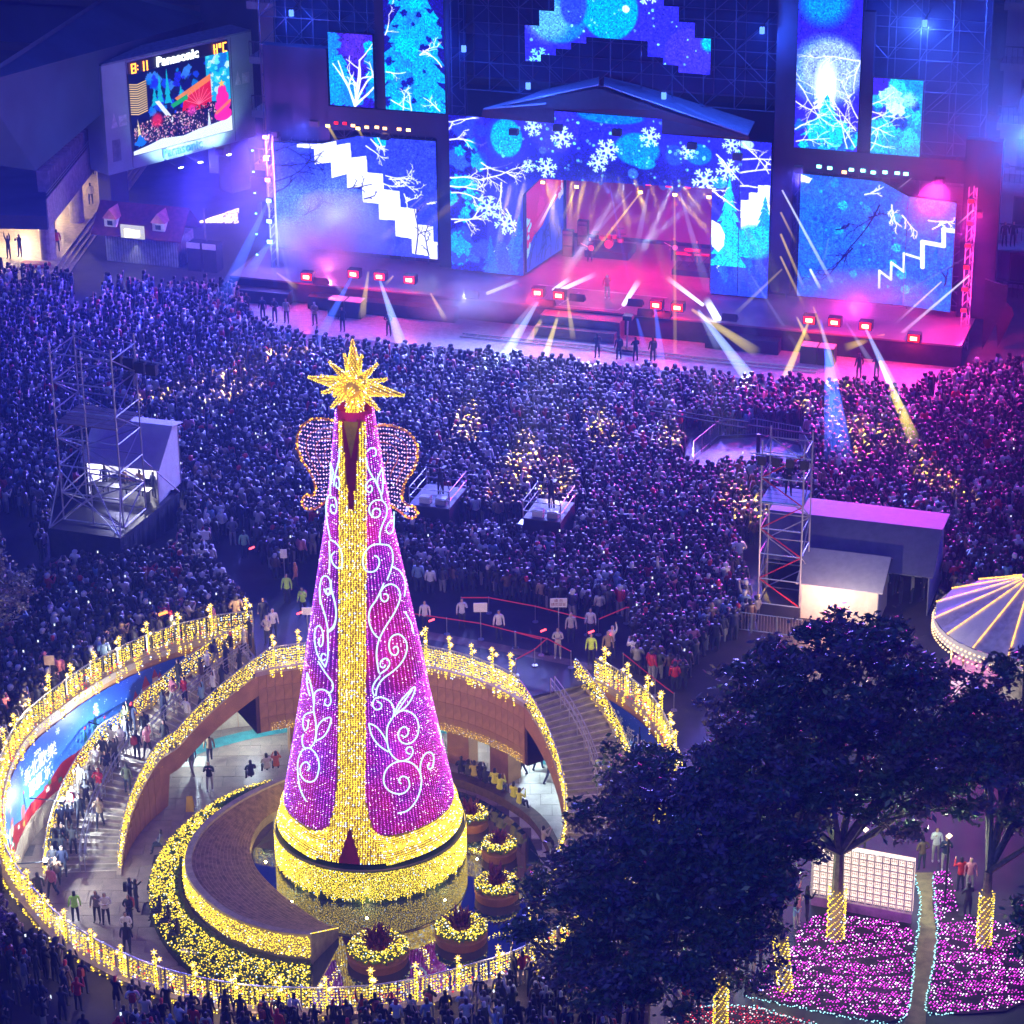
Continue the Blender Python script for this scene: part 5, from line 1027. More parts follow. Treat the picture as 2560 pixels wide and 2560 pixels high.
def person_arrays(pose, legs, sub, head='hair', coat=0):
    J, E_ = skeleton(pose, legs); me = bpy.data.meshes.new('skin_src'); me.from_pydata([j[1] for j in J], E_, []); o = bpy.data.objects.new('skin_src', me); COL.objects.link(o)
    md = o.modifiers.new('s', 'SKIN'); md.use_smooth_shade = True
    for i, j in enumerate(J): sv = me.skin_vertices[0].data[i]; r_ = j[2]; sv.radius = (r_ * (1.0 if j[0] not in ('chs', 'wst', 'pel') else 1.12), r_ * (1 if j[0] not in ('chs', 'wst', 'pel') else .82)); sv.use_root = (i == 0)
    if sub: m2 = o.modifiers.new('d', 'SUBSURF'); m2.levels = sub; m2.render_levels = sub
    dg = bpy.context.evaluated_depsgraph_get(); ev = o.evaluated_get(dg); m3 = bpy.data.meshes.new_from_object(ev)
    V = np.empty(len(m3.vertices) * 3, np.float32); m3.vertices.foreach_get('co', V); V = V.reshape(-1, 3)
    F = [tuple(p_.vertices) for p_ in m3.polygons]; Cn = np.array([p_.center[:] for p_ in m3.polygons]); bpy.data.objects.remove(o); bpy.data.meshes.remove(me); bpy.data.meshes.remove(m3)
    P0 = np.array([J[a][1] for a, b in E_]); P1 = np.array([J[b][1] for a, b in E_]); D = P1 - P0; L2 = (D ** 2).sum(1); nm = [(J[a][0], J[b][0]) for a, b in E_]
    t = np.clip(((Cn[:, None] - P0[None]) * D[None]).sum(2) / L2[None], 0, 1); dist = np.linalg.norm(Cn[:, None] - (P0[None] + t[..., None] * D[None]), axis=2); near = dist.argmin(1)
    mi = np.zeros(len(F), int)                                   # 0 jacket 1 trousers 2 skin 3 hair/hat 4 shoes
    for i, e in enumerate(near):
        a, b = nm[e]; z = Cn[i, 2]; y = Cn[i, 1]
        if b in ('hed', 'top') or (a == 'hed'):
            face = y > .055 and z < 1.665
            mi[i] = 2 if face else (0 if head == 'hood' else 3)
            if z < 1.50 and head != 'hood' and y > -.02: mi[i] = 2
            if head == 'long' and z < 1.5 and y < 0: mi[i] = 3
        elif b == 'fg': mi[i] = 2
        elif b in ('to',): mi[i] = 4
        elif b in ('kn', 'an') or (b == 'hp' and z < .88): mi[i] = 0 if (coat and z > .55 and b != 'an') else 1
    return V, F, mi
def person_mesh(name, pose, legs, sub=1, head='hair', trou=0, coat=0):
    V, F, mi = person_arrays(pose, legs, sub, head, coat); me = bpy.data.meshes.new(name); me.from_pydata(V.tolist(), [], F)
    if legs == 'sit': me.transform(Matrix.Translation((0, 0, -.45)))
    for q in (M_JACK, (M_TROU, M_TROUL)[trou], M_SKIN, {'hair': M_HAIR, 'long': M_HAIR, 'hood': M_HAIR, 'white_hat': M_CREAM, 'red_hat': M_REDH}[head], (M_SHOE, M_SHOEW)[trou]): me.materials.append(q)
    me.polygons.foreach_set('material_index', mi.tolist()); me.polygons.foreach_set('use_smooth', [True] * len(F)); me.update(); return me
VAR = {}
def var(pose, legs='stand', head='hair', trou=0, coat=0):
    k = (pose, legs, head, trou, coat)
    if k not in VAR: VAR[k] = person_mesh('person', pose, legs, 1, head, trou, coat)
    return VAR[k]
JC = {'black': (.012, .012, .018), 'navy': (.015, .02, .06), 'dark grey': (.05, .05, .06), 'grey': (.17, .17, .19), 'cream': (.55, .50, .42), 'white': (.68, .67, .66), 'brown': (.12, .07, .04), 'red': (.5, .02, .03), 'pink': (.55, .18, .25), 'light blue': (.18, .30, .45), 'olive': (.07, .08, .04), 'tan': (.33, .23, .13)}
JW = ['black'] * 16 + ['navy'] * 7 + ['dark grey'] * 4 + ['grey'] * 3 + ['cream'] * 2 + ['white'] * 3 + ['brown'] * 2 + ['red'] + ['pink'] + ['light blue'] + ['olive'] + ['tan']
HT = ['hair'] * 8 + ['long'] * 5 + ['white_hat'] + ['red_hat'] * 1 + ['hood'] * 2
HTXT = {'hair': 'black hair', 'long': 'long hair', 'white_hat': 'white hat', 'red_hat': 'red hat', 'hood': 'hood up'}
PTXT = {('down', 'down'): 'arms down', ('phone', 'phone'): 'photographing', ('up', 'down'): 'one arm raised', ('cross', 'cross'): 'arms folded', ('pocket', 'pocket'): 'hands in pockets', ('phone', 'down'): 'phone in hand', ('up', 'up'): 'both arms raised', ('down', 'phone'): 'hand at face'}
POSES = [('down', 'down'), ('phone', 'phone'), ('down', 'down'), ('cross', 'cross'), ('pocket', 'pocket'), ('phone', 'down'), ('up', 'down'), ('down', 'phone')]
n_people = 0; USED = {}
def person(x, y, z, yaw, color, pose=('down', 'down'), legs='stand', head='hair', trou=0, label=None, group=None, scale=1.0, coat=0, rgb=None, phone=False):
    """yaw: direction faced, radians from +y (away from the camera)"""
    global n_people; n_people += 1
    o = bpy.data.objects.new('person', var(pose, legs, head, trou, coat)); COL.objects.link(o); o.location = (float(x), float(y), float(z)); o.rotation_euler = (0, 0, yaw); o.scale = (scale, scale, scale * random.uniform(.97, 1.03))
    o.color = (*(rgb or JC[color]), 1); o['label'] = label; o['category'] = 'person'
    if group: o['group'] = group
    if legs != 'sit' and random.random() < .16:
        b_ = MB().add([(x * w, -.12 - y * .16, z) for z, w in ((1.0, .13), (1.05, .16), (1.32, .15), (1.42, .10)) for x, y in ((-1, 0), (1, 0), (.8, 1), (-.8, 1))], [(0, 1, 2, 3)[::-1], (12, 13, 14, 15)] + [(4 * i + k, 4 * i + (k + 1) % 4, 4 * i + 4 + (k + 1) % 4, 4 * i + 4 + k) for i in range(3) for k in range(4)]).build('backpack', random.choice([M_DARK, M_TROU, pbr('rucksack_red', (.3, .03, .03), .7), pbr('rucksack_tan', (.25, .18, .1), .7)])); b_.parent = o
    if phone:
        hx = {'phone': .0}.get(pose[0], .1); m_ = MB().box((0, .43, 1.53), (.075, .012, .15)); pm_ = m_.build('phone_screen', M_PHONE, None); pm_.parent = o
    return o
# --- named people --------------------------------------------------------------------------------
zP = -5.2
def pp(fn, x, y, z=0.0): return at(*fn(x, y), z)
SPEC = [  # fn,x,y (feet), z, yaw deg, colour, pose, legs, head, trousers, label
 (p3, 525, 955, zP, 10, 'black', ('down', 'down'), 'stand', 'hair', 0, 'guard in a lime green safety vest walking on the lower plaza', (.35, .8, .08)),
 (p3, 675, 955, zP, 170, 'grey', ('phone', 'down'), 'stand', 'long', 0, 'long haired girl in a grey top facing the camera on the lower plaza', None),
 (p3, 735, 965, zP, 190, 'white', ('cross', 'cross'), 'stand', 'long', 0, 'girl in a white top beside the girl in grey on the lower plaza', None),
 (p3, 905, 860, zP, -90, 'navy', ('phone', 'phone'), 'stand', 'hair', 0, 'tall person in navy reading a bright phone near the stone kerb', None),
 (p3, 945, 880, zP, -70, 'black', ('phone', 'down'), 'stand', 'hair', 0, 'person in black standing close behind the tall phone reader', None),
 (p3, 900, 990, zP, 150, 'black', ('cross', 'cross'), 'stand', 'hair', 0, 'person in a black jacket in the middle of the lower plaza', None),
 (p3, 880, 1110, zP, 185, 'white', ('cross', 'cross'), 'stand', 'hair', 0, 'person in a white hoodie with folded arms on the lower plaza', None),
 (p3, 880, 1175, zP, 0, 'black', ('down', 'down'), 'stand', 'hood', 0, 'small person in black just in front of the white hoodie', None),
 (p3, 275, 830, zP, 15, 'olive', ('down', 'down'), 'stand', 'hair', 0, 'person in dark olive close to the left end of the near railing', None),
 (p3, 365, 780, zP, 150, 'pink', ('down', 'down'), 'walk', 'long', 0, 'person in a salmon pink coat at the foot of the left stairs', None),
 (p1, 1450, 1455, zP, 180, 'black', ('phone', 'phone'), 'stand', 'hair', 1, 'person in a black jacket and light shorts on the open paving', None),
 (p1, 1450, 1260, zP, 10, 'tan', ('down', 'down'), 'walk', 'hair', 0, 'person in tan walking away under the left stairs', None),
 (p1, 1330, 1345, zP, 40, 'grey', ('down', 'down'), 'walk', 'hair', 1, 'person with pale trousers half hidden under the left stairs', None),
 (p5b, 160, 1330, zP, 60, 'black', ('down', 'down'), 'walk', 'hair', 0, 'person in black walking left under the balcony', None),
 (p5b, 265, 1310, zP, -40, 'pink', ('down', 'down'), 'walk', 'long', 0, 'person with a shoulder bag walking under the balcony', None),
 (p5b, 345, 1410, zP, -60, 'black', ('down', 'down'), 'walk', 'hair', 0, 'person striding beneath the right stair wall', None),
 (p5, 1140, 350, 0, 175, 'white', ('down', 'down'), 'stand', 'hair', 0, 'steward in a white jacket by the red rope, nearest the tree', None),
 (p5, 1395, 330, 0, 190, 'white', ('phone', 'down'), 'stand', 'hair', 0, 'steward in a white jacket with a strap by the red rope', None),
 (p5, 1650, 410, 0, 180, 'white', ('down', 'down'), 'stand', 'hair', 0, 'steward in a white jacket right of the blank sign board', None),
 (p5b, 400, 540, 0, 175, 'cream', ('cross', 'cross'), 'stand', 'hair', 1, 'person all in cream standing behind the red rope', None),
 (p5b, 625, 400, 0, 170, 'white', ('down', 'down'), 'stand', 'hair', 0, 'person in a white jacket waving a red light baton', None),
 (p5b, 775, 530, 0, 160, 'white', ('up', 'down'), 'stand', 'hood', 0, 'person in a white poncho raising a red baton', None),
 (p5b, 630, 585, 0, 170, 'black', ('down', 'down'), 'stand', 'hair', 0, 'guard in a yellow vest by the right railing corner', (.6, .8, .05)),
 (p5b, 745, 560, 0, 170, 'tan', ('down', 'down'), 'stand', 'hood', 0, 'person in a tan coat by the right railing corner', None),
 (p5b, 490, 430, 0, 180, 'cream', ('down', 'down'), 'stand', 'hood', 0, 'person in a cream hood beside the tall sign post', None),
 (p5, 190, 160, 0, 170, 'black', ('down', 'down'), 'stand', 'hair', 0, 'guard in a yellow vest on the dark ground left of the tree', (.5, .8, .1)),
 (p5, 300, 250, 0, 160, 'black', ('phone', 'down'), 'stand', 'hair', 0, 'guard in a yellow vest holding a red baton left of the tree', (.5, .8, .1)),
 (p5, 250, 80, 0, 80, 'tan', ('down', 'down'), 'walk', 'hood', 0, 'person in an orange tan coat bending beside a pram', (.5, .2, .06)),
 (p5, 30, 330, 0, 180, 'navy', ('down', 'down'), 'stand', 'hair', 0, 'person in navy at the head of the left stairs', None),
 (p5, 95, 400, 0, 200, 'white', ('down', 'down'), 'stand', 'hood', 0, 'person in a white coat at the head of the left stairs', None),
 (p5, 55, 450, 0, 150, 'cream', ('cross', 'cross'), 'stand', 'hood', 0, 'person in a cream coat with a dark cross above the left stairs', None),
 (cL, 1610, 1560, 0, 0, 'grey', ('pocket', 'pocket'), 'stand', 'white_hat', 1, 'person in grey with a white hat on the open path left of the tree', None),
 (cL, 1690, 1650, 0, 0, 'black', ('down', 'down'), 'stand', 'hair', 0, 'guard in a pale green vest on the open path left of the tree', (.3, .7, .3)),
]
for fn, x, y, z, yw, cl, pose, legs, head, tr_, lb, rgb in SPEC:
    P = pp(fn, x, y, z); person(P[0], P[1], z, R(yw), cl, pose, legs, head, tr_, lb, rgb=rgb, scale=1.0)
# people on the left stairs
stair = [(p1, 1560, 640, 'navy', 'black hooded'), (p1, 1690, 540, 'cream', ''), (p1, 1660, 690, 'black', ''), (p1, 1390, 760, 'brown', ''), (p1, 1280, 870, 'red', ''), (p1, 1200, 880, 'pink', ''), (p1, 1130, 970, 'navy', ''), (p1, 1400, 920, 'light blue', ''), (p1, 1480, 850, 'white', ''), (p1, 1540, 800, 'navy', ''), (p1, 1330, 1040, 'white', ''), (p1, 1025, 1220, 'pink', ''), (p1, 950, 1250, 'navy', ''), (p1, 860, 1070, 'olive', ''), (p1, 880, 1150, 'black', ''), (p1, 780, 1210, 'cream', ''), (p1, 840, 1220, 'white', ''), (p1, 1180, 1190, 'black', ''), (p1, 885, 1480, 'olive', ''), (p1, 665, 1350, 'white', ''), (p1, 740, 1390, 'navy', ''), (p1, 630, 1500, 'grey', ''), (p1, 690, 1510, 'red', ''), (p1, 560, 1690, 'black', ''), (p1, 515, 1640, 'cream', ''), (p1, 695, 1720, 'tan', ''), (p1, 560, 1480, 'white', ''), (p1, 480, 1760, 'navy', ''), (p1, 440, 1900, 'black', ''), (p1, 380, 1890, 'black', ''), (p1, 510, 1900, 'dark grey', ''), (p1, 1440, 700, 'white', ''), (p1, 1600, 570, 'black', ''), (p3, 380, 560, 'black', ''), (p3, 440, 640, 'navy', ''), (p3, 400, 720, 'brown', ''), (p3, 430, 560, 'black', ''), (p3, 350, 640, 'dark grey', ''), (p1, 1730, 470, 'black', ''), (p1, 1490, 620, 'grey', ''), (p1, 1240, 760, 'black', ''), (p1, 1000, 1120, 'black', ''), (p1, 920, 1050, 'navy', ''), (p1, 720, 1290, 'black', ''), (p1, 800, 1300, 'dark grey', ''), (p1, 600, 1590, 'dark grey', ''), (p1, 400, 1760, 'navy', '')]
def on_stairs(fn, x, y):
    best = None
    for z in np.arange(0, -5.25, -.05):
        P = at(*fn(x, y), z); a = math.degrees(math.atan2(P[1] - CY, P[0] - CX)) % 360; r_ = math.hypot(P[0] - CX, P[1] - CY); e = abs(zleft(a) - z)
        if best is None or e < best[0]: best = (e, P, a, r_)
    e, P, a, r_ = best; r_ = min(max(r_, 10.9), 13.5); Q = arc(a, r_, zleft(a)); return Q, a
for k, (fn, x, y, cl, _) in enumerate(stair):
    Q, a = on_stairs(fn, x, y); dn = k % 3 != 0; pose = random.choice(POSES); head = random.choice(HT); w_ = 'upper left stairs' if a < 143 else ('left stair landing' if a < 151 else 'lower left stairs')
    person(Q[0], Q[1], Q[2] + .02, R(a + (0 if dn else 180)), cl, pose, 'walk' if k % 2 else 'stand', head, int(random.random() < .25), 'person in %s going %s the %s, %s, %s' % (cl, 'down' if dn else 'up', w_, HTXT[head], PTXT[pose]), 'people on the left stairs')
# seated people
for k, (fn, x, y, z, yw, cl, rgb, lb) in enumerate([
 (p5, 1620, 1450, -4.72, -20, 'black', (.75, .75, .05), 'person in a bright yellow jacket seated on the pool bench, farthest of four'), (p5, 1655, 1490, -4.72, -25, 'black', (.75, .75, .05), 'second of four people in yellow jackets seated on the pool bench'),
 (p5, 1750, 1545, -4.72, -40, 'black', (.75, .75, .05), 'third of four people in yellow jackets seated on the pool bench'), (p5, 1790, 1590, -4.72, -45, 'black', (.75, .75, .05), 'nearest of four people in yellow jackets seated on the pool bench'),
 (p5, 1390, 1370, -4.72, 0, 'black', None, 'person in black at the far end of the pool bench'), (p5, 1440, 1390, -4.72, -5, 'dark grey', None, 'person in dark grey seated beside the one in black at the far end'), (p5, 1480, 1400, -4.72, -10, 'tan', (.5, .4, .08), 'person in a mustard jacket seated on the far part of the bench'),
 (p5, 1525, 1410, -4.72, -10, 'black', None, 'hunched person in black seated left of the yellow jackets'), (p5, 1555, 1440, -4.72, -15, 'navy', None, 'person in navy seated right next to the yellow jackets'), (p5b, 300, 1850, -4.72, -75, 'cream', None, 'person in a white coat seated alone on the near pool bench'),
 (p5, 50, 1345, -4.4, 20, 'cream', None, 'person seen from behind seated above the stone crescent'), (p5, 115, 1330, -4.4, 10, 'red', (.5, .12, .03), 'person in an orange scarf seated above the stone crescent'), (p1, 1735, 1395, -4.7, 20, 'navy', None, 'person in navy seated behind the hedge'),
 (p3, 1110, 930, -4.85, 90, 'navy', None, 'person in navy reclining on the kerb by the hedge'), (p3, 1170, 1000, -4.85, 90, 'black', None, 'person in black reclining on the kerb by the hedge, nearer'), (p3, 1230, 1090, -4.85, 80, 'black', None, 'person in black seated by the hedge next to a white box'), (p3, 1120, 470, -4.85, 90, 'grey', None, 'grey figure seated in the shadow left of the hedge')]):
    P = pp(fn, x, y, z); person(P[0], P[1], z, R(yw), cl, ('phone', 'phone') if k % 2 else ('cross', 'cross'), 'sit', 'hair', 0, lb, 'people seated round the pool', rgb=rgb)
# guards before the stage, crew, band
for k, (fn, x, y, cl) in enumerate([(c1, 1330, 1700, 'dark grey'), (c1, 1413, 1720, 'navy'), (c1, 1477, 1730, 'black'), (c1, 1540, 1735, 'cream'), (c1, 1692, 1750, 'tan'), (c1, 1840, 1780, 'black'), (cM, 890, 110, 'dark grey'), (c3, 1080, 1690, 'black'), (c3, 1180, 1700, 'black'), (c3, 1285, 1700, 'black'), (c3, 950, 1680, 'dark grey'), (c4, 670, 1830, 'black'), (c4, 755, 1830, 'navy')]):
    P = pp(fn, x, y); person(P[0], P[1], 0, R(160 if k < 7 else 20), cl, ('down', 'down') if k % 2 else ('cross', 'cross'), 'stand', 'hair', 0, 'security guard in %s %s' % (cl, ['at the far left before the stage', 'second along before the stage', 'third along before the stage', 'in a pale vest before the stage', 'in a tan vest left of the star', 'directly above the star', 'right of the star before the stage', 'tall in a long coat beside the camera rails', 'crouching close to the tall coat', 'beside the camera rails, farthest right of three', 'left of the tall coat by the rails', 'alone at the right end before the stage', 'near the right end before the stage'][k]), 'security guards in the pit before the stage')
def onstage(fn, x, y, z=1.5): return at(*fn(x, y), z)
P = onstage(c3, 1010, 1320); singer = person(P[0], P[1], 1.51, R(165), 'red', ('mic', 'down'), 'stand', 'hair', 1, 'singer in a red top and pale trousers at the stage front')
MB().tube((.06, .19, 1.50), (.03, .24, 1.58), .03, 6).build('microphone', M_BLACK, singer, world=False)
M_GUIT = pbr('guitar_wood', (.6, .35, .2), .3, var=.1)
for fn, x, y, lb in ((c3, 905, 1095, 'guitarist in dark clothes left of the drum riser'), (c3, 1410, 1090, 'guitarist with a white guitar on the right of the stage')):
    P = onstage(fn, x, y); g_ = person(P[0], P[1], 1.51, R(170), 'black', ('cross', 'down'), 'stand', 'long', 0, lb)
    MB().tube((-.12, .22, 1.02), (-.12, .28, 1.02), .19, 12).tube((.08, .25, 1.08), (.62, .25, 1.36), .025, 5).build('guitar', M_GUIT if 'dark' in lb else M_WHITE, g_, world=False)
P = ST(9.4, 6.9, 2.0); person(P[0], P[1], 2.0, R(165), 'dark grey', ('cross', 'cross'), 'sit', 'hair', 0, 'drummer seated behind the drum kit')
P = ST(16, 4.6, 1.9); person(P[0], P[1], 1.9, R(165), 'black', ('cross', 'cross'), 'stand', 'hair', 0, 'keyboard player behind the red keyboards')
dk = thing('drum_kit', 'drum kit with cymbals on a black riser', 'drum kit', ST(9.4, 6.2, 2.0)); M_DRUM = pbr('drum_shell', (.5, .05, .08), .3, var=.1); M_CYM = pbr('cymbal', (.7, .5, .2), .25, .8)
MB().tube(ST(9.4, 5.9, 2.3), ST(9.4, 6.35, 2.3), .3, 14).build('bass_drum', M_DRUM, dk)
for s_, d_, z, r_ in ((8.9, 6.3, 2.6, .18), (9.4, 6.1, 2.85, .16), (9.8, 6.1, 2.85, .17), (10.1, 6.5, 2.5, .22), (8.7, 6.7, 2.55, .2)): MB().tube(ST(s_, d_, z - .15), ST(s_, d_, z + .1), r_, 12).build('drum', M_DRUM, dk)
for s_, d_, z in ((8.5, 6.0, 3.1), (10.4, 6.0, 3.1), (8.3, 6.6, 2.8), (10.0, 6.9, 3.2)): MB().tube(ST(s_, d_, 2.0), ST(s_, d_, z), .015, 4).tube(ST(s_, d_, z), ST(s_, d_, z + .02), .24, 12, r2=.02).build('cymbal', M_CYM, dk)
for k, (x, y) in enumerate(((775, 1060), (865, 1000))):
    P = onstage(c3, x, y); q = thing('amplifier', 'stack of black guitar amplifiers, %s' % ('shorter one at the side', 'taller one nearer the drums')[k], 'amplifier', P)
    for j, h in enumerate((.75, .75, .3)[: 3]): MB().fbox(P, SU, SN, (-.38, .38), (-.2, .2), (.78 * j, .78 * j + h)).build('cabinet', M_BLACK, q); MB().fbox(P, SU, SN, (-.33, .33), (-.215, -.203), (.78 * j + .05, .78 * j + h - .05)).build('grille', pbr('speaker_cloth', (.12, .1, .1), .8), q)
q = thing('keyboard', 'red lit keyboards on stands with a small screen', 'keyboard', ST(16, 3.6, 1.9))
for s_, z in ((15.3, 2.8), (16.6, 2.85), (15.9, 3.1)): MB().fbox(SP0, SU, SN, (s_ - .55, s_ + .55), (3.6, 3.95), (z, z + .1)).build('keybed', M_RED, q); MB().tube(ST(s_ - .4, 3.7, 1.9), ST(s_ + .4, 3.7, z), .02, 4).tube(ST(s_ + .4, 3.7, 1.9), ST(s_ - .4, 3.7, z), .02, 4).build('stand', M_BLACK, q)
for k, (fn, x, y) in enumerate(((c3, 190, 1310), (c3, 650, 1375), (c3, 1240, 1420), (c3, 1350, 1440), (c3, 1750, 1450), (c2, 490, 1720), (c3, 830, 1330), (c3, 1180, 1360))):
    P = SPX(*fn(x, y), -5.0); P[2] = max(1.5, P[2]); q = thing('stage_monitor', 'black wedge monitor on the lip of the stage, %s one placed' % ordn(k), 'speaker', P, 'wedge monitors along the stage lip'); V = [P + a * SU + b * SN + np.array([0, 0, c_]) for a, b, c_ in ((-.5, -.25, 0), (.5, -.25, 0), (.5, .3, 0), (-.5, .3, 0), (-.5, -.05, .45), (.5, -.05, .45), (.5, .3, .1), (-.5, .3, .1))]
    MB().hexa(V).build('cabinet', M_BLACK, q)
# ------------------------------------------------------------------ the crowd
AUD = [(-120, 690), (0, 700), (180, 715), (190, 800), (235, 800), (270, 735), (466, 740), (560, 745), (605, 780), (625, 825), (700, 865), (871, 892), (1100, 916), (1307, 934), (1514, 957), (1721, 976), (1900, 992), (2043, 996), (2266, 1008), (2421, 965), (2499, 945), (2700, 930), (2700, 1480), (2450, 1500), (2420, 1560), (2330, 1560), (2325, 1500), (1900, 1545), (1860, 1600), (1760, 1640), (1700, 1740), (1670, 1720), (1590, 1690), (1557, 1625), (1600, 1560), (1565, 1554), (1424, 1550), (1300, 1513), (1170, 1480), (1060, 1490), (940, 1420), (770, 1400), (700, 1480), (660, 1420), (610, 1330), (560, 1335), (540, 1400), (575, 1510), (620, 1560), (600, 1900), (-120, 2300)]
HOLES_PX = [[(125, 1280), (160, 1240), (440, 1240), (445, 1390), (300, 1440), (125, 1420)], [(0, 1500), (0, 1280), (75, 1300), (100, 1420), (220, 1410), (205, 1440), (60, 1480)], [(530, 1450), (545, 1350), (640, 1340), (640, 1540), (600, 1540)]]
def okcrowd(x, y):
    px, py = proj(np.array([x, y, 0.0]))
    if not (-130 < px < 2690): return False
    if inpoly(np.array(px), np.array(py), AUD):
        for h_ in HOLES_PX:
            if inpoly(np.array(px), np.array(py), h_): return False
    elif not (y < 97 and -27 < x < 4.5 and py < 2680): return False
    elif y < 97 and x > 3.2 and y > 90: return False
    return True
excl = [(-25.3, -18.2, 131.3, 140.6), (-6, -2.7, 134.8, 139.3), (.3, 3.4, 132.9, 137.0), (12.2, 22.6, 124.6, 133.6), (10.0, 17.5, 142.3, 149.3), (-3.0, .6, 134.6, 136.4)]
RG = np.array(resample(RING, .5)); pts = []
def near_ring(x, y, r_): return np.min(np.hypot(RG[:, 0] - x, RG[:, 1] - y)) < r_
yy = 84.0
while yy < 186:
    sp_ = .58 if yy > 100 else .66
    for xx in np.arange(-45, 45, sp_):
        x = xx + random.uniform(-.2, .2); y = yy + random.uniform(-.2, .2)
        if abs(x) > .21 * y + 3: continue
        if any(a < x < b and c_ < y < d for a, b, c_, d in excl): continue
        if (x - CX) ** 2 + (y - CY) ** 2 < 21 ** 2 and (inpoly(np.array(x), np.array(y), HOLE) or near_ring(x, y, .6 if y > 97 else 1.45)): continue
        if not okcrowd(x, y): continue
        if y < 92 and x < -15 and random.random() < .45: continue
        if y > 172 and random.random() < .25: continue
        if random.random() < .05 + .10 * (math.sin(x * .9 + 2 * math.sin(y * .4)) * math.sin(y * .7 + 1.3) > .55): continue
        pts.append((x, y))
    yy += sp_ * .98
pts.sort(key=lambda p_: p_[0] ** 2 + p_[1] ** 2 + CAMH ** 2)
N_IND = max(0, 300 - n_people); near = pts[:0]; far = []
cand = [p_ for p_ in pts if -30 < proj(np.array([p_[0], p_[1], .9]))[0] < 2590 and proj(np.array([p_[0], p_[1], 1.7]))[1] < 2575]
near = cand[:N_IND]; ns = set(near); far = [p_ for p_ in pts if p_ not in ns]
STAGE_C = ST(11, 0, 0)
for x, y in near:
    cl = random.choice(JW); head = random.choice(HT); pose = random.choice(POSES); yaw = math.atan2(-(TX - x), TY - y) + random.uniform(-.5, .5)
    px, py = proj(np.array([x, y, 0]));
    zone = ('%s %s' % ('at the rail' if near_ring(x, y, 2.2) else 'behind others', 'at the far left' if x < -17 else 'left of the hedge' if x < -12 else 'under the glowing hedge' if x < -7.5 else 'below the largest planter' if x < -3 else 'at its right end')) if y < 99 else ('beyond the mural rail' if x < -8 else 'beside the right rail')
    lb = 'person in %s, %s, %s, %s' % (cl, HTXT[head], PTXT[pose], zone)
    person(x, y, 0, yaw, cl, pose, 'stand', head, int(random.random() < .2), lb, lb[10:], random.uniform(.93, 1.04), int(random.random() < .3), phone=(pose == ('phone', 'phone') and random.random() < .35))
# the mass of the audience: one object, each body a low skinned figure
LOW = []
for pose in (('down', 'down'), ('phone', 'phone'), ('cross', 'cross'), ('up', 'down'), ('pocket', 'pocket')):
    V, F, mi = person_arrays(pose, 'stand', 0, 'hair'); T_ = []; tm = []
    for f, q in zip(F, mi):
        for k in range(1, len(f) - 1): T_.append((f[0], f[k], f[k + 1])); tm.append(q)
    LOW.append((V, np.array(T_), np.array(tm)))
n_ = len(far); order = rng.choice(5, n_, p=[.46, .17, .2, .03, .14]); VS = []; FS = []; CS = []; base = 0
pal = [JC[k] for k in JW]; far_a = np.array(far)
for v in range(5):
    idx = np.where(order == v)[0]; V, T_, tm = LOW[v]; hd_ = V[:, 2] > 1.5; V = V * np.array([1.12, 1.15, 1.0]); V[hd_ & (np.abs(V[:, 0]) < .15)] = (V[hd_ & (np.abs(V[:, 0]) < .15)] - [0, 0, 1.6]) * 1.02 + [0, 0, 1.60]; T_l = T_; used, inv = np.unique(T_.ravel(), return_inverse=True)
    # split vertices by material so that colours stay crisp
    key = T_.ravel() * 8 + np.repeat(tm, 3); uk, inv = np.unique(key, return_inverse=True); Vk = V[uk // 8]; mk_ = uk % 8; Tk = inv.reshape(-1, 3); m_ = len(idx)
    if m_ == 0: continue
    X = far_a[idx]; tgt = np.where(X[:, 1:2] > 112, np.array([[STAGE_C[0], STAGE_C[1]]]), np.array([[TX, TY]])); yaw = np.arctan2(-(tgt[:, 0] - X[:, 0]), tgt[:, 1] - X[:, 1]) + rng.normal(0, .35, m_); sc = rng.uniform(.84, 1.06, m_)
    C_, S_ = np.cos(yaw), np.sin(yaw); vx = (Vk[None, :, 0] * C_[:, None] - Vk[None, :, 1] * S_[:, None]) * sc[:, None] + X[:, 0:1]; vy = (Vk[None, :, 0] * S_[:, None] + Vk[None, :, 1] * C_[:, None]) * sc[:, None] + X[:, 1:2]; vz = Vk[None, :, 2] * sc[:, None]
    jc = np.array([random.choice(pal) for _ in range(m_)]); hr = rng.random(m_); hc = np.where((hr < .065)[:, None], np.array([[.65, .63, .6]]), np.where((hr < .08)[:, None], np.array([[.5, .03, .04]]), np.where((hr < .2)[:, None], jc, np.array([[.02, .017, .016]])))); tc_ = np.where((rng.random(m_) < .15)[:, None], np.array([[.3, .3, .3]]), np.array([[.03, .035, .06]]))
    table = np.stack([jc, tc_, np.tile([.5, .3, .21], (m_, 1)), hc, np.tile([.06, .06, .06], (m_, 1))], 1); col = table[:, mk_, :]
    VS.append(np.stack([vx, vy, vz], 2).reshape(-1, 3)); FS.append((Tk[None] + (base + len(Vk) * np.arange(m_))[:, None, None]).reshape(-1, 3)); CS.append(col.reshape(-1, 3)); base += len(Vk) * m_
cm = mesh_np('crowd', np.vstack(VS), np.vstack(FS), vcol_pbr('crowd_cloth', .45), np.vstack(CS)); co_ = link('crowd', cm); tag(co_, 'dense audience of several thousand people packed before the stage', 'crowd', kind='stuff')
print('people', n_people + len(near), 'crowd', len(far), 'tris', len(cm.polygons))
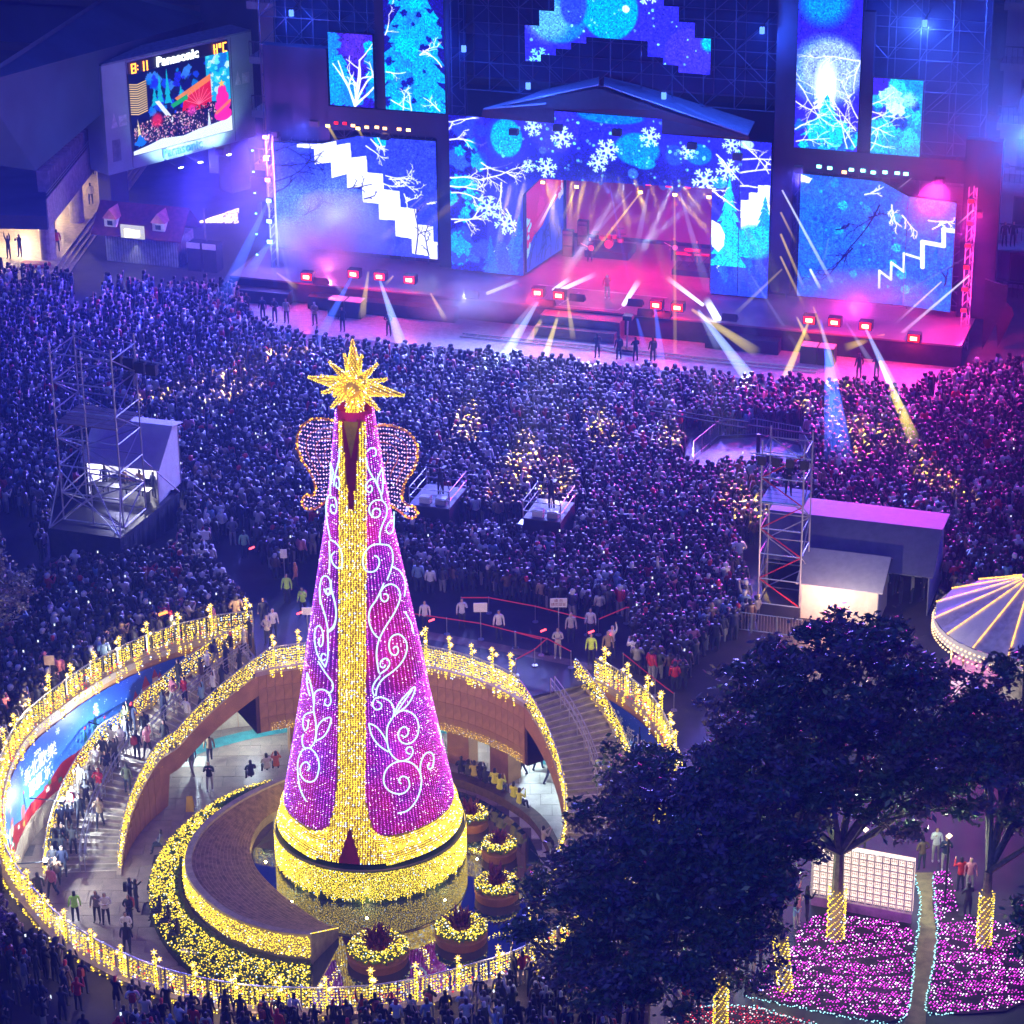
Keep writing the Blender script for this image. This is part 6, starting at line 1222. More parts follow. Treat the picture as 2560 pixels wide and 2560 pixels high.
# phones glowing over the crowd
P = []
for _ in range(110):
    x, y = random.choice(far[:4200]); P.append((x + .1, y + .3, 1.75))
mb = MB()
for p_ in P: mb.box(p_, (.07, .02, .12), random.uniform(-.4, .4))
tag(mb.build('phone_screens', M_PHONE, None), 'small glowing phone screens held up over the audience', 'phone', kind='stuff')
# ================================================================== towers, tents, platforms on the square
def tower(name, label, corners, z0, z1, n, r_=.045, braces=True, extra=None, rnd=None):
    """corners: 4 xy in order"""
    q = thing(name, label, 'scaffolding', (*corners[0], z0)); Cn = [np.array(c) for c in corners]; zs = np.linspace(z0, z1, n + 1)
    for c in Cn: MB().tube((*c, z0), (*c, z1 + .6), r_, 6).build('standard', M_SCAF, q)
    for j, z in enumerate(zs):
        mb = MB()
        for i in range(4): a, b = Cn[i], Cn[(i + 1) % 4]; mb.tube((*a, z), (*b, z), r_ * .8, 5)
        mb.build('ledger', M_SCAF, q)
        if j < n:
            for i in range(4):
                a, b = Cn[i], Cn[(i + 1) % 4]; a, b = (a, b) if (i + j) % 2 else (b, a); MB().tube((*a, z), (*b, zs[j + 1]), r_ * .75, 5).build('brace', M_RED if (i == 0 and 'right' in label) else M_SCAF, q)
    return q
def quadbase(c, u, w, d): u = np.array(u) / np.linalg.norm(u); n = np.array([-u[1], u[0]]); c = np.array(c); return [c, c + u * w, c + u * w + n * d, c + n * d]
UL = SU[:2]
# left lighting tower on its skirted platform
bq = thing('skirted_platform', 'dark fabric skirted platform under the left control booth and scaffold tower', 'platform', (-24.8, 133, 0))
Lf = [np.array(p_) for p_ in ((-24.9, 133.3), (-20.9, 131.9), (-18.4, 138.0), (-22.5, 140.2))]
mb = MB(); sk = resample([*Lf, Lf[0]], .35); mb.ribbon([(x + .08 * math.sin(i * 2.1), y + .05 * math.cos(i * 1.7), 0) for i, (x, y) in enumerate(sk)], [(x, y, 1.75) for x, y in sk]); mb.build('skirt', M_DARK, bq)
MB().prism(Lf, 1.5, 1.6).build('deck', M_BLACK, bq)
tc_ = [np.array(p_) for p_ in ((-24.3, 134.6), (-20.9, 133.4), (-20.0, 135.9), (-23.4, 137.2))]
tw = tower('scaffold_tower', 'tall bare scaffold lighting tower standing left of the light tree', tc_, 1.7, 11.3, 6, .05)
for i, (a, b) in enumerate(((tc_[0], Lf[0]), (tc_[1], Lf[1]), (tc_[0], Lf[1]), (tc_[1], Lf[0]), (tc_[2], Lf[2]), ((tc_[0] + tc_[1]) / 2, Lf[0]), ((tc_[0] + tc_[1]) / 2, Lf[1]))): MB().tube((*a, 4.6), (*b, 1.75), .04, 5).build('outrigger', M_SCAF, tw)
mid = (tc_[0] + tc_[1]) / 2; MB().tube((*mid, 1.7), (*mid, 11.6), .045, 6).build('standard', M_SCAF, tw)
for k in range(5):
    f0, f1 = k / 5 + .01, (k + 1) / 5 - .01; A, B, C_, D = tc_; P = [A + (D - A) * f0, B + (C_ - B) * f0, B + (C_ - B) * f1, A + (D - A) * f1]; MB().prism(P, 7.3, 7.36).build('plank', pbr('plank_wood', (.20, .13, .10), .7), tw)
for k, (x, y) in enumerate(((805, 275), (890, 300), (968, 325), (1048, 340), (895, 410))):
    P = onplane(*cL(x, y), (*tc_[2], 0), SN); q = thing('tower_floodlight', 'black square floodlight on the left scaffold tower, %s' % ('leftmost', 'second', 'third', 'rightmost', 'lowest')[k], 'stage light', P, 'floodlights on the left tower'); MB().fbox(P, SU, SN, (-.28, .28), (-.2, .2), (-.3, .3)).build('housing', M_BLACK, q); MB().tube(P + [0, 0, .3], P + [0, 0, .55], .04, 5).build('yoke', M_BLACK, q)
q = thing('cross_bar', 'horizontal pipe carrying the floodlights of the left tower', 'pipe', (*tc_[3], 10.5)); MB().tube((*(tc_[3]), 10.6), (*(tc_[2] + UL * 1.6), 10.3), .045, 6).build('pipe', M_SCAF, q)
# control booth tent
def tent(name, label, P0, u, w, d, h_front, h_ridge, h_back, ridge_f, mats, wall=True, open_front=False, z0=0.0, over=.25):
    q = thing(name, label, 'tent', (*P0, z0)); u = np.array([*u, 0.]); n = np.array([-u[1], u[0], 0]); O = np.array([*P0, z0]); pt = lambda a, b, z: O + u * a + n * b + np.array([0, 0, z])
    def sheet(pts_, nm, mt): V = pts_ + [p_ - np.array([0, 0, .05]) for p_ in pts_]; k = len(pts_); MB().add(V, [tuple(range(k)), tuple(range(k, 2 * k))[::-1]] + [(i, k + i, k + (i + 1) % k, (i + 1) % k) for i in range(k)]).build(nm, mt, q)
    rb = d * ridge_f; sheet([pt(-over, -over, h_front), pt(w + over, -over, h_front), pt(w + over, rb, h_ridge), pt(-over, rb, h_ridge)], 'roof_front', mats[0]); sheet([pt(-over, rb, h_ridge), pt(w + over, rb, h_ridge), pt(w + over, d + over, h_back), pt(-over, d + over, h_back)], 'roof_back', mats[1])
    def wallp(a, b, nm, zt0, zt1, mt):
        A = np.linspace(0, 1, 9); lo = [a + (b - a) * t + n * .04 * math.sin(t * 19) for t in A]; hi = [a + (b - a) * t + np.array([0, 0, zt0 + (zt1 - zt0) * t]) for t in A]; MB().ribbon(lo, hi).build(nm, mt, q)
    if wall:
        wallp(pt(0, d, 0), pt(w, d, 0), 'back_wall', h_back, h_back, mats[2]); 
        for s_ in (0, w): mb = MB(); mb.add([pt(s_, 0, 0), pt(s_, d, 0), pt(s_, d, h_back), pt(s_, rb, h_ridge), pt(s_, 0, h_front)], [(0, 1, 2, 3, 4)]); mb.build('side_wall', mats[3], q)
        if not open_front: wallp(pt(0, 0, 0), pt(w, 0, 0), 'front_wall', h_front, h_front, mats[2])
    for a in (0, w):
        for b in (0, d): MB().tube(pt(a, b, 0), pt(a, b, h_front if b == 0 else h_back), .035, 5).build('leg', M_SCAF, q)
    return q, pt
bt, pt = tent('control_booth', 'white control booth tent glowing inside behind the left scaffold tower', (-23.4, 138.0), (.955, -.30), 4.2, 3.0, 2.1, 3.9, 3.6, .62, (pbr('lilac_canvas', (.5, .48, .52), .7, var=.08), M_WHITE, M_WHITE, M_WHITE), open_front=True, z0=1.6)
MB().add([pt(2.0, 2.9, .9), pt(3.9, 2.9, .9), pt(3.9, 2.9, 2.3), pt(2.0, 2.9, 2.3)], [(0, 1, 2, 3)]).build('poster', pbr('yellow_print', (.6, .5, .1), .6), bt)
for a, e in ((1.2, 500), (3.0, 600)): lamp('POINT', pt(a, 1.2, 1.9), (.9, .85, .8) if a > 2 else (.6, .6, 1), e, bt, .2)
for k, a in enumerate((.8, 1.9, 2.9, 3.7)): Q = pt(a, .5, 0); person(Q[0], Q[1], 1.62, R(10 - 20 * k), ('black', 'brown', 'tan', 'navy')[k], ('down', 'down'), 'stand', 'hair', 0, 'technician in %s inside the glowing control booth' % ('black', 'brown', 'tan', 'navy')[k])
tb_ = thing('mixing_desk', 'long table with mixing desks in the control booth', 'table', pt(2, -.1, 0)); MB().box(pt(2, -.1, .8), (3.6, .6, .06), math.atan2(-.3, .955)).build('table_top', M_BLACK, tb_); 
for a in (.4, 3.6): MB().box(pt(a, -.1, .4), (.06, .5, .76), math.atan2(-.3, .955)).build('leg', M_BLACK, tb_)
sr = thing('access_stairs', 'small wooden steps beside the left control booth', 'stairs', (-18.0, 138.6, 0))
for k in range(4): MB().box((-17.4 + .32 * k, 138.4 - .1 * k, 1.3 - .3 * k), (.34, 1.1, .06), R(-17)).build('step', pbr('plank_red', (.3, .12, .1), .7), sr)
MB().tube((-17.6, 137.9, 1.4), (-16.3, 137.4, .3), .03, 5).tube((-17.6, 137.9, 2.3), (-16.2, 137.4, 1.2), .025, 5).tube((-17.6, 137.9, 1.4), (-17.6, 137.9, 2.3), .025, 5).tube((-16.3, 137.4, .2), (-16.2, 137.4, 1.2), .025, 5).build('handrail', M_SCAF, sr)
# right lighting tower
c_ = quadbase((12.55, 125.3), UL, 2.15, 2.0)
tw2 = tower('scaffold_tower', 'tall scaffold lighting tower with red braces on the right of the square', c_, .7, 9.1, 6, .045)
MB().prism([tuple(p_) for p_ in c_], 0, .68).build('ballast_skirt', M_DARK, tw2)
for k in range(4): P = [c_[0] + (c_[3] - c_[0]) * (k / 4 + .01), c_[1] + (c_[2] - c_[1]) * (k / 4 + .01), c_[1] + (c_[2] - c_[1]) * ((k + 1) / 4 - .01), c_[0] + (c_[3] - c_[0]) * ((k + 1) / 4 - .01)]; MB().prism(P, 6.35, 6.4).build('plank', pbr('teal_deck', (.02, .35, .35), .5), tw2)
MB().tube((*(c_[0] - UL * .6), 8.95), (*(c_[1] + UL * .4), 8.95), .04, 5).build('cross_bar', M_SCAF, tw2)
for k in range(4):
    P = np.array([*(c_[0] + UL * (.0 + .72 * k)), 8.65]); q = thing('tower_floodlight', 'black floodlight hanging on the right scaffold tower, %s' % ('leftmost', 'second', 'third', 'rightmost')[k], 'stage light', P, 'floodlights on the right tower'); MB().fbox(P, SU, SN, (-.2, .2), (-.16, .16), (-.24, .24)).build('housing', M_BLACK, q); MB().tube(P + [0, 0, .24], P + [0, 0, .3], .04, 5).build('yoke', M_BLACK, q)
P = c_[0] + UL * 1.3 + np.array([.2, 1.0]); person(P[0], P[1], 6.42, R(180), 'black', ('cross', 'cross'), 'stand', 'hair', 0, 'spotlight operator in black on the right scaffold tower'); 
# tents on the right
bigu = (SU[0], SU[1]); bt2, pt2 = tent('marquee', 'long marquee with a dark front roof and a back slope tinted blue to pink', (13.0, 127.6), bigu, 8.6, 4.4, 2.3, 3.9, 3.75, .5, (pbr('navy_canvas', (.10, .10, .15), .7, var=.15), M_WHITE, M_WHITE, M_WHITE), open_front=True)
st2, pt3 = tent('tent', 'small cream tent with a grey sloping roof in front of the marquee', (14.7, 124.9), bigu, 3.95, 2.6, 2.05, 3.1, 2.6, .75, (M_GREYC, M_GREYC, pbr('cream_canvas', (.6, .52, .42), .7, var=.08), pbr('cream_canvas', (.6, .52, .42), .7, var=.08)))
lamp('POINT', pt3(1.2, -1.6, 1.6), (1, .45, .35), 500, st2, .3); lamp('POINT', pt3(2.8, -2.6, 2.6), (1, .8, .6), 700, st2, .3)
for k in range(6): Q = pt2(5.6 + .5 * k, .8 + .5 * (k % 3), 0); person(Q[0], Q[1], 0, R(20 * k), ('black', 'white', 'navy', 'black', 'cream', 'dark grey')[k], ('down', 'down'), 'stand', 'hair', 0, 'crew member in %s in the open bay of the marquee, %s from the left' % (('black', 'white', 'navy', 'black', 'cream', 'dark grey')[k], ordn(k)))
# camera platforms
def campl(cx_, cy_, w, d, lb):
    u = np.array([*UL, 0.]); n = np.array([-UL[1], UL[0], 0]); O = np.array([cx_, cy_, 0.]); q = thing('camera_platform', lb, 'platform', O); rz = math.atan2(UL[1], UL[0])
    MB().box(O + u * w / 2 + n * d / 2 + [0, 0, .85], (w, d, 1.7), rz).build('skirt', M_DARK, q); MB().box(O + u * w / 2 + n * d / 2 + [0, 0, 1.73], (w + .02, d + .02, .06), rz).build('deck', pbr('grey_deck', (.10, .10, .13), .6), q)
    for z in (2.2, 2.75):
        mb = MB(); c4_ = [O, O + u * w, O + u * w + n * d, O + n * d]
        for i in range(4): mb.tube(c4_[i] + [0, 0, z], c4_[(i + 1) % 4] + [0, 0, z], .03, 5)
        mb.build('guard_rail', M_SCAF, q)
    for p_ in (O, O + u * w, O + u * w + n * d, O + n * d): MB().tube(p_ + [0, 0, 1.7], p_ + [0, 0, 2.8], .03, 5).build('rail_post', M_SCAF, q)
    for a in (.15, .6): MB().box(O + u * (w * (.2 + a * .9)) + n * .5 + [0, 0, 1.95], (.6, .4, .4), rz).build('case', (M_WHITE, M_SCAF)[a > .3], q)
    P = O + u * w * .55 + n * d * .55; person(P[0], P[1], 1.78, R(0), 'black', ('phone', 'down'), 'stand', 'hair', 0, 'camera operator in black on the %s camera platform' % ('left' if cx_ < -1 else 'right'))
    cm_ = thing('video_camera', 'video camera on a tripod on the %s camera platform' % ('left' if cx_ < -1 else 'right'), 'camera', P + n * .5 + [0, 0, 1.76])
    for a in (0, 2.1, 4.2): MB().tube(P + n * .5 + [.35 * math.cos(a), .35 * math.sin(a), 1.76], P + n * .5 + [0, 0, 3.0], .02, 4).build('leg', M_BLACK, cm_)
    MB().box(P + n * .6 + [0, 0, 3.1], (.18, .5, .22), rz).build('body', M_BLACK, cm_)
    for k in range(3): MB().box(O - u * (.2 + .25 * k) + n * .4 + [0, 0, 1.3 - .45 * k], (.28, .7, .05), rz).build('step', M_SCAF, q)
campl(-5.6, 135.9, 2.3, 2.9, 'black skirted camera platform with steel rails just right of the light tree wing'); campl(.6, 133.9, 2.1, 2.7, 'black skirted camera platform right of the open lane')
# fenced enclosure with crowd barriers
def barrier(a, b, label, group):
    a = np.array([*a, 0.]); b = np.array([*b, 0.]); q = thing('crowd_barrier', label, 'barrier', a, group); z = [0, 0, 1.1]; MB().tube(a + z, b + z, .025, 5).tube(a + [0, 0, .15], b + [0, 0, .15], .025, 5).tube(a, a + z, .025, 5).tube(b, b + z, .025, 5).build('frame', M_SCAF, q); n = int(np.linalg.norm(b - a) / .15); mb = MB()
    for k in range(1, n): p_ = a + (b - a) * k / n; mb.tube(p_ + [0, 0, .15], p_ + z, .012, 4, caps=False)
    o = mb.build('bars', M_SCAF, q); o['kind'] = 'stuff'
enc = [(10.4, 143.2), (10.6, 145.9), (12.3, 149.0), (14.6, 149.2), (17.0, 147.9), (17.3, 145.0)]
for i in range(len(enc) - 1):
    a, b = np.array(enc[i]), np.array(enc[i + 1]); n = max(1, int(round(np.linalg.norm(b - a) / 1.4)))
    for k in range(n): barrier(a + (b - a) * k / n, a + (b - a) * (k + 1) / n - (b - a) * .01, 'steel crowd barrier along the %s side of the empty fenced pit' % ('left', 'left', 'far', 'far', 'right')[i], 'crowd barriers round the empty pit')
mb = MB(); mb.prism([(10.5, 143.2), (10.7, 145.8), (12.4, 148.8), (14.6, 149), (16.9, 147.7), (17.1, 143.2)], .004, .02); tag(mb.build('pit_floor', pbr('pit_floor', (.16, .17, .22), .6)), 'smooth grey floor inside the fenced pit', 'floor panel')
pd = thing('crane_base', 'camera crane base with black cases in the empty pit', 'camera crane', (14.2, 144.2, 0)); MB().tube((14.2, 144.2, 0), (14.2, 144.2, 2.2), .12, 8).build('mast', M_BLACK, pd); MB().box((15, 144.3, .45), (.7, .5, .9)).build('case', M_BLACK, pd); MB().box((13.6, 143.8, .15), (1.2, .15, .1), .3).box((13.4, 144.2, .15), (.15, 1.0, .1), .3).build('dolly', M_SCAF, pd); MB().tube((13.7, 145.0, 2.2), (8.2, 147.2, 2.5), .06, 5).tube((13.7, 145.3, 2.5), (8.2, 147.2, 2.7), .05, 5).tube((17.2, 144.3, 2.1), (13.7, 145.2, 2.35), .07, 5).build('arm', M_BLACK, pd)
for k in range(9):
    barrier((9.6 + 1.3 * k * .95, 124.0 - 1.3 * k * .3), (9.6 + 1.3 * (k + 1) * .95 - .05, 124.0 - 1.3 * (k + 1) * .3), 'steel crowd barrier before the small tent above the trees, %s from the left' % ordn(k), 'crowd barriers by the small tent') if k < 4 else None
# camera track before the stage
tkq = thing('camera_track', 'long ladder-like camera track laid before the stage', 'camera track', ST(3.6, -8.2, 0)); 
for d in (-8.5, -7.9): MB().tube(ST(3.4, d, .12), ST(27.0, d, .12), .045, 5).build('rail', M_STEEL, tkq)
for s_ in np.arange(3.6, 27, .85): MB().tube(ST(s_, -8.5, .1), ST(s_, -7.9, .1), .035, 5).build('sleeper', M_STEEL, tkq)
mb = MB(); mb.fbox(SP0, SU, SN, (-14, 36), (-10.6, -5.1), (.004, .03)); tag(mb.build('pit_apron', pbr('apron', (.30, .28, .34), .4, var=.2)), 'pale strip of floor between the stage and the audience', 'floor panel')
dl = thing('camera_dolly', 'camera dolly with a seated operator on the track', 'camera dolly', ST(14.6, -8.2, 0)); MB().fbox(SP0, SU, SN, (14.0, 15.2), (-8.5, -7.9), (.2, .32)).build('platform', M_BLACK, dl); MB().tube(ST(14.6, -8.2, .32), ST(14.6, -8.0, 2.2), .06, 6).build('column', M_SCAF, dl); MB().fbox(SP0, SU, SN, (14.3, 14.9), (-8.2, -7.6), (2.2, 2.5)).build('camera_body', M_BLACK, dl)
for k, (x, y, lb) in enumerate(((855, 1850, 'pink lit flat case like a table before the left of the stage'), )): pass
for s_, w, lb in ((-5.2, 2.4, 'bench-like pair of flat pink lit speakers before the left screen'), (26.7, 2.2, 'bench-like pair of flat pink lit speakers before the right screen')):
    q = thing('subwoofer_stack', lb, 'speaker', ST(s_, -6.6, 0)); 
    for k in (0, 1): MB().fbox(SP0, SU, SN, (s_ - w / 2 + k * w / 2 + .02, s_ + k * w / 2 - .02), (-7.0, -6.0), (.03, 1.15)).build('cabinet', M_BLACK, q); MB().fbox(SP0, SU, SN, (s_ - w / 2 + k * w / 2 + .06, s_ + k * w / 2 - .06), (-6.96, -6.04), (1.153, 1.19)).build('lid', pbr('pale_lid', (.5, .4, .45), .4), q)
# queue ropes, sign boards
def rope_line(pts_, lb):
    q = thing('rope_barrier', lb, 'rope barrier', (*pts_[0], 0)); M_ROPE = emis('red_tape', (.8, .05, .12), .55)
    for i, p_ in enumerate(pts_): MB().tube((*p_, 0), (*p_, .95), .025, 6).tube((*p_, 0), (*p_, .03), .16, 10).build('post', M_STEEL, q)
    for i in range(len(pts_) - 1): MB().tube((*pts_[i], .9), (*pts_[i + 1], .9), .03, 4).build('rope', M_ROPE, q)
G = lambda fn, L_: [tuple(at(*fn(x, y), 0)[:2]) for x, y in L_]
rope_line(G(p5, [(1050, 340), (1290, 375), (1525, 410), (1760, 470), (1940, 520)]), 'red tape barrier on posts, the near line behind the balcony'); rope_line(G(p5b, [(110, 470), (325, 515), (490, 605)]), 'red tape barrier running to the right railing corner'); rope_line(G(p5b, [(110, 660), (240, 590), (325, 515)]), 'short red tape barrier beside the right stair head'); rope_line(G(p5, [(1390, 230), (1580, 230), (1900, 290)]) + G(p5b, [(600, 380)]), 'red tape barrier in front of the audience'); rope_line(G(p5b, [(680, 380), (870, 300), (1190, 240), (1480, 230)]), 'far red tape barrier at the back of the audience'); rope_line(G(p5b, [(850, 620), (1070, 800), (1200, 900)]), 'red tape barrier outside the right railing')
def board_sign(fn, x, y, h, w, bh, txt, lb, mt=M_WHITE):
    P = at(*fn(x, y), 0); q = thing('sign_board', lb, 'sign', P); MB().tube(P, P + [0, 0, h], .03, 6).build('post', M_STEEL, q); MB().box(P + [0, -.04, h], (w, .04, bh)).build('panel', mt, q)
    if txt:
        for i, t_ in enumerate(txt): text_mesh('lettering', t_, bh * .38, pbr('sign_ink', (.25, .03, .03), .6, var=0), q, .002, frame_matrix(P + np.array([0, -.065, h + bh * (.12 - .42 * i)]), (1, 0, 0), (0, 0, 1)))
board_sign(p5b, 405, 400, 2.0, .85, .5, ['請 勿', '請勿逗留'], 'white sign on a tall post with dark red writing'); board_sign(p5, 1525, 420, 1.9, .7, .5, None, 'blank white sign board behind the balcony'); board_sign(p5, 335, 420, 1.7, .55, .4, None, 'blank cream sign board at the left of the balcony rail'); board_sign(cL, 1420, 1660, 1.5, .5, .5, None, 'small pale sign in the crowd left of the tree'); board_sign(cM, 175, 1860, 2.1, .35, .5, None, 'narrow sign on a long pole left of the tree'); board_sign(p1, 365, 830, 2.2, .5, .5, None, 'blank placard above the mural rail', pbr('card', (.6, .42, .25), .7))
ws = thing('wet_floor_sign', 'yellow folding wet floor sign on the lower plaza', 'sign', at(*p1(1310, 1585), -5.2)); P = at(*p1(1310, 1585), -5.2); M_Y = pbr('yellow_plastic', (.8, .5, .02), .5, var=.05)
for s_ in (-1, 1): MB().hexa([P + np.array(v) for v in [(-.18 + .0, s_ * .2, 0), (.22, s_ * .2, 0), (.22, s_ * .22, 0), (-.18, s_ * .22, 0), (-.12, s_ * .01, .75), (.16, s_ * .01, .75), (.16, s_ * .03, .75), (-.12, s_ * .03, .75)]]).build('leaf', M_Y, ws)
wb = MB().box(at(*p3(1315, 1230), -5.2) + [0, 0, .3], (.9, .25, .6), -.5); tag(wb.build('white_box', M_WHITE), 'white box at the foot of the glowing hedge', 'box')
# batons
for fn, x, y, z in ((p5b, 725, 395, 1.2), (p5b, 610, 365, .9), (p5, 255, 235, 1.0), (p5b, 280, 355, .8), (cL, 1720, 1580, 1.0), (p5, 1165, 285, .9)):
    P = at(*fn(x, y), z); tag(MB().tube(P, P + np.array([.28, 0, .12]), .045, 6).build('light_baton', emis('baton_red', (1, .06, .08), 7), None), 'glowing red light baton held by a steward', 'baton', 'red light batons of the stewards')
tag(MB().tube(at(*p1(1095, 240), 1.6), at(*p1(1095, 240), 1.6) + np.array([.45, 0, .15]), .07, 6).build('light_baton', emis('baton_orange', (1, .25, .04), 4)), 'orange glowing stick in the crowd above the mural', 'baton')
# ================================================================== carousel at the right edge
cc = np.array([24.6, 116.2]); ca_ = thing('carousel', 'carousel with a pale conical canopy strung with warm bulbs at the right edge', 'carousel', (*cc, 0)); NS = 16
for k in range(NS):
    a0, a1 = 2 * math.pi * k / NS, 2 * math.pi * (k + 1) / NS; v = [(cc[0], cc[1], 6.4), (cc[0] + 4.5 * math.cos(a0), cc[1] + 4.5 * math.sin(a0), 4.2), (cc[0] + 4.5 * math.cos(a1), cc[1] + 4.5 * math.sin(a1), 4.2)]; m0 = [(cc[0] + 4.5 * .5 * (math.cos(a0) + math.cos(a1)), cc[1] + 4.5 * .5 * (math.sin(a0) + math.sin(a1)), 4.1)]
    MB().add(v + m0, [(0, 1, 3), (0, 3, 2)]).build('canopy_gore', M_WHITE if k % 2 else pbr('grey_gore', (.55, .5, .52), .6), ca_)
    P = [np.array(v[0]) + (np.array(v[1]) - np.array(v[0])) * t + [0, 0, .06] for t in np.linspace(.05, 1, 44)]; beads('bulb_string', P, .05, np.tile([1.4, .7, .12], (44, 1)), ca_)
P = [(cc[0] + 4.55 * math.cos(a), cc[1] + 4.55 * math.sin(a), 3.9 - .25 * (i % 3)) for i, a in enumerate(np.linspace(0, 6.28, 330))]; beads('rim_bulbs', P, .06, np.tile([1.3, .85, .4], (330, 1)), ca_)
MB().lathe([(4.5, 4.15), (4.55, 3.6), (4.5, 3.55)], cc, 32).build('valance', M_WHITE, ca_); MB().lathe([(1.2, .4), (1.2, 4.2)], cc, 16).build('centre_drum', pbr('cream_panel', (.7, .6, .4), .5), ca_); MB().lathe([(4.4, 0), (4.4, .4), (0, .4)], cc, 32).build('turntable', pbr('cream_panel', (.7, .6, .4), .5), ca_)
MB().lathe([(0, 7.2), (.3, 6.9), (.25, 6.5), (.5, 6.35), (0, 6.3)], cc, 12).build('finial', M_WHITE, ca_)
for k in range(8): a = k * .785; MB().tube((cc[0] + 3.6 * math.cos(a), cc[1] + 3.6 * math.sin(a), .4), (cc[0] + 3.6 * math.cos(a), cc[1] + 3.6 * math.sin(a), 4.1), .05, 6).build('pole', pbr('brass', (.8, .55, .2), .3, .8), ca_)
lamp('POINT', (*cc, 3.4), (1, .85, .65), 400, ca_, .6); lamp('POINT', (cc[0] - 6, cc[1] - 3, 4.6), (1, .8, .6), 160, ca_, .4); lamp('POINT', (cc[0] - 4, cc[1], 2.2), (.75, .92, 1), 220, ca_, .4)
# ================================================================== purple light lawn, path, lattice booth
LAW1 = [(10, 1560), (130, 1480), (190, 1390), (360, 1290), (350, 1220), (430, 1150), (480, 1070), (1150, 1150), (1170, 1250), (1165, 1500), (1130, 1780), (1000, 1815), (560, 1750), (200, 1670)]
LAW2 = [(1305, 790), (1420, 780), (1480, 1080), (1830, 1150), (2100, 1250), (2100, 1600), (1800, 1740), (1500, 1760), (1270, 1750), (1290, 1560), (1340, 1300), (1300, 1000)]
LAW3 = [(-560, 1860), (-400, 1720), (0, 1700), (500, 1830), (600, 1960), (-560, 1960)]
def lawn(poly, lb, colf, step=.125):
    W2 = np.array([at(*p8(x, y), 0)[:2] for x, y in poly]); q = thing('light_lawn', lb, 'light display', (*W2.mean(0), 0)); MB().prism([tuple(p_) for p_ in W2], .004, .05).build('soil', pbr('dark_soil', (.035, .015, .03), .9), q); P = []
    ys = np.arange(W2[:, 1].min(), W2[:, 1].max(), step)
    for j, y in enumerate(ys):
        if j % 9 == 8: continue
        xs = np.arange(W2[:, 0].min(), W2[:, 0].max(), step * 1.05) + (j % 2) * .06; yy_ = y + .16 * np.sin(xs * .9 + y) ; m_ = inpoly(xs, yy_, W2) & (rng.random(len(xs)) < .82)
        m_ &= (np.sin(xs * 2.3 + 3 * y) + np.sin(y * 3.1 - xs) > -1.55); P += [(a + random.gauss(0, .012), b + random.gauss(0, .012), .12 + random.uniform(0, .08)) for a, b in zip(xs[m_], yy_[m_])]
    P = np.array(P); beads('bulbs', P, .037, colf(len(P)), q); return W2, q
def pur(n): k = rng.random(n); c = np.tile([.9, .06, .85], (n, 1)) * rng.uniform(.4, 1.2, (n, 1)); c[k < .25] = (1.25, .85, 1.35); return c
W2, q1 = lawn(LAW1, 'wide bed of magenta bulbs in wavy rows before the lattice booth', pur); W3, q2 = lawn(LAW2, 'narrower bed of magenta bulbs right of the sandy path', pur)
W4, q3 = lawn(LAW3, 'bed of red bulbs edged in white at the bottom edge', lambda n: np.where(rng.random((n, 1)) < .3, [[.9, .7, .75]], [[.55, .02, .05]]) * rng.uniform(.3, 1.1, (n, 1)))
for pts_, lb in (([(1175, 800), (1215, 960), (1205, 1150), (1175, 1350), (1155, 1600), (1120, 1750), (1060, 1815)], 'cyan white rope of bulbs along the left side of the path'), ([(1300, 800), (1320, 1000), (1330, 1250), (1290, 1500), (1255, 1650), (1280, 1750), (1440, 1745)], 'cyan white rope of bulbs along the right side of the path'), ([(0, 1625), (250, 1680), (560, 1745), (800, 1790), (1000, 1815)], 'cyan white rope of bulbs along the near edge of the wide bed'), ([(-300, 1700), (0, 1695), (300, 1770), (500, 1830)], 'cyan white rope of bulbs above the red bed')):
    L_ = resample(smooth([tuple(at(*p8(x, y), .08)) for x, y in pts_], 6), .09); L_ = L_ + rng.normal(0, .03, L_.shape); bead_thing('bulb_rope', lb, 'light string', L_, .034, np.tile([.45, 1.0, 1.1], (len(L_), 1)) * rng.uniform(.4, 1.2, (len(L_), 1)))
PTH = [tuple(at(*p8(x, y), 0)[:2]) for x, y in [(1180, 780), (1310, 780), (1330, 1250), (1260, 1650), (1250, 1900), (1080, 1900), (1150, 1650), (1200, 1250), (1215, 1000)]]
mb = MB(); mb.prism(PTH, .004, .03); tag(mb.build('path', pbr('sandy_path', (.30, .22, .10), .9, var=.35, scale=2, bump=.4)), kind='structure')
for P, c_, e in (((12.5, 93.5, .8), (.9, .15, 1), 22), ((14.5, 91.5, .8), (.9, .15, 1), 22), ((18, 94, .8), (.9, .15, 1), 22)): lamp('POINT', P, c_, e, q1, .4)
bl, br_ = at(*p8(460, 1000), 0), at(*p8(1150, 1130), 0); bu = (br_ - bl) / np.linalg.norm(br_ - bl); bn = np.array([-bu[1], bu[0], 0]); bw_ = np.linalg.norm(br_ - bl); H_ = 3.0
kb = thing('lattice_booth', 'lit booth behind the wide magenta bed, its front a cream lattice screen', 'booth', bl); O = bl
MB().fbox(O, bu, bn, (0, bw_), (0, .12), (0, .45)).build('plinth', pbr('violet_plinth', (.35, .12, .35), .6), kb); MB().fbox(O, bu, bn, (0, bw_), (.25, .30), (.45, H_)).build('glowing_back', emis('warm_panel', (1, .74, .60), 2.0, True), kb)
for k in range(14): s_ = bw_ * k / 13; MB().fbox(O, bu, bn, (s_ - .03, s_ + .03), (.0, .06), (.46, H_)).build('slat', pbr('cream_slat', (.7, .55, .55), .6), kb)
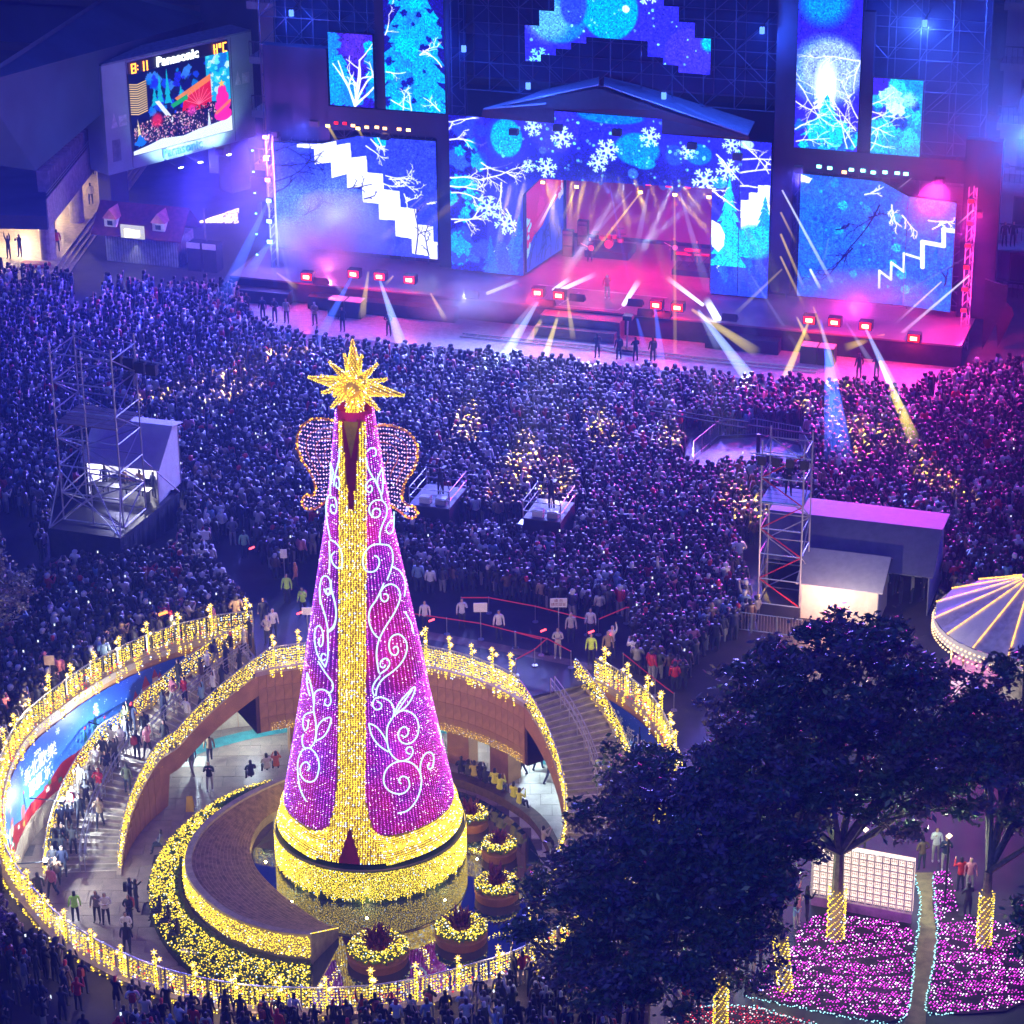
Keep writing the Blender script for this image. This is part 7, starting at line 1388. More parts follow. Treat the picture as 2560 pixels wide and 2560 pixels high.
for k in range(9): z = .48 + (H_ - .5) * k / 8; MB().fbox(O, bu, bn, (-.03, bw_ + .03), (-.035, -.003), (z - .025, z + .025)).build('rail', pbr('cream_slat', (.7, .55, .55), .6), kb)
mb = MB()
for i in range(13):
    for k in range(8): s_ = bw_ * (i + .5) / 13; z = .48 + (H_ - .5) * (k + .5) / 8; mb.fbox(O, bu, bn, (s_ - .09, s_ + .09), (.01, .04), (z - .01, z + .01)); mb.fbox(O, bu, bn, (s_ - .01, s_ + .01), (.05, .07), (z - .09, z + .09)); mb.fbox(O, bu, bn, (s_ - .1, s_ - .08), (.012, .04), (z - .1, z + .1)); mb.fbox(O, bu, bn, (s_ + .08, s_ + .1), (.012, .04), (z - .1, z + .1))
tag(mb.build('fret_motifs', pbr('cream_slat', (.7, .55, .55), .6), kb), kind='stuff')
# ================================================================== trees
M_BARK = pbr('bark', (.22, .18, .14), .9, var=.35, scale=6); M_TL = pbr('tree_leaf', (.09, .16, .06), .35, var=.7, scale=2.5); M_TL2 = pbr('tree_leaf_dry', (.20, .16, .13), .4, var=.5, scale=2.5)
def tree(x, y, h_trunk, clumps, label, lit=0, n=15000, mats=(M_TL, M_TL2), size=.17, lean=(0, 0), tr_r=.22):
    q = thing('leafy_tree', label, 'tree', (x, y, 0)); mb = MB(); top = np.array([x + lean[0], y + lean[1], h_trunk]); mb.path(smooth([(x, y, 0), (x + lean[0] * .4, y + lean[1] * .4, h_trunk * .5), tuple(top)], 4), np.linspace(tr_r, tr_r * .7, 9), 8)
    n = int(n * .8)
    for c in clumps: c = np.array(c, float); mid = top * .45 + c[:3] * .55 + rng.normal(0, .3, 3) + [0, 0, -.3]; mb.path(smooth([tuple(top), tuple(mid), tuple(c[:3])], 4), np.linspace(tr_r * .6, .04, 9), 6)
    for c in clumps:
        for k in range(9): c3_ = np.array(c[:3]); e_ = c3_ + rng.normal(0, .45, 3) * np.array([c[3], c[3], c[4]]); mb.tube(c3_ * .6 + top * .4, e_, .07, 4, r2=.02)
    mb.build('trunk', M_BARK, q); vol = np.array([c[3] ** 2 * c[4] for c in clumps]); vol = vol / vol.sum(); Vs = []; Fs = []; mi = []; base = 0
    for c, w in zip(clumps, vol):
        m_ = int(n * w); nb_ = max(6, m_ // 80); d = rng.normal(0, 1, (nb_, 3)); d /= np.linalg.norm(d, axis=1, keepdims=True); rad_ = rng.uniform(.45, 1.05, nb_) ** .6; cen_ = np.array(c[:3]) + d * rad_[:, None] * np.array([c[3], c[3], c[4]])
        which = rng.integers(0, nb_, m_); P = cen_[which] + rng.normal(0, 1, (m_, 3)) * np.array([.30, .30, .10]); V, F = leaf_cloud(P, size); Vs.append(V); Fs.append(F + base); base += len(V); mi.append((rng.random(nb_) < .42)[which].astype(int))
    me = mesh_np('crown', np.vstack(Vs), np.vstack(Fs), None, None, list(mats), np.concatenate(mi)); o = link('crown', me, q); o['kind'] = 'stuff'
    if lit:
        P = []; 
        for z in np.arange(.15, lit, .085):
            for k in range(9): a = 2 * math.pi * k / 9 + z * 2.2; f = z / h_trunk; P.append((x + lean[0] * f + (tr_r + .07) * math.cos(a), y + lean[1] * f + (tr_r + .07) * math.sin(a), z + random.uniform(-.03, .03)))
        beads('trunk_lights', P, .036, goldcols(len(P), .12), q); lamp('POINT', (x, y - .9, lit * .6), (1, .7, .2), 22, q, .2)
    return q
tree(13.1, 95.0, 4.2, [(11.0, 98.5, 9.2, 3.2, 2.4), (14.5, 99.5, 9.8, 3.4, 2.6), (12.8, 97.2, 11.2, 3.3, 2.2), (16.3, 97.6, 8.9, 2.9, 2.2), (9.8, 97.2, 8.0, 2.2, 2.0), (13.2, 96.6, 7.0, 3.0, 1.6), (17.8, 99.5, 8.2, 2.2, 2.0), (10.6, 96.2, 6.2, 2.4, 1.6), (15.6, 96.8, 5.4, 2.3, 1.4), (17.6, 97.6, 6.0, 2.2, 1.5), (15.8, 96.4, 6.6, 2.2, 1.5)], 'largest dark leafy tree, its trunk wound with gold bulbs in the wide magenta bed', 2.6, 44000, tr_r=.30)
tree(10.7, 91.3, 3.6, [(9.4, 93.0, 8.0, 2.8, 1.9), (7.6, 94.0, 7.8, 2.0, 1.7), (11.4, 94.2, 7.8, 2.2, 1.7), (9.0, 95.8, 7.8, 1.9, 1.6), (9.0, 91.6, 6.0, 2.0, 1.3), (7.6, 91.2, 5.6, 1.8, 1.4), (10.6, 92.6, 5.8, 1.6, 1.1)], 'dark leafy tree with a gold lit trunk at the left corner of the magenta bed', 2.4, 18000, lean=(-.4, .3), tr_r=.24)
tree(4.9, 89.2, 3.4, [(4.0, 90.6, 6.2, 2.2, 1.6), (6.2, 91.6, 7.6, 2.6, 1.9), (3.4, 92.6, 6.4, 1.8, 1.5), (5.6, 93.8, 7.4, 2.1, 1.6), (4.6, 89.6, 5.6, 2.4, 1.4), (7.4, 89.8, 6.2, 2.0, 1.4), (3.0, 88.0, 3.4, 1.8, 1.3), (5.6, 87.4, 3.2, 1.7, 1.2), (8.8, 88.4, 3.6, 1.4, 1.1), (2.0, 89.3, 4.6, 2.1, 1.6), (4.4, 88.2, 4.0, 2.3, 1.6), (6.6, 88.3, 4.4, 2.0, 1.5), (8.2, 89.0, 5.0, 1.8, 1.5), (1.6, 91.5, 5.0, 1.6, 1.3), (5.0, 96.6, 7.2, 1.8, 1.4), (7.6, 92.4, 6.2, 2.0, 1.6)], 'dark leafy tree over the right railing, its bare forked trunk at the bottom edge', 0, 50000, lean=(.3, .2), tr_r=.26)
tree(7.9, 88.8, 3.2, [(8.0, 90.2, 6.2, 1.8, 1.3), (9.4, 90.0, 5.9, 1.5, 1.1)], 'smaller tree with a gold wrapped trunk standing by the red bulbs', 2.3, 5000, tr_r=.22)
tree(19.1, 94.4, 3.6, [(20.0, 96.2, 7.4, 2.6, 2.0), (21.6, 98.6, 8.4, 2.8, 2.4), (21.8, 94.0, 6.6, 1.8, 1.6), (19.4, 98.8, 7.6, 2.0, 1.8), (22.4, 102.2, 7.6, 2.4, 2.4), (21.2, 97.0, 5.4, 2.0, 1.5), (19.6, 100.6, 6.6, 1.8, 1.5)], 'dark tree with a gold lit trunk in the bed right of the path', 2.6, 16000, tr_r=.24)
tree(20.6, 88.0, 2.2, [(20.0, 88.4, 4.2, 1.3, 1.0), (21.2, 89.6, 5.0, 1.7, 1.4)], 'low dark tree at the bottom right corner', 0, 6000, tr_r=.2)
P = at(10, 1470, 0); tree(-26.3, 122.5, 2.2, [(-25.8, 122.8, 3.6, 1.5, 1.1), (-25.2, 121.6, 3.2, 1.2, .9), (-26.8, 123.6, 4.0, 1.3, 1.1)], 'pale leaved small tree at the left edge above the mural rail', 0, 5000, (pbr('pale_leaf', (.30, .30, .20), .6, var=.4), M_TL2), .13, tr_r=.12)
tree(-21.9, 93.2, 1.4, [(-21.9, 93.4, 2.2, 1.3, .9), (-22.6, 94.6, 2.4, 1.2, .9)], 'purple bush tree at the bottom left outside the railing', 0, 3500, (pbr('violet_leaf', (.10, .05, .16), .6, var=.5), pbr('violet_leaf', (.10, .05, .16), .6, var=.5)), .14, tr_r=.1)
for k, (x, y, c_, e) in enumerate(((5.0, 94.6, (1, .75, .4), 500), (9.2, 95.4, (.7, 1, .7), 600), (14.6, 98.2, (.75, 1, .75), 700), (18.0, 97.6, (.8, 1, .75), 500), (6.6, 90.2, (.8, .85, 1), 500))):
    q = thing('street_lamp', 'small street lamp half hidden in the dark foliage, %s from the left' % ordn((0, 2, 3, 4, 1)[k]), 'lamp', (x, y, 0), 'street lamps under the trees'); MB().tube((x, y, 0), (x, y, 3.2), .05, 6).build('post', M_BLACK, q); MB().add(OCT_V * .14 + np.array([x, y, 3.35]), [tuple(f) for f in OCT_F]).build('globe', emis('globe_warm', (1, .8, .5), 6), q); lamp('POINT', (x, y, 3.9), c_, e, q)
for k, (x, y, cl, hd_) in enumerate([(15, 1500, 'navy', 'hair'), (60, 1500, 'black', 'hair'), (110, 1440, 'pink', 'hood'), (185, 1370, 'brown', 'hair'), (240, 1330, 'tan', 'long'), (370, 1140, 'pink', 'hair'), (430, 1110, 'black', 'hair'), (345, 1160, 'light blue', 'hair'), (1490, 905, 'red', 'hair'), (1555, 905, 'pink', 'hood'), (1540, 1080, 'dark grey', 'long'), (1385, 760, 'navy', 'hair'), (1225, 760, 'brown', 'hair'), (1320, 700, 'white', 'hair')]):
    P = at(*p8(x, y), 0); person(P[0], P[1], 0, R(-90 if k < 8 else (180 if k % 2 else 20)), cl, random.choice(POSES), 'stand', hd_, k % 2, 'person in %s, %s, %s' % (cl, HTXT[hd_], ['in the queue left of the magenta bed, nearest', 'in the queue left of the magenta bed, second', 'in the queue with a walking stick', 'bending in the queue by the lit trunk', 'beside the gold wound trunk', 'close to the left end of the lattice booth', 'darkest figure by the lattice booth', 'child by the lattice booth', 'with a black strap on the right walkway', 'next to the red coat on the right walkway', 'sitting low by the lit trunk on the right', 'at the far end of the path', 'left of the far end of the path', 'behind the path beneath the leaves'][k]), scale=.72 if k == 7 else 1)
for k, (x, y, cl) in enumerate([(1210, 1790, 'white'), (1280, 1740, 'red'), (1345, 1750, 'pink'), (1400, 1640, 'grey'), (1600, 1580, 'pink'), (270, 1740, 'white'), (320, 1810, 'cream'), (160, 1560, 'red'), (95, 1560, 'black')]):
    P = at(*p6(x, y), 0); person(P[0], P[1], 0, R(-60 + 30 * (k % 4)), cl, random.choice(POSES), 'stand', 'hood' if k % 3 == 0 else 'hair', k % 2, 'person in %s %s' % (cl, ['under the dark trees at the bottom, with a white back', 'with a rucksack under the dark trees', 'right of the rucksack under the trees', 'half hidden beneath the leaves', 'child by the red bulbs', 'with crossed straps left of the trees', 'in a beret left of the trees', 'at the right end of the near rail', 'tall beside the right end of the near rail'][k]), scale=.7 if k == 4 else 1)
# ================================================================== big screen on its tower, kiosk, concourse
BD = -28.9 + 0j; bP = np.array([-28.9, 190.0, 0]); bv = np.array([math.cos(.77), math.sin(.77), 0]); bnn = np.array([-bv[1], bv[0], 0])     # bnn points away
def BX(s, d, z): return bP + bv * s + bnn * d + np.array([0, 0, z])
bo = thing('screen_building', 'tall grey box carrying the brand-name LED billboard at the left of the square', 'billboard', bP)
MB().fbox(bP, bv, bnn, (0, 13.8), (.02, 2.2), (4.1, 12.15)).build('wall', pbr('billboard_panel', (.30, .40, .46), .7, var=.12, scale=.6), bo)
for k in range(6): MB().fbox(bP, bv, bnn, (2.3 * k + .02, 2.3 * k + 2.28), (.0, 2.4), (12.16, 12.3)).build('roof_panel', pbr('roof_panel', (.16, .22, .30), .7), bo)
MB().fbox(bP, bv, bnn, (.4, 2.0), (.5, 2.0), (0, 4.09)).build('leg', M_CONCD, bo); MB().fbox(bP, bv, bnn, (11.6, 13.4), (.5, 2.0), (0, 4.09)).build('leg', M_CONCD, bo)
MB().fbox(bP, bv, bnn, (.5, 1.2), (-.02, .015), (5.0, 6.6)).build('service_door', pbr('dull_door', (.16, .2, .24), .6), bo)
for s_ in (2.2, 11.8): MB().fbox(bP, bv, bnn, (s_ - .02, s_ + .02), (-.01, .015), (4.2, 12.1)).build('panel_joint', M_CONCD, bo)
cb = Canvas(460, 300, 0, 9.2, 0, 6.05, (8, 16, 70)); rr = random.Random(8)
for k in range(110): cb.blob(rr.uniform(1.6, 9.2), rr.uniform(2.4, 5.6), rr.uniform(.12, .4), rr.choice([(20, 70, 240), (30, 40, 230), (0, 130, 230), (10, 20, 110), (60, 140, 255), (8, 12, 70)]), .85)
cb.poly([(7.0, 2.6), (9.2, 2.4), (9.2, 6.05), (7.0, 6.05)], (20, 170, 225)); 
for k in range(40): cb.blob(rr.uniform(7, 9.2), rr.uniform(2.6, 6), rr.uniform(.1, .4), rr.choice([(90, 240, 245), (0, 190, 225), (20, 110, 220), (230, 255, 255)]), .8)
for x, z, h in ((2.7, 3.4, 2.2), (3.4, 3.2, 2.7), (2.2, 3.3, 1.4), (4.6, 3.2, 1.2)): cb.fir(x, z, h, .7, (10, 180, 210), 4)
for k in range(14): cb.line([(.0, 3.1 + k * .17), (.7, 2.95 + k * .17), (1.5, 3.1 + k * .17)], .08, (255, 215, 130))
cb.poly([(4.6, 2.2), (7.4, 2.2), (7.4, 4.6), (6.4, 4.3), (4.8, 3.3)], (225, 20, 30)); cb.poly([(4.0, 3.5), (7.4, 4.7), (7.4, 4.2), (4.4, 3.1)], (255, 140, 40), .9); cb.poly([(3.6, 3.1), (5.2, 3.6), (5.2, 3.2), (3.8, 2.8)], (20, 170, 90)); 
for k in range(9): cb.line([(6.2, 2.6), (6.2 + 1.4 * math.cos(.3 + k * .3), 2.6 + 1.3 * math.sin(.3 + k * .3))], .06, (255, 120, 140))
cb.poly([(2.2, 3.6), (2.6, 3.6), (3.9, 1.9), (3.6, 1.7)], WH)
for k in range(1500): x = rr.uniform(.2, 8.4); cb.disc(x, rr.uniform(.7, 2.2 + x * .05), rr.uniform(.03, .08), rr.choice([(16, 8, 20), (16, 8, 20), (230, 200, 200), (200, 120, 150), (60, 30, 40), (20, 10, 30)]), 1)
cb.disc(2.3, 2.2, .5, (255, 40, 70), .8, .6); cb.disc(5.5, 2.3, .4, (255, 60, 190), .7, .6)
cb.poly([(0, .0), (9.2, 0), (9.2, 1.15), (8.4, .95), (6, .75), (4.6, .55), (2.6, .75), (1.4, .5), (0, .3)], (240, 252, 255))
for z, w in ((1.2, 1.05), (1.9, .95), (2.5, .75), (3.0, .5)): cb.disc(8.4, z + .2, w * .8, (255, 40, 160), 1, .1, .48)
cb.line([(7.8, 1.6), (9.1, 2.3)], .25, (255, 120, 90)); cb.poly([(8.4 + .35 * (1 if i % 2 == 0 else .4) * math.sin(i * math.pi / 5), 3.75 + .35 * (1 if i % 2 == 0 else .4) * math.cos(i * math.pi / 5)) for i in range(10)], (255, 205, 80))
cb.poly([(.5, .8), (.9, .8), (.55, 2.6)], (245, 225, 150)); cb.blob(.7, .9, .45, (20, 120, 240)); cb.poly([(6.9, .8), (7.2, .9), (7.05, 2.0)], (220, 240, 250))
dsp = MB().add([BX(2.3, -.05, 5.1), BX(11.52, -.05, 5.1), BX(11.52, -.05, 11.13), BX(2.3, -.05, 11.13)], [(0, 1, 2, 3)]).build('display', img_mat('billboard_led', cb.image('billboard_picture'), 1.35), bo); uv = dsp.data.uv_layers.new(name='UVMap')
for lp_, c_ in zip(dsp.data.loops, [(0, 0), (1, 0), (1, 1), (0, 1)]): uv.data[lp_.index].uv = c_
MB().fbox(bP, bv, bnn, (2.25, 11.57), (-.045, .015), (5.05, 11.18)).build('display_frame', M_BLACK, bo); MB().fbox(bP, bv, bnn, (2.3, 11.5), (-.02, .015), (11.2, 12.0)).build('header', M_BLACK, bo)
M_NEON = emis('sign_white', (.9, 1, 1), 3.2); M_SEG = emis('segment_orange', (1, .32, .02), 5.5)
fm = lambda s_, z, d=-.12: frame_matrix(BX(s_, d, z), bv, (0, 0, 1))
text_mesh('lettering', 'Panasonic', .98, M_NEON, bo, .03, fm(6.75, 11.24), bold=.03); text_mesh('lettering', 'Panasonic', .95, pbr('sign_blue', (.02, .16, .55), .4, var=0), bo, .03, fm(6.75, 4.36, -.05), bold=.02)
def seg(txt, s0, z0, w=.42, h=.72):
    SEG = {'8': 'abcdefg', '1': 'bc', '4': 'bcfg', 'C': 'adef', 'o': 'abfg'}; x = s0; mb = MB()
    for ch in txt:
        if ch == ':': mb.fbox(bP, bv, bnn, (x - .02, x + .05), (-.14, -.1), (z0 + .18, z0 + .26)); mb.fbox(bP, bv, bnn, (x - .02, x + .05), (-.14, -.1), (z0 + .46, z0 + .54)); x += .18; continue
        if ch == ' ': x += .2; continue
        t = .085; hh = h * (.45 if ch == 'o' else 1); zb = z0 + (h - hh); ww = w * (.6 if ch == 'o' else 1)
        Sg = dict(a=((0, ww), (hh - t, hh)), d=((0, ww), (0, t)), g=((0, ww), (hh / 2 - t / 2, hh / 2 + t / 2) if ch != 'o' else (0, t)), f=((0, t), (hh / 2, hh) if ch != 'o' else (0, hh)), e=((0, t), (0, hh / 2)), b=((ww - t, ww), (hh / 2, hh) if ch != 'o' else (0, hh)), c=((ww - t, ww), (0, hh / 2)))
        for k in SEG[ch]: (a0, a1), (b0, b1) = Sg[k]; mb.fbox(bP, bv, bnn, (x + a0, x + a1), (-.14, -.1), (zb + b0, zb + b1))
        x += ww + .14 - (.25 if ch == '1' else 0)
    return mb
seg('8:11', 2.55, 11.15).build('clock_digits', M_SEG, bo); seg('14oC', 9.85, 11.15, .36).build('temperature_digits', M_SEG, bo)
for k, (s_, z_) in enumerate(((5.1, 3.9), (6.9, 3.9), (9.6, 3.9))):
    P = BX(s_, -1.9, z_); q = thing('sign_floodlight', 'small floodlight under the billboard, %s of three' % ('leftmost', 'middle', 'rightmost')[k], 'floodlight', P); MB().fbox(P, bv, bnn, (-.2, .2), (-.1, .1), (-.06, .06)).build('housing', M_BLACK, q); MB().fbox(P, bv, bnn, (-.16, .16), (-.08, .08), (.065, .09)).build('lens', emis('flood_white', (.8, .95, 1), 22), q); MB().tube(P, BX(s_, .0, 4.2), .03, 5).build('arm', M_BLACK, q); lamp('SPOT', P + np.array([0, 0, .15]), (.65, 1, .95), 1300, q, .15, BX(s_, .3, 6.2), 110, .9)
for s_, z, lb in ((1.2, 8.1, 0), (12.7, 9.0, 1)):   # plain seasonal decals: a fir and a parcel
    mb = MB(); d = -.02; c_ = lambda x, y: BX(s_ + x, d, z + y); mb.add([c_(-.7, -.6), c_(-.1, -.6), c_(-.4, .5)], [(0, 1, 2)]); mb.add([c_(0, -.6), c_(.7, -.6), c_(.7, .2), c_(0, .2)], [(0, 1, 2, 3)]); mb.build('decal', pbr('decal_white', (.5, .55, .6), .6), bo)
# kiosk with red roof, dormers and lit sign
ko = at(*c1(575, 1400), 0); k2_ = at(*c1(975, 1440), 0); ku = (k2_ - ko) / np.linalg.norm(k2_ - ko); kn = np.array([-ku[1], ku[0], 0]); kw = 7.2
kq = thing('kiosk', 'long market kiosk with corrugated wall, dark red roof and two small dormers', 'kiosk', ko)
MB().fbox(ko, ku, kn, (0, 5.6), (.02, 2.6), (0, 2.1)).build('wall', pbr('kiosk_wall', (.30, .30, .36), .7), kq)
for k in range(28): MB().fbox(ko, ku, kn, (k * .2 + .02, k * .2 + .11), (-.05, .015), (.05, 2.05)).build('rib', pbr('kiosk_rib', (.42, .42, .48), .6), kq)
RFm = pbr('red_shingle', (.16, .03, .05), .7, var=.3, scale=4); V = [ko + ku * a + kn * b + np.array([0, 0, z]) for a, b, z in ((-.9, -.4, 2.1), (6.0, -.4, 2.1), (6.0, 1.4, 4.0), (-.9, 1.4, 4.0), (-.9, 3.2, 2.1), (6.0, 3.2, 2.1))]
MB().add(V + [v - np.array([0, 0, .1]) for v in V], [(0, 1, 2, 3), (3, 2, 5, 4), (6, 9, 8, 7), (9, 10, 11, 8), (0, 6, 7, 1), (4, 5, 11, 10), (0, 3, 9, 6), (3, 4, 10, 9), (1, 7, 8, 2), (2, 8, 11, 5)]).build('roof', RFm, kq)
for s_ in (.5, 4.2):
    o = ko + ku * s_ + np.array([0, 0, 2.6]); M_ = MB().fbox(o, ku, kn, (-.45, .45), (-.1, 1.0), (0, .6)).build('dormer', M_WHITE, kq); MB().add([o + ku * a + kn * b + np.array([0, 0, z]) for a, b, z in ((-.55, -.2, .6), (0, -.2, 1.3), (0, 1.3, 1.3), (-.55, 1.2, .6), (.55, -.2, .6), (.55, 1.2, .6))], [(0, 1, 2, 3), (1, 4, 5, 2), (0, 4, 1)]).build('dormer_roof', pbr('pink_roof', (.5, .15, .2), .6), M_); MB().fbox(o, ku, kn, (-.2, .2), (-.13, -.105), (.12, .45)).build('window', M_BLACK, M_)
MB().fbox(ko, ku, kn, (1.5, 3.3), (-.55, -.45), (2.05, 3.0)).build('lit_sign', emis('sign_cream', (.95, .93, .75), .8), kq); MB().lathe([(0, 2.2), (.25, 2.2), (.25, 2.75), (0, 2.75)], (ko + ku * 2.1)[:2] - kn[:2] * .65, 10).lathe([(0, 2.25), (.3, 2.25), (.3, 2.7), (0, 2.7)], (ko + ku * 2.7)[:2] - kn[:2] * .65, 10).build('sign_ornament', emis('warm_white', (1, .85, .5), 2.5), kq)
lamp('POINT', ko + ku * 2.4 - kn * 1.1 + np.array([0, 0, 2.7]), (1, .95, .8), 160, kq, .2)
c2_ = thing('market_stall', 'dark stalls with white signboards right of the kiosk', 'stall', ko + ku * 6.6)
for a in (6.4, 7.6): MB().fbox(ko, ku, kn, (a, a + 1.0), (-.3, .8), (0, 2.0)).build('stall_body', M_DARK, c2_); MB().fbox(ko, ku, kn, (a, a + 1.0), (-.4, -.32), (1.7, 2.1)).build('signboard', M_WHITE, c2_)
P = [at(*c1(random.uniform(1080, 1275), 0), 0) for _ in range(1)]; P = []
for k in range(420):
    x = random.uniform(1075, 1280); yy_ = 1190 - (x - 1075) * .2 + random.uniform(-30, 45) * (x - 1060) / 200; P.append(onplane(*c1(x, yy_), (-21, 186.5, 0), SN))
xt = thing('light_tree_small', 'low spreading net of warm white bulbs beside the kiosk', 'light display', P[0] * np.array([1, 1, 0])); beads('bulbs', P, .05, np.tile([1.1, .85, .4], (len(P), 1)), xt); MB().tube((-21.8, 186.6, 0), (-21.8, 186.6, 2.6), .08, 6).build('trunk', M_BARK, xt)
# concourse building on the left
cq = thing('concourse_building', 'concourse building with a sloping glazed roof, terrace and warm lit hall at the left', 'building', (-34, 186, 0)); fu = np.array([.095, .995, 0]); fu /= np.linalg.norm(fu); fn_ = np.array([-fu[1], fu[0], 0]); F0 = np.array([-31.6, 182.0, 0])
MB().fbox(F0, fu, fn_, (-4, 30), (-.0, 26), (.02, .35)).build('hall_floor', pbr('hall_floor', (.55, .45, .33), .4), cq)
for k in range(3): MB().fbox(F0, fu, fn_, (-4, 30), (-.35 * (k + 1), -.35 * k - .01), (.02, .35 - .1 * (k + 1))).build('step', M_STONE, cq)
for s_, lb in ((.6, ''), (9, ''), (18, '')): MB().lathe([(.55, .35), (.55, 3.3)], (F0 + fu * s_ + fn_ * .9)[:2], 16).build('column', pbr('column_paint', (.42, .38, .42), .6), cq)
for s_ in (0, 9): MB().lathe([(.55, .35), (.55, 3.3)], (F0 + fu * s_ + fn_ * 9)[:2], 16).build('column', pbr('column_paint', (.42, .38, .42), .6), cq)
MB().fbox(F0, fu, fn_, (-2, 30), (.1, 26), (3.31, 4.3)).build('terrace_slab', M_CONCD, cq); MB().fbox(F0, fu, fn_, (-2, 30), (.0, .09), (3.4, 5.5)).build('parapet', pbr('parapet_lilac', (.34, .30, .36), .8), cq)
for z in (5.75, 5.95): MB().tube(F0 + fu * -2 + np.array([0, 0, z]), F0 + fu * 12 + np.array([0, 0, z]), .03, 5).build('terrace_rail', M_STEEL, cq)
MB().fbox(F0, fu, fn_, (-2, 30), (18, 18.3), (.35, 3.3)).build('back_wall', pbr('hall_wall', (.6, .5, .4), .7), cq)
E0 = SPX(*c1(190, 890), 2.0)
def LW(x, y, z): return at(*c1(x, y), z)
roofp = [LW(190, 890, 7.2), LW(500, 560, 7.2), LW(1130, 80, 7.2 + 5), LW(620, -60, 15), LW(-120, 420, 15), LW(-160, 840, 9)]
n = len(roofp); MB().add(roofp + [p_ - np.array([0, 0, .35]) for p_ in roofp], [tuple(range(n)), tuple(range(n, 2 * n))[::-1]] + [(i, n + i, n + (i + 1) % n, (i + 1) % n) for i in range(n)]).build('roof', pbr('dusk_roof', (.05, .12, .16), .6, var=.25, scale=.3), cq)
A, B = LW(190, 890, 7.2), LW(500, 560, 7.2)
for k in range(22): t = k / 22; p_ = A + (B - A) * t; MB().fbox(p_, (B - A) / np.linalg.norm(B - A), np.array([(B - A)[1], -(B - A)[0], 0]) / np.linalg.norm(B - A), (0, .14), (.02, .9), (-1.9, -.36)).build('louvre', pbr('louvre_lilac', (.22, .2, .3), .6), cq)
up_ = lambda x, y: onplane(*c1(x, y), roofp[0] + np.array([0, 0, .05]), np.cross(roofp[1] - roofp[0], roofp[5] - roofp[0]) / np.linalg.norm(np.cross(roofp[1] - roofp[0], roofp[5] - roofp[0])))
for k in range(1, 9):
    t = k / 9; p_ = roofp[0] + (roofp[5] - roofp[0]) * t; q_ = roofp[1] + (roofp[3] - roofp[2]) * 0 + (roofp[4] - roofp[1]) * t; MB().tube(p_ + [0, 0, .08], q_ + [0, 0, .08], .09, 4).build('roof_rib', pbr('roof_rib', (.10, .18, .24), .5), cq)
mb = MB()
for a, b in (((0, 730), (140, 765)), ((140, 765), (340, 540)), ((0, 730), (300, 370)), ((60, 745), (250, 560)), ((200, 700), (60, 640)), ((260, 640), (120, 570)), ((310, 575), (170, 505)), ((0, 660), (110, 520))): mb.tube(up_(*a), up_(*b), .05, 4)
mb.build('skylight_bars', pbr('pale_bar', (.35, .4, .5), .5), cq)
# things under the roof edge: palms of warm light, shrubs
for k in range(3): lamp('POINT', F0 + fu * (2 + 7 * k) + fn_ * 5 + np.array([0, 0, 2.9]), (1, .72, .38), 1200, cq, .5)
for k, (x, y, cl) in enumerate([(50, 1390, 'black'), (110, 1380, 'black'), (310, 1355, 'red'), (265, 1390, 'navy'), (285, 1250, 'dark grey'), (490, 1100, 'cream'), (495, 940, 'grey'), (560, 1010, 'black')]):
    P = at(*c1(x, y), .35 if k < 5 else .35); person(P[0], P[1], .36, R(150 if k < 2 else 20), cl, ('up', 'up') if k == 0 else ('phone', 'phone') if k == 1 else ('down', 'down'), 'stand', 'hair', 0, 'person in %s %s' % (cl, ['stretching both arms out on the hall floor', 'taking a picture beside the one stretching', 'on the hall steps by the near column', 'in the shade of the near column', 'behind the near column of the hall', 'on the bright walkway beyond the hall', 'far along the bright walkway', 'leaning over the walkway beneath the billboard'][k]))
for k, (x, y) in enumerate([(150, 1450), (195, 1452), (240, 1455)]): P = at(*c1(x, y), 0); tag(MB().lathe([(.35, 0), (.5, .55), (.42, .6), (0, .6)], P[:2], 12).build('red_bollard', pbr('red_plastic', (.5, .04, .08), .5), None), 'squat red drum in a row before the hall steps, %s' % ('leftmost', 'middle', 'rightmost')[k], 'bollard')
P = [onplane(*c1(x, y), (-60, 215, 0), np.array([0, 1., 0])) for x, y in [(60 + 80 * t + random.gauss(0, 6), 450 - 50 * t + random.gauss(0, 8)) for t in rng.random(40)]]; bead_thing('distant_bulbs', 'small cluster of warm bulbs far off on the dark roof', 'light string', P, .09, np.tile([1, .8, .4], (40, 1)))
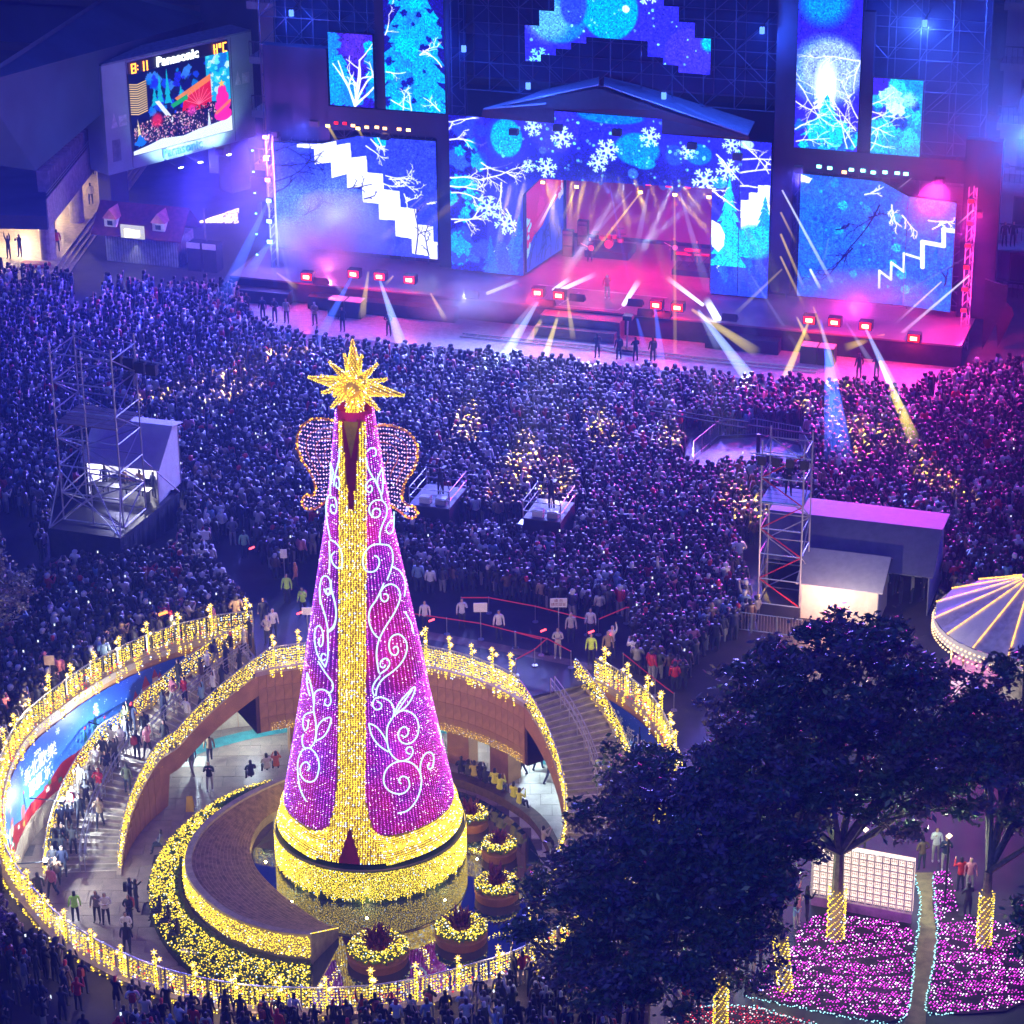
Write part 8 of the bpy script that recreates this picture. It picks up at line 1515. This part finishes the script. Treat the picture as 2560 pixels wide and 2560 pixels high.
# ================================================================== background buildings
def block(name, lb, s0, s1, d0, d1, z0, z1, mt, floors, rail=True, wins=True):
    q = thing(name, lb, 'building', ST(s0, d0, 0)); MB().fbox(SP0, SU, SN, (s0, s1), (d0 + 2.0, d1), (z0, z1)).build('wall', mt, q)
    for i in range(floors + 1):
        z = z0 + (z1 - z0) * i / floors
        if i: MB().fbox(SP0, SU, SN, (s0, s1), (d0, d0 + 1.99), (z - .5, z)).build('balcony_slab', M_CONC, q)
        if rail and i < floors:
            mb = MB().tube(ST(s0, d0 + .1, z + 1.1), ST(s1, d0 + .1, z + 1.1), .05, 4)
            for s_ in np.arange(s0, s1, .35): mb.tube(ST(s_, d0 + .1, z), ST(s_, d0 + .1, z + 1.1), .02, 4, caps=False)
            tag(mb.build('balcony_railing', M_CONCD, q), kind='stuff')
        if wins and i < floors:
            for s_ in np.arange(s0 + 1.2, s1 - 1, 3.2): w = MB().fbox(SP0, SU, SN, (s_, s_ + 1.8), (d0 + 1.92, d0 + 1.98), (z + .3, z + 2.5)).build('window', M_CONCD, q); MB().fbox(SP0, SU, SN, (s_ + .1, s_ + 1.7), (d0 + 1.90, d0 + 1.915), (z + .4, z + 2.4)).build('pane', pbr('dark_glass', (.03, .04, .07), .1), w)
    return q
block('arcade_building', 'pale building with railed galleries behind the right end of the stage', 35, 62, 9, 24, 0, 24, pbr('gallery_wall', (.34, .33, .42), .8, var=.15, scale=.3), 6)
block('arcade_building', 'beige building with railed galleries between the billboard and the stage', -19.3, -13, 12, 24, 0, 28, pbr('beige_wall', (.36, .28, .30), .8, var=.15, scale=.3), 7)
q = thing('office_block', 'huge dark navy building rising behind the whole stage', 'building', ST(-40, 26, 0)); MB().fbox(SP0, SU, SN, (-60, 70), (27, 45), (0, 45)).build('wall', pbr('navy_wall', (.05, .07, .14), .8, var=.4, scale=.15), q)
for k in range(10): MB().fbox(SP0, SU, SN, (-60, 70), (26.6, 26.98), (3 + 4 * k, 3.6 + 4 * k)).build('floor_band', M_CONCD, q)
q = thing('stair_tower', 'tall dark tower block behind the billboard with a reddish edge column', 'building', ST(-26, 12, 0)); MB().fbox(SP0, SU, SN, (-27, -20.5), (21, 26), (0, 34)).build('wall', pbr('tower_navy', (.04, .07, .12), .8, var=.3, scale=.3), q); MB().fbox(SP0, SU, SN, (-20.4, -19.4), (20, 22), (0, 34)).build('edge_column', pbr('red_column', (.35, .14, .12), .7), q)
q = thing('white_arch', 'pale arched hall front in the haze at the upper right', 'building', ST(40, 8, 0)); mb = MB()
for k in range(24): a0, a1 = math.pi * k / 24, math.pi * (k + 1) / 24; P = [ST(43 - 6.5 * math.cos(a), 8.4, 13 + 4.6 * math.sin(a)) for a in (a0, a1)]; Q = [ST(43 - 6.5 * math.cos(a), 8.4, 12.9) for a in (a0, a1)]; mb.add([Q[0], Q[1], P[1], P[0]], [(0, 1, 2, 3)])
mb.build('tympanum', pbr('arch_wall', (.40, .38, .5), .8), q); MB().path([ST(43 - 6.6 * math.cos(a), 8.3, 13 + 4.7 * math.sin(a)) for a in np.linspace(0, math.pi, 20)], .12, 5).build('arch_rim', M_CONC, q)
for k, (x, y) in enumerate(((1310, 800), (1372, 1190), (1412, 1190))):
    P = SPX(*c4(x, y), 7.0); person(P[0], P[1], 0 if P[2] < 1 else float(P[2]), R(180), 'black', ('down', 'down'), 'stand', 'hair', 0, 'distant person in black on the galleries at the far right, %s' % ('highest', 'lower left one', 'lower right one')[k])
    if P[2] > 1: fl = MB().box(P - np.array([0, 0, .06]), (2.4, 1.2, .1)).build('gallery_ledge', M_CONC, None); tag(fl, 'small pale ledge under a distant figure, %s' % ('highest', 'lower left', 'lower right')[k], 'ledge')
cn = thing('banner_stand', 'dark leaning banner frames at the right end of the stage', 'banner', ST(38.5, -4, 0))
for k in range(2): V = [SPX(*c4(x, y), -3.0 + 2 * k) for x, y in (((1265, 1690), (1380, 1480), (1390, 1385), (1280, 1350)), ((1340, 1680), (1420, 1520), (1410, 1490), (1330, 1400)))[k]]; MB().add(V + [v + SN * .2 for v in V], [(0, 1, 2, 3), (7, 6, 5, 4), (0, 4, 5, 1), (1, 5, 6, 2), (2, 6, 7, 3), (3, 7, 4, 0)]).build('panel', M_DARK, cn)
# ================================================================== glowing cones for beams in the haze, smoke, yellow crowd spots
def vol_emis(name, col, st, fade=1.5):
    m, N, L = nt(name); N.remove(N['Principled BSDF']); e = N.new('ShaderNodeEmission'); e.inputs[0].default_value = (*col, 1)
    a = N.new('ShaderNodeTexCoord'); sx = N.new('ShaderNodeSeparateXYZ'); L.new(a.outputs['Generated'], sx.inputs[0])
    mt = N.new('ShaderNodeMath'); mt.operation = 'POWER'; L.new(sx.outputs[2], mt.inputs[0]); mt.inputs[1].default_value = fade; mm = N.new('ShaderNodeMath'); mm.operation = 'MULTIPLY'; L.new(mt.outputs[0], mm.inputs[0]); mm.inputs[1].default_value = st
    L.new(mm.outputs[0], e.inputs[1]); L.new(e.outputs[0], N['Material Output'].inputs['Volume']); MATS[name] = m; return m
def beam(A, B, r0_, r1_, mat, label, group):  # cone mesh with a self-glowing volume, stands in for a lit beam
    A = np.array(A, float); B = np.array(B, float); L_ = np.linalg.norm(B - A); mb = MB().tube((0, 0, L_), (0, 0, 0), r0_, 10, r2=r1_); o = mb.build('beam_glow_cone', mat); o.location = tuple(A)
    d = Vector(tuple(A - B)).normalized(); o.rotation_euler = d.to_track_quat('Z', 'Y').to_euler(); o.location = tuple(B); tag(o, label, 'glowing beam cone', group, 'thing')
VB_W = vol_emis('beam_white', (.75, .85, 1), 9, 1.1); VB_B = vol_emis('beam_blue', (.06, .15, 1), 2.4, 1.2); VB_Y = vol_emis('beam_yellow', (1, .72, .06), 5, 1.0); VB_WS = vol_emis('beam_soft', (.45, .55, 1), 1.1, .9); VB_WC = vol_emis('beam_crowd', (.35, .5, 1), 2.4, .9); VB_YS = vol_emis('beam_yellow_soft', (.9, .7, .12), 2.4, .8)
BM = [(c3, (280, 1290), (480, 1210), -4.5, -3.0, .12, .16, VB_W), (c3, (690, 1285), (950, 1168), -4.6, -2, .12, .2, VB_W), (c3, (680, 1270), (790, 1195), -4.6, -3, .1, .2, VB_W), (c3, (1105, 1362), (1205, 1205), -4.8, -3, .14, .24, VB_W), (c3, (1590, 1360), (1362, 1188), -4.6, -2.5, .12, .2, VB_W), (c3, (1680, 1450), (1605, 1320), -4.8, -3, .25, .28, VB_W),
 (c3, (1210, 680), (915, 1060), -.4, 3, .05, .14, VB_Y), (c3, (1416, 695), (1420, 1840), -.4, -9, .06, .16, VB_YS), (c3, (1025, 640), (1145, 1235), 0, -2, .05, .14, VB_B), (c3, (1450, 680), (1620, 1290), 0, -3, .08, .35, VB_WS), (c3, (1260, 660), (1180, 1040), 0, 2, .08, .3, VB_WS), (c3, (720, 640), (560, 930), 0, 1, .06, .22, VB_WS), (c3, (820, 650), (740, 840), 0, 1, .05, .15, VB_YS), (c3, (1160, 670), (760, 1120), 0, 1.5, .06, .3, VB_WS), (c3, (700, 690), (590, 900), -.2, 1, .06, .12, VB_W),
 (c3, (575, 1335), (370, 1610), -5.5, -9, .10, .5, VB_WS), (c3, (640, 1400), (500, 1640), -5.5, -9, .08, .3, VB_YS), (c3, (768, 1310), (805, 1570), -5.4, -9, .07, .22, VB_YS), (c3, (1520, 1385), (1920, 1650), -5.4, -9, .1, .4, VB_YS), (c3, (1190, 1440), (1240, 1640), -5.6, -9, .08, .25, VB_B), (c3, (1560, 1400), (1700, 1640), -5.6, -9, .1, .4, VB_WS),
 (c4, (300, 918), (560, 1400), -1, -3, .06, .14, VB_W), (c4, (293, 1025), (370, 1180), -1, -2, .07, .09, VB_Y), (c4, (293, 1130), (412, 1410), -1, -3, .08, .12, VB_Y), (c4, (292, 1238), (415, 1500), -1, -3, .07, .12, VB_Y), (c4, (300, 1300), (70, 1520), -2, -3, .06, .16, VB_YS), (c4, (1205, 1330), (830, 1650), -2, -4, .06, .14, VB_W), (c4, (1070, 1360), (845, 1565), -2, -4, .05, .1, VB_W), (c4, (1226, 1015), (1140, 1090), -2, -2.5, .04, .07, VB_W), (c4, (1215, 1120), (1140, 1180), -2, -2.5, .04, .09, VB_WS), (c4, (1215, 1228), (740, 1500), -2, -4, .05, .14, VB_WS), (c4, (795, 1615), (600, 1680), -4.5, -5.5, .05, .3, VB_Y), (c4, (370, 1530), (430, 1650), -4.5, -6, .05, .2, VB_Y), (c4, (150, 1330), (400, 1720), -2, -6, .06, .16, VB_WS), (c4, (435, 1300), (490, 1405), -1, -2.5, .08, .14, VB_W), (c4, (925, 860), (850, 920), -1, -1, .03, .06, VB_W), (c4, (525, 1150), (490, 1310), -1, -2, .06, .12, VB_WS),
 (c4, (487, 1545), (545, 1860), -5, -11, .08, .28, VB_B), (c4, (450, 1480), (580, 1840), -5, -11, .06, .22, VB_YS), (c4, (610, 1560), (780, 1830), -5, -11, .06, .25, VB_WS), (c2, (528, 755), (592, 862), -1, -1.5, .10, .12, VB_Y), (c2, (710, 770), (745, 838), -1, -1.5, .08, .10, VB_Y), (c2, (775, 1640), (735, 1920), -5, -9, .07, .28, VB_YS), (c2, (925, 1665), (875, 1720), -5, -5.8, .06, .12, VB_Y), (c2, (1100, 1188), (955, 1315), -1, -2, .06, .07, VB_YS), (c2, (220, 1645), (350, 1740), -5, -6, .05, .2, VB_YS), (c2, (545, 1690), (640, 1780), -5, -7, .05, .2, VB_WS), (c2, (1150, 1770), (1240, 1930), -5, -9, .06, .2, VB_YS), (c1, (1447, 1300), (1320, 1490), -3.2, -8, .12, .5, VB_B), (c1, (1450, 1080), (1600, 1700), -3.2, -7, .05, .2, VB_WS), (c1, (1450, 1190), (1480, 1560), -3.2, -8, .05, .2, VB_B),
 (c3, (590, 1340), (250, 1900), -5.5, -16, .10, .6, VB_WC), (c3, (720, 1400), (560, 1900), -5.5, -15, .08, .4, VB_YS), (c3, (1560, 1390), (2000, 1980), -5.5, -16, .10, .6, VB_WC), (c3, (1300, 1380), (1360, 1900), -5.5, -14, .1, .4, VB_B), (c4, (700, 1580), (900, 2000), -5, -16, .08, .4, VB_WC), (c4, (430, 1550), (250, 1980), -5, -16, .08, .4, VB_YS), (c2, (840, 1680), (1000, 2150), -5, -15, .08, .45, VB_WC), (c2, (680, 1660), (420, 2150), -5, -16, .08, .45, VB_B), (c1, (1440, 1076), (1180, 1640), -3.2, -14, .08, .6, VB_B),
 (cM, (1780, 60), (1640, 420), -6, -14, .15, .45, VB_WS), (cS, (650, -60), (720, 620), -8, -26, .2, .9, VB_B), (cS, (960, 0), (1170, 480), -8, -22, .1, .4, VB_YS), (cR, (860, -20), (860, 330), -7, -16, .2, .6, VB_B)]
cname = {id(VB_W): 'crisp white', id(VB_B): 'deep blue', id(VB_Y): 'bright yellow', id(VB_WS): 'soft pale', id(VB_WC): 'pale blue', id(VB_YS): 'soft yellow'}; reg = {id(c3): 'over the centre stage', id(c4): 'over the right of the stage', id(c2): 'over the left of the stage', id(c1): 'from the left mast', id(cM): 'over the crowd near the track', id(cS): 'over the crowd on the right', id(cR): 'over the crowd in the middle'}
for fn, a, b, da_, db_, r0_, r1_, mt in BM: beam(SPX(*fn(*a), da_), SPX(*fn(*b), db_), r0_, r1_, mt, '%s glowing cone for a stage beam %s' % (cname[id(mt)], reg[id(fn)]), '%s glowing beam cones %s' % (cname[id(mt)], reg[id(fn)]))
# yellow moving heads striking small groups in the crowd
for k, (x, y, e) in enumerate([(590, 925, 1), (425, 975, 1), (600, 965, .7), (1165, 1030, 1), (1170, 1055, .8), (1500, 1060, .9), (1310, 1120, 1), (1395, 1200, 1.2), (1290, 1170, .9), (1320, 1160, .8), (1690, 1095, 1), (1880, 1285, 1), (1920, 1300, .8), (2090, 960, 1), (2140, 1060, .7), (2240, 1090, 1), (2330, 1180, 1.2), (2120, 1085, .6), (690, 880, .6), (2010, 1010, .6)]):
    T_ = at(x, y, 1.5); S_ = ST(2 + 1.0 * k, -1.4, 9.8); 
    lamp('SPOT', S_, (1, .60, .0), 800000 * e, None, .12, T_, 3.4 + .7 * (k % 3), .6, name='moving_head_beam')
for k, (x, y, e, c_) in enumerate([(790, 885, 1.2, (.2, .3, 1)), (1620, 1075, 1, (.3, .35, 1)), (2370, 1310, 1.4, (.15, .25, 1)), (1290, 870, 2.0, (.8, .9, 1)), (1480, 900, 1.4, (.9, .9, 1)), (1240, 900, 1.5, (.5, .8, 1)), (1860, 950, 1.5, (.9, .95, 1)), (920, 1060, 1, (.2, .3, 1))]):
    lamp('SPOT', ST(4 + 3 * k, -1.4, 9.8), c_, 260000 * e, None, .12, at(x, y, 1.5), 5, .9, name='moving_head_beam')
# drifting stage smoke (lit by point lights added near it)
def smoke(c, r, dens, label, col=(.9, .9, 1), seed=0):
    m, N, L = nt('smoke_' + str(seed)); N.remove(N['Principled BSDF']); pv = N.new('ShaderNodeVolumePrincipled'); pv.inputs['Color'].default_value = (*col, 1); pv.inputs['Anisotropy'].default_value = .2
    tc = N.new('ShaderNodeTexCoord'); ns = N.new('ShaderNodeTexNoise'); ns.inputs['Scale'].default_value = 1.1; ns.inputs['Detail'].default_value = 3; L.new(tc.outputs['Object'], ns.inputs[0])
    ln = N.new('ShaderNodeVectorMath'); ln.operation = 'LENGTH'; L.new(tc.outputs['Object'], ln.inputs[0]); mr = N.new('ShaderNodeMapRange'); mr.inputs['From Min'].default_value = 1.0; mr.inputs['From Max'].default_value = .2; mr.inputs['To Min'].default_value = 0; mr.inputs['To Max'].default_value = 1; L.new(ln.outputs['Value'], mr.inputs[0])
    n2 = N.new('ShaderNodeMapRange'); n2.inputs['From Min'].default_value = .38; n2.inputs['From Max'].default_value = .7; L.new(ns.outputs[0], n2.inputs[0]); mm = N.new('ShaderNodeMath'); mm.operation = 'MULTIPLY'; L.new(mr.outputs[0], mm.inputs[0]); L.new(n2.outputs[0], mm.inputs[1])
    m3 = N.new('ShaderNodeMath'); m3.operation = 'MULTIPLY'; L.new(mm.outputs[0], m3.inputs[0]); m3.inputs[1].default_value = dens; L.new(m3.outputs[0], pv.inputs['Density']); L.new(pv.outputs[0], N['Material Output'].inputs['Volume'])
    me = bpy.data.meshes.new('smoke'); bm = bmesh.new(); bmesh.ops.create_icosphere(bm, subdivisions=2, radius=1.0); bm.to_mesh(me); bm.free(); me.materials.append(m); o = link('smoke', me); o.location = tuple(c); o.scale = r; tag(o, label, 'smoke', kind='stuff')
    lamp_c = None
smoke(ST(-7.5, -2.6, 4.2), (4.6, 2.2, 3.4), 1.8, 'pink and white stage smoke rising in front of the zigzag screen', seed=1)
smoke(ST(28, -3.0, 3.0), (6.0, 2.0, 2.4), 1.0, 'magenta smoke rolling over the right end of the stage', seed=2)
smoke(ST(12, -3.5, 4.5), (20, 4.2, 6.0), .05, 'thin haze of stage smoke hanging over the whole stage front', seed=4)
smoke(ST(34, 1, 14), (12, 6, 10), .13, 'blue smoke drifting round the upper right screens', seed=5)
smoke(ST(-14, -4, 6), (6, 4, 7), .05, 'violet smoke drifting round the left lamp mast', seed=6)
smoke(ST(4, -6.6, 1.7), (5.0, 1.8, 1.9), 1.1, 'pale blue smoke spilling off the stage front', seed=3)
lamp('POINT', ST(-7.5, -3.6, 2.0), (1, .15, .4), 350, None, .4, name='smoke_light'); lamp('POINT', ST(-7, -3.6, 6.5), (.5, .6, 1), 300, None, .4, name='smoke_light'); lamp('POINT', ST(28.5, -4.4, 3.0), (1, .04, .5), 700, None, .4, name='smoke_light'); lamp('POINT', ST(33, -4.0, 4.0), (1, .03, .45), 700, None, .4, name='smoke_light'); lamp('POINT', ST(3.5, -7.6, 2.6), (.4, .45, 1), 160, None, .4, name='smoke_light'); lamp('POINT', ST(34.5, -8.5, 5), (1, .03, .5), 900, None, .5, name='smoke_light')  # bare point lights added to colour the smoke, no fixtures
# ================================================================== the air
m, N, L = nt('haze_air'); N.remove(N['Principled BSDF']); pv = N.new('ShaderNodeVolumePrincipled'); pv.inputs['Color'].default_value = (.28, .44, 1, 1); pv.inputs['Density'].default_value = .0012; pv.inputs['Anisotropy'].default_value = .35
L.new(pv.outputs[0], N['Material Output'].inputs['Volume'])
hz = MB().box((0, 150, 29.5), (1000, 1300, 73)).build('haze', m); tag(hz, kind='stuff')
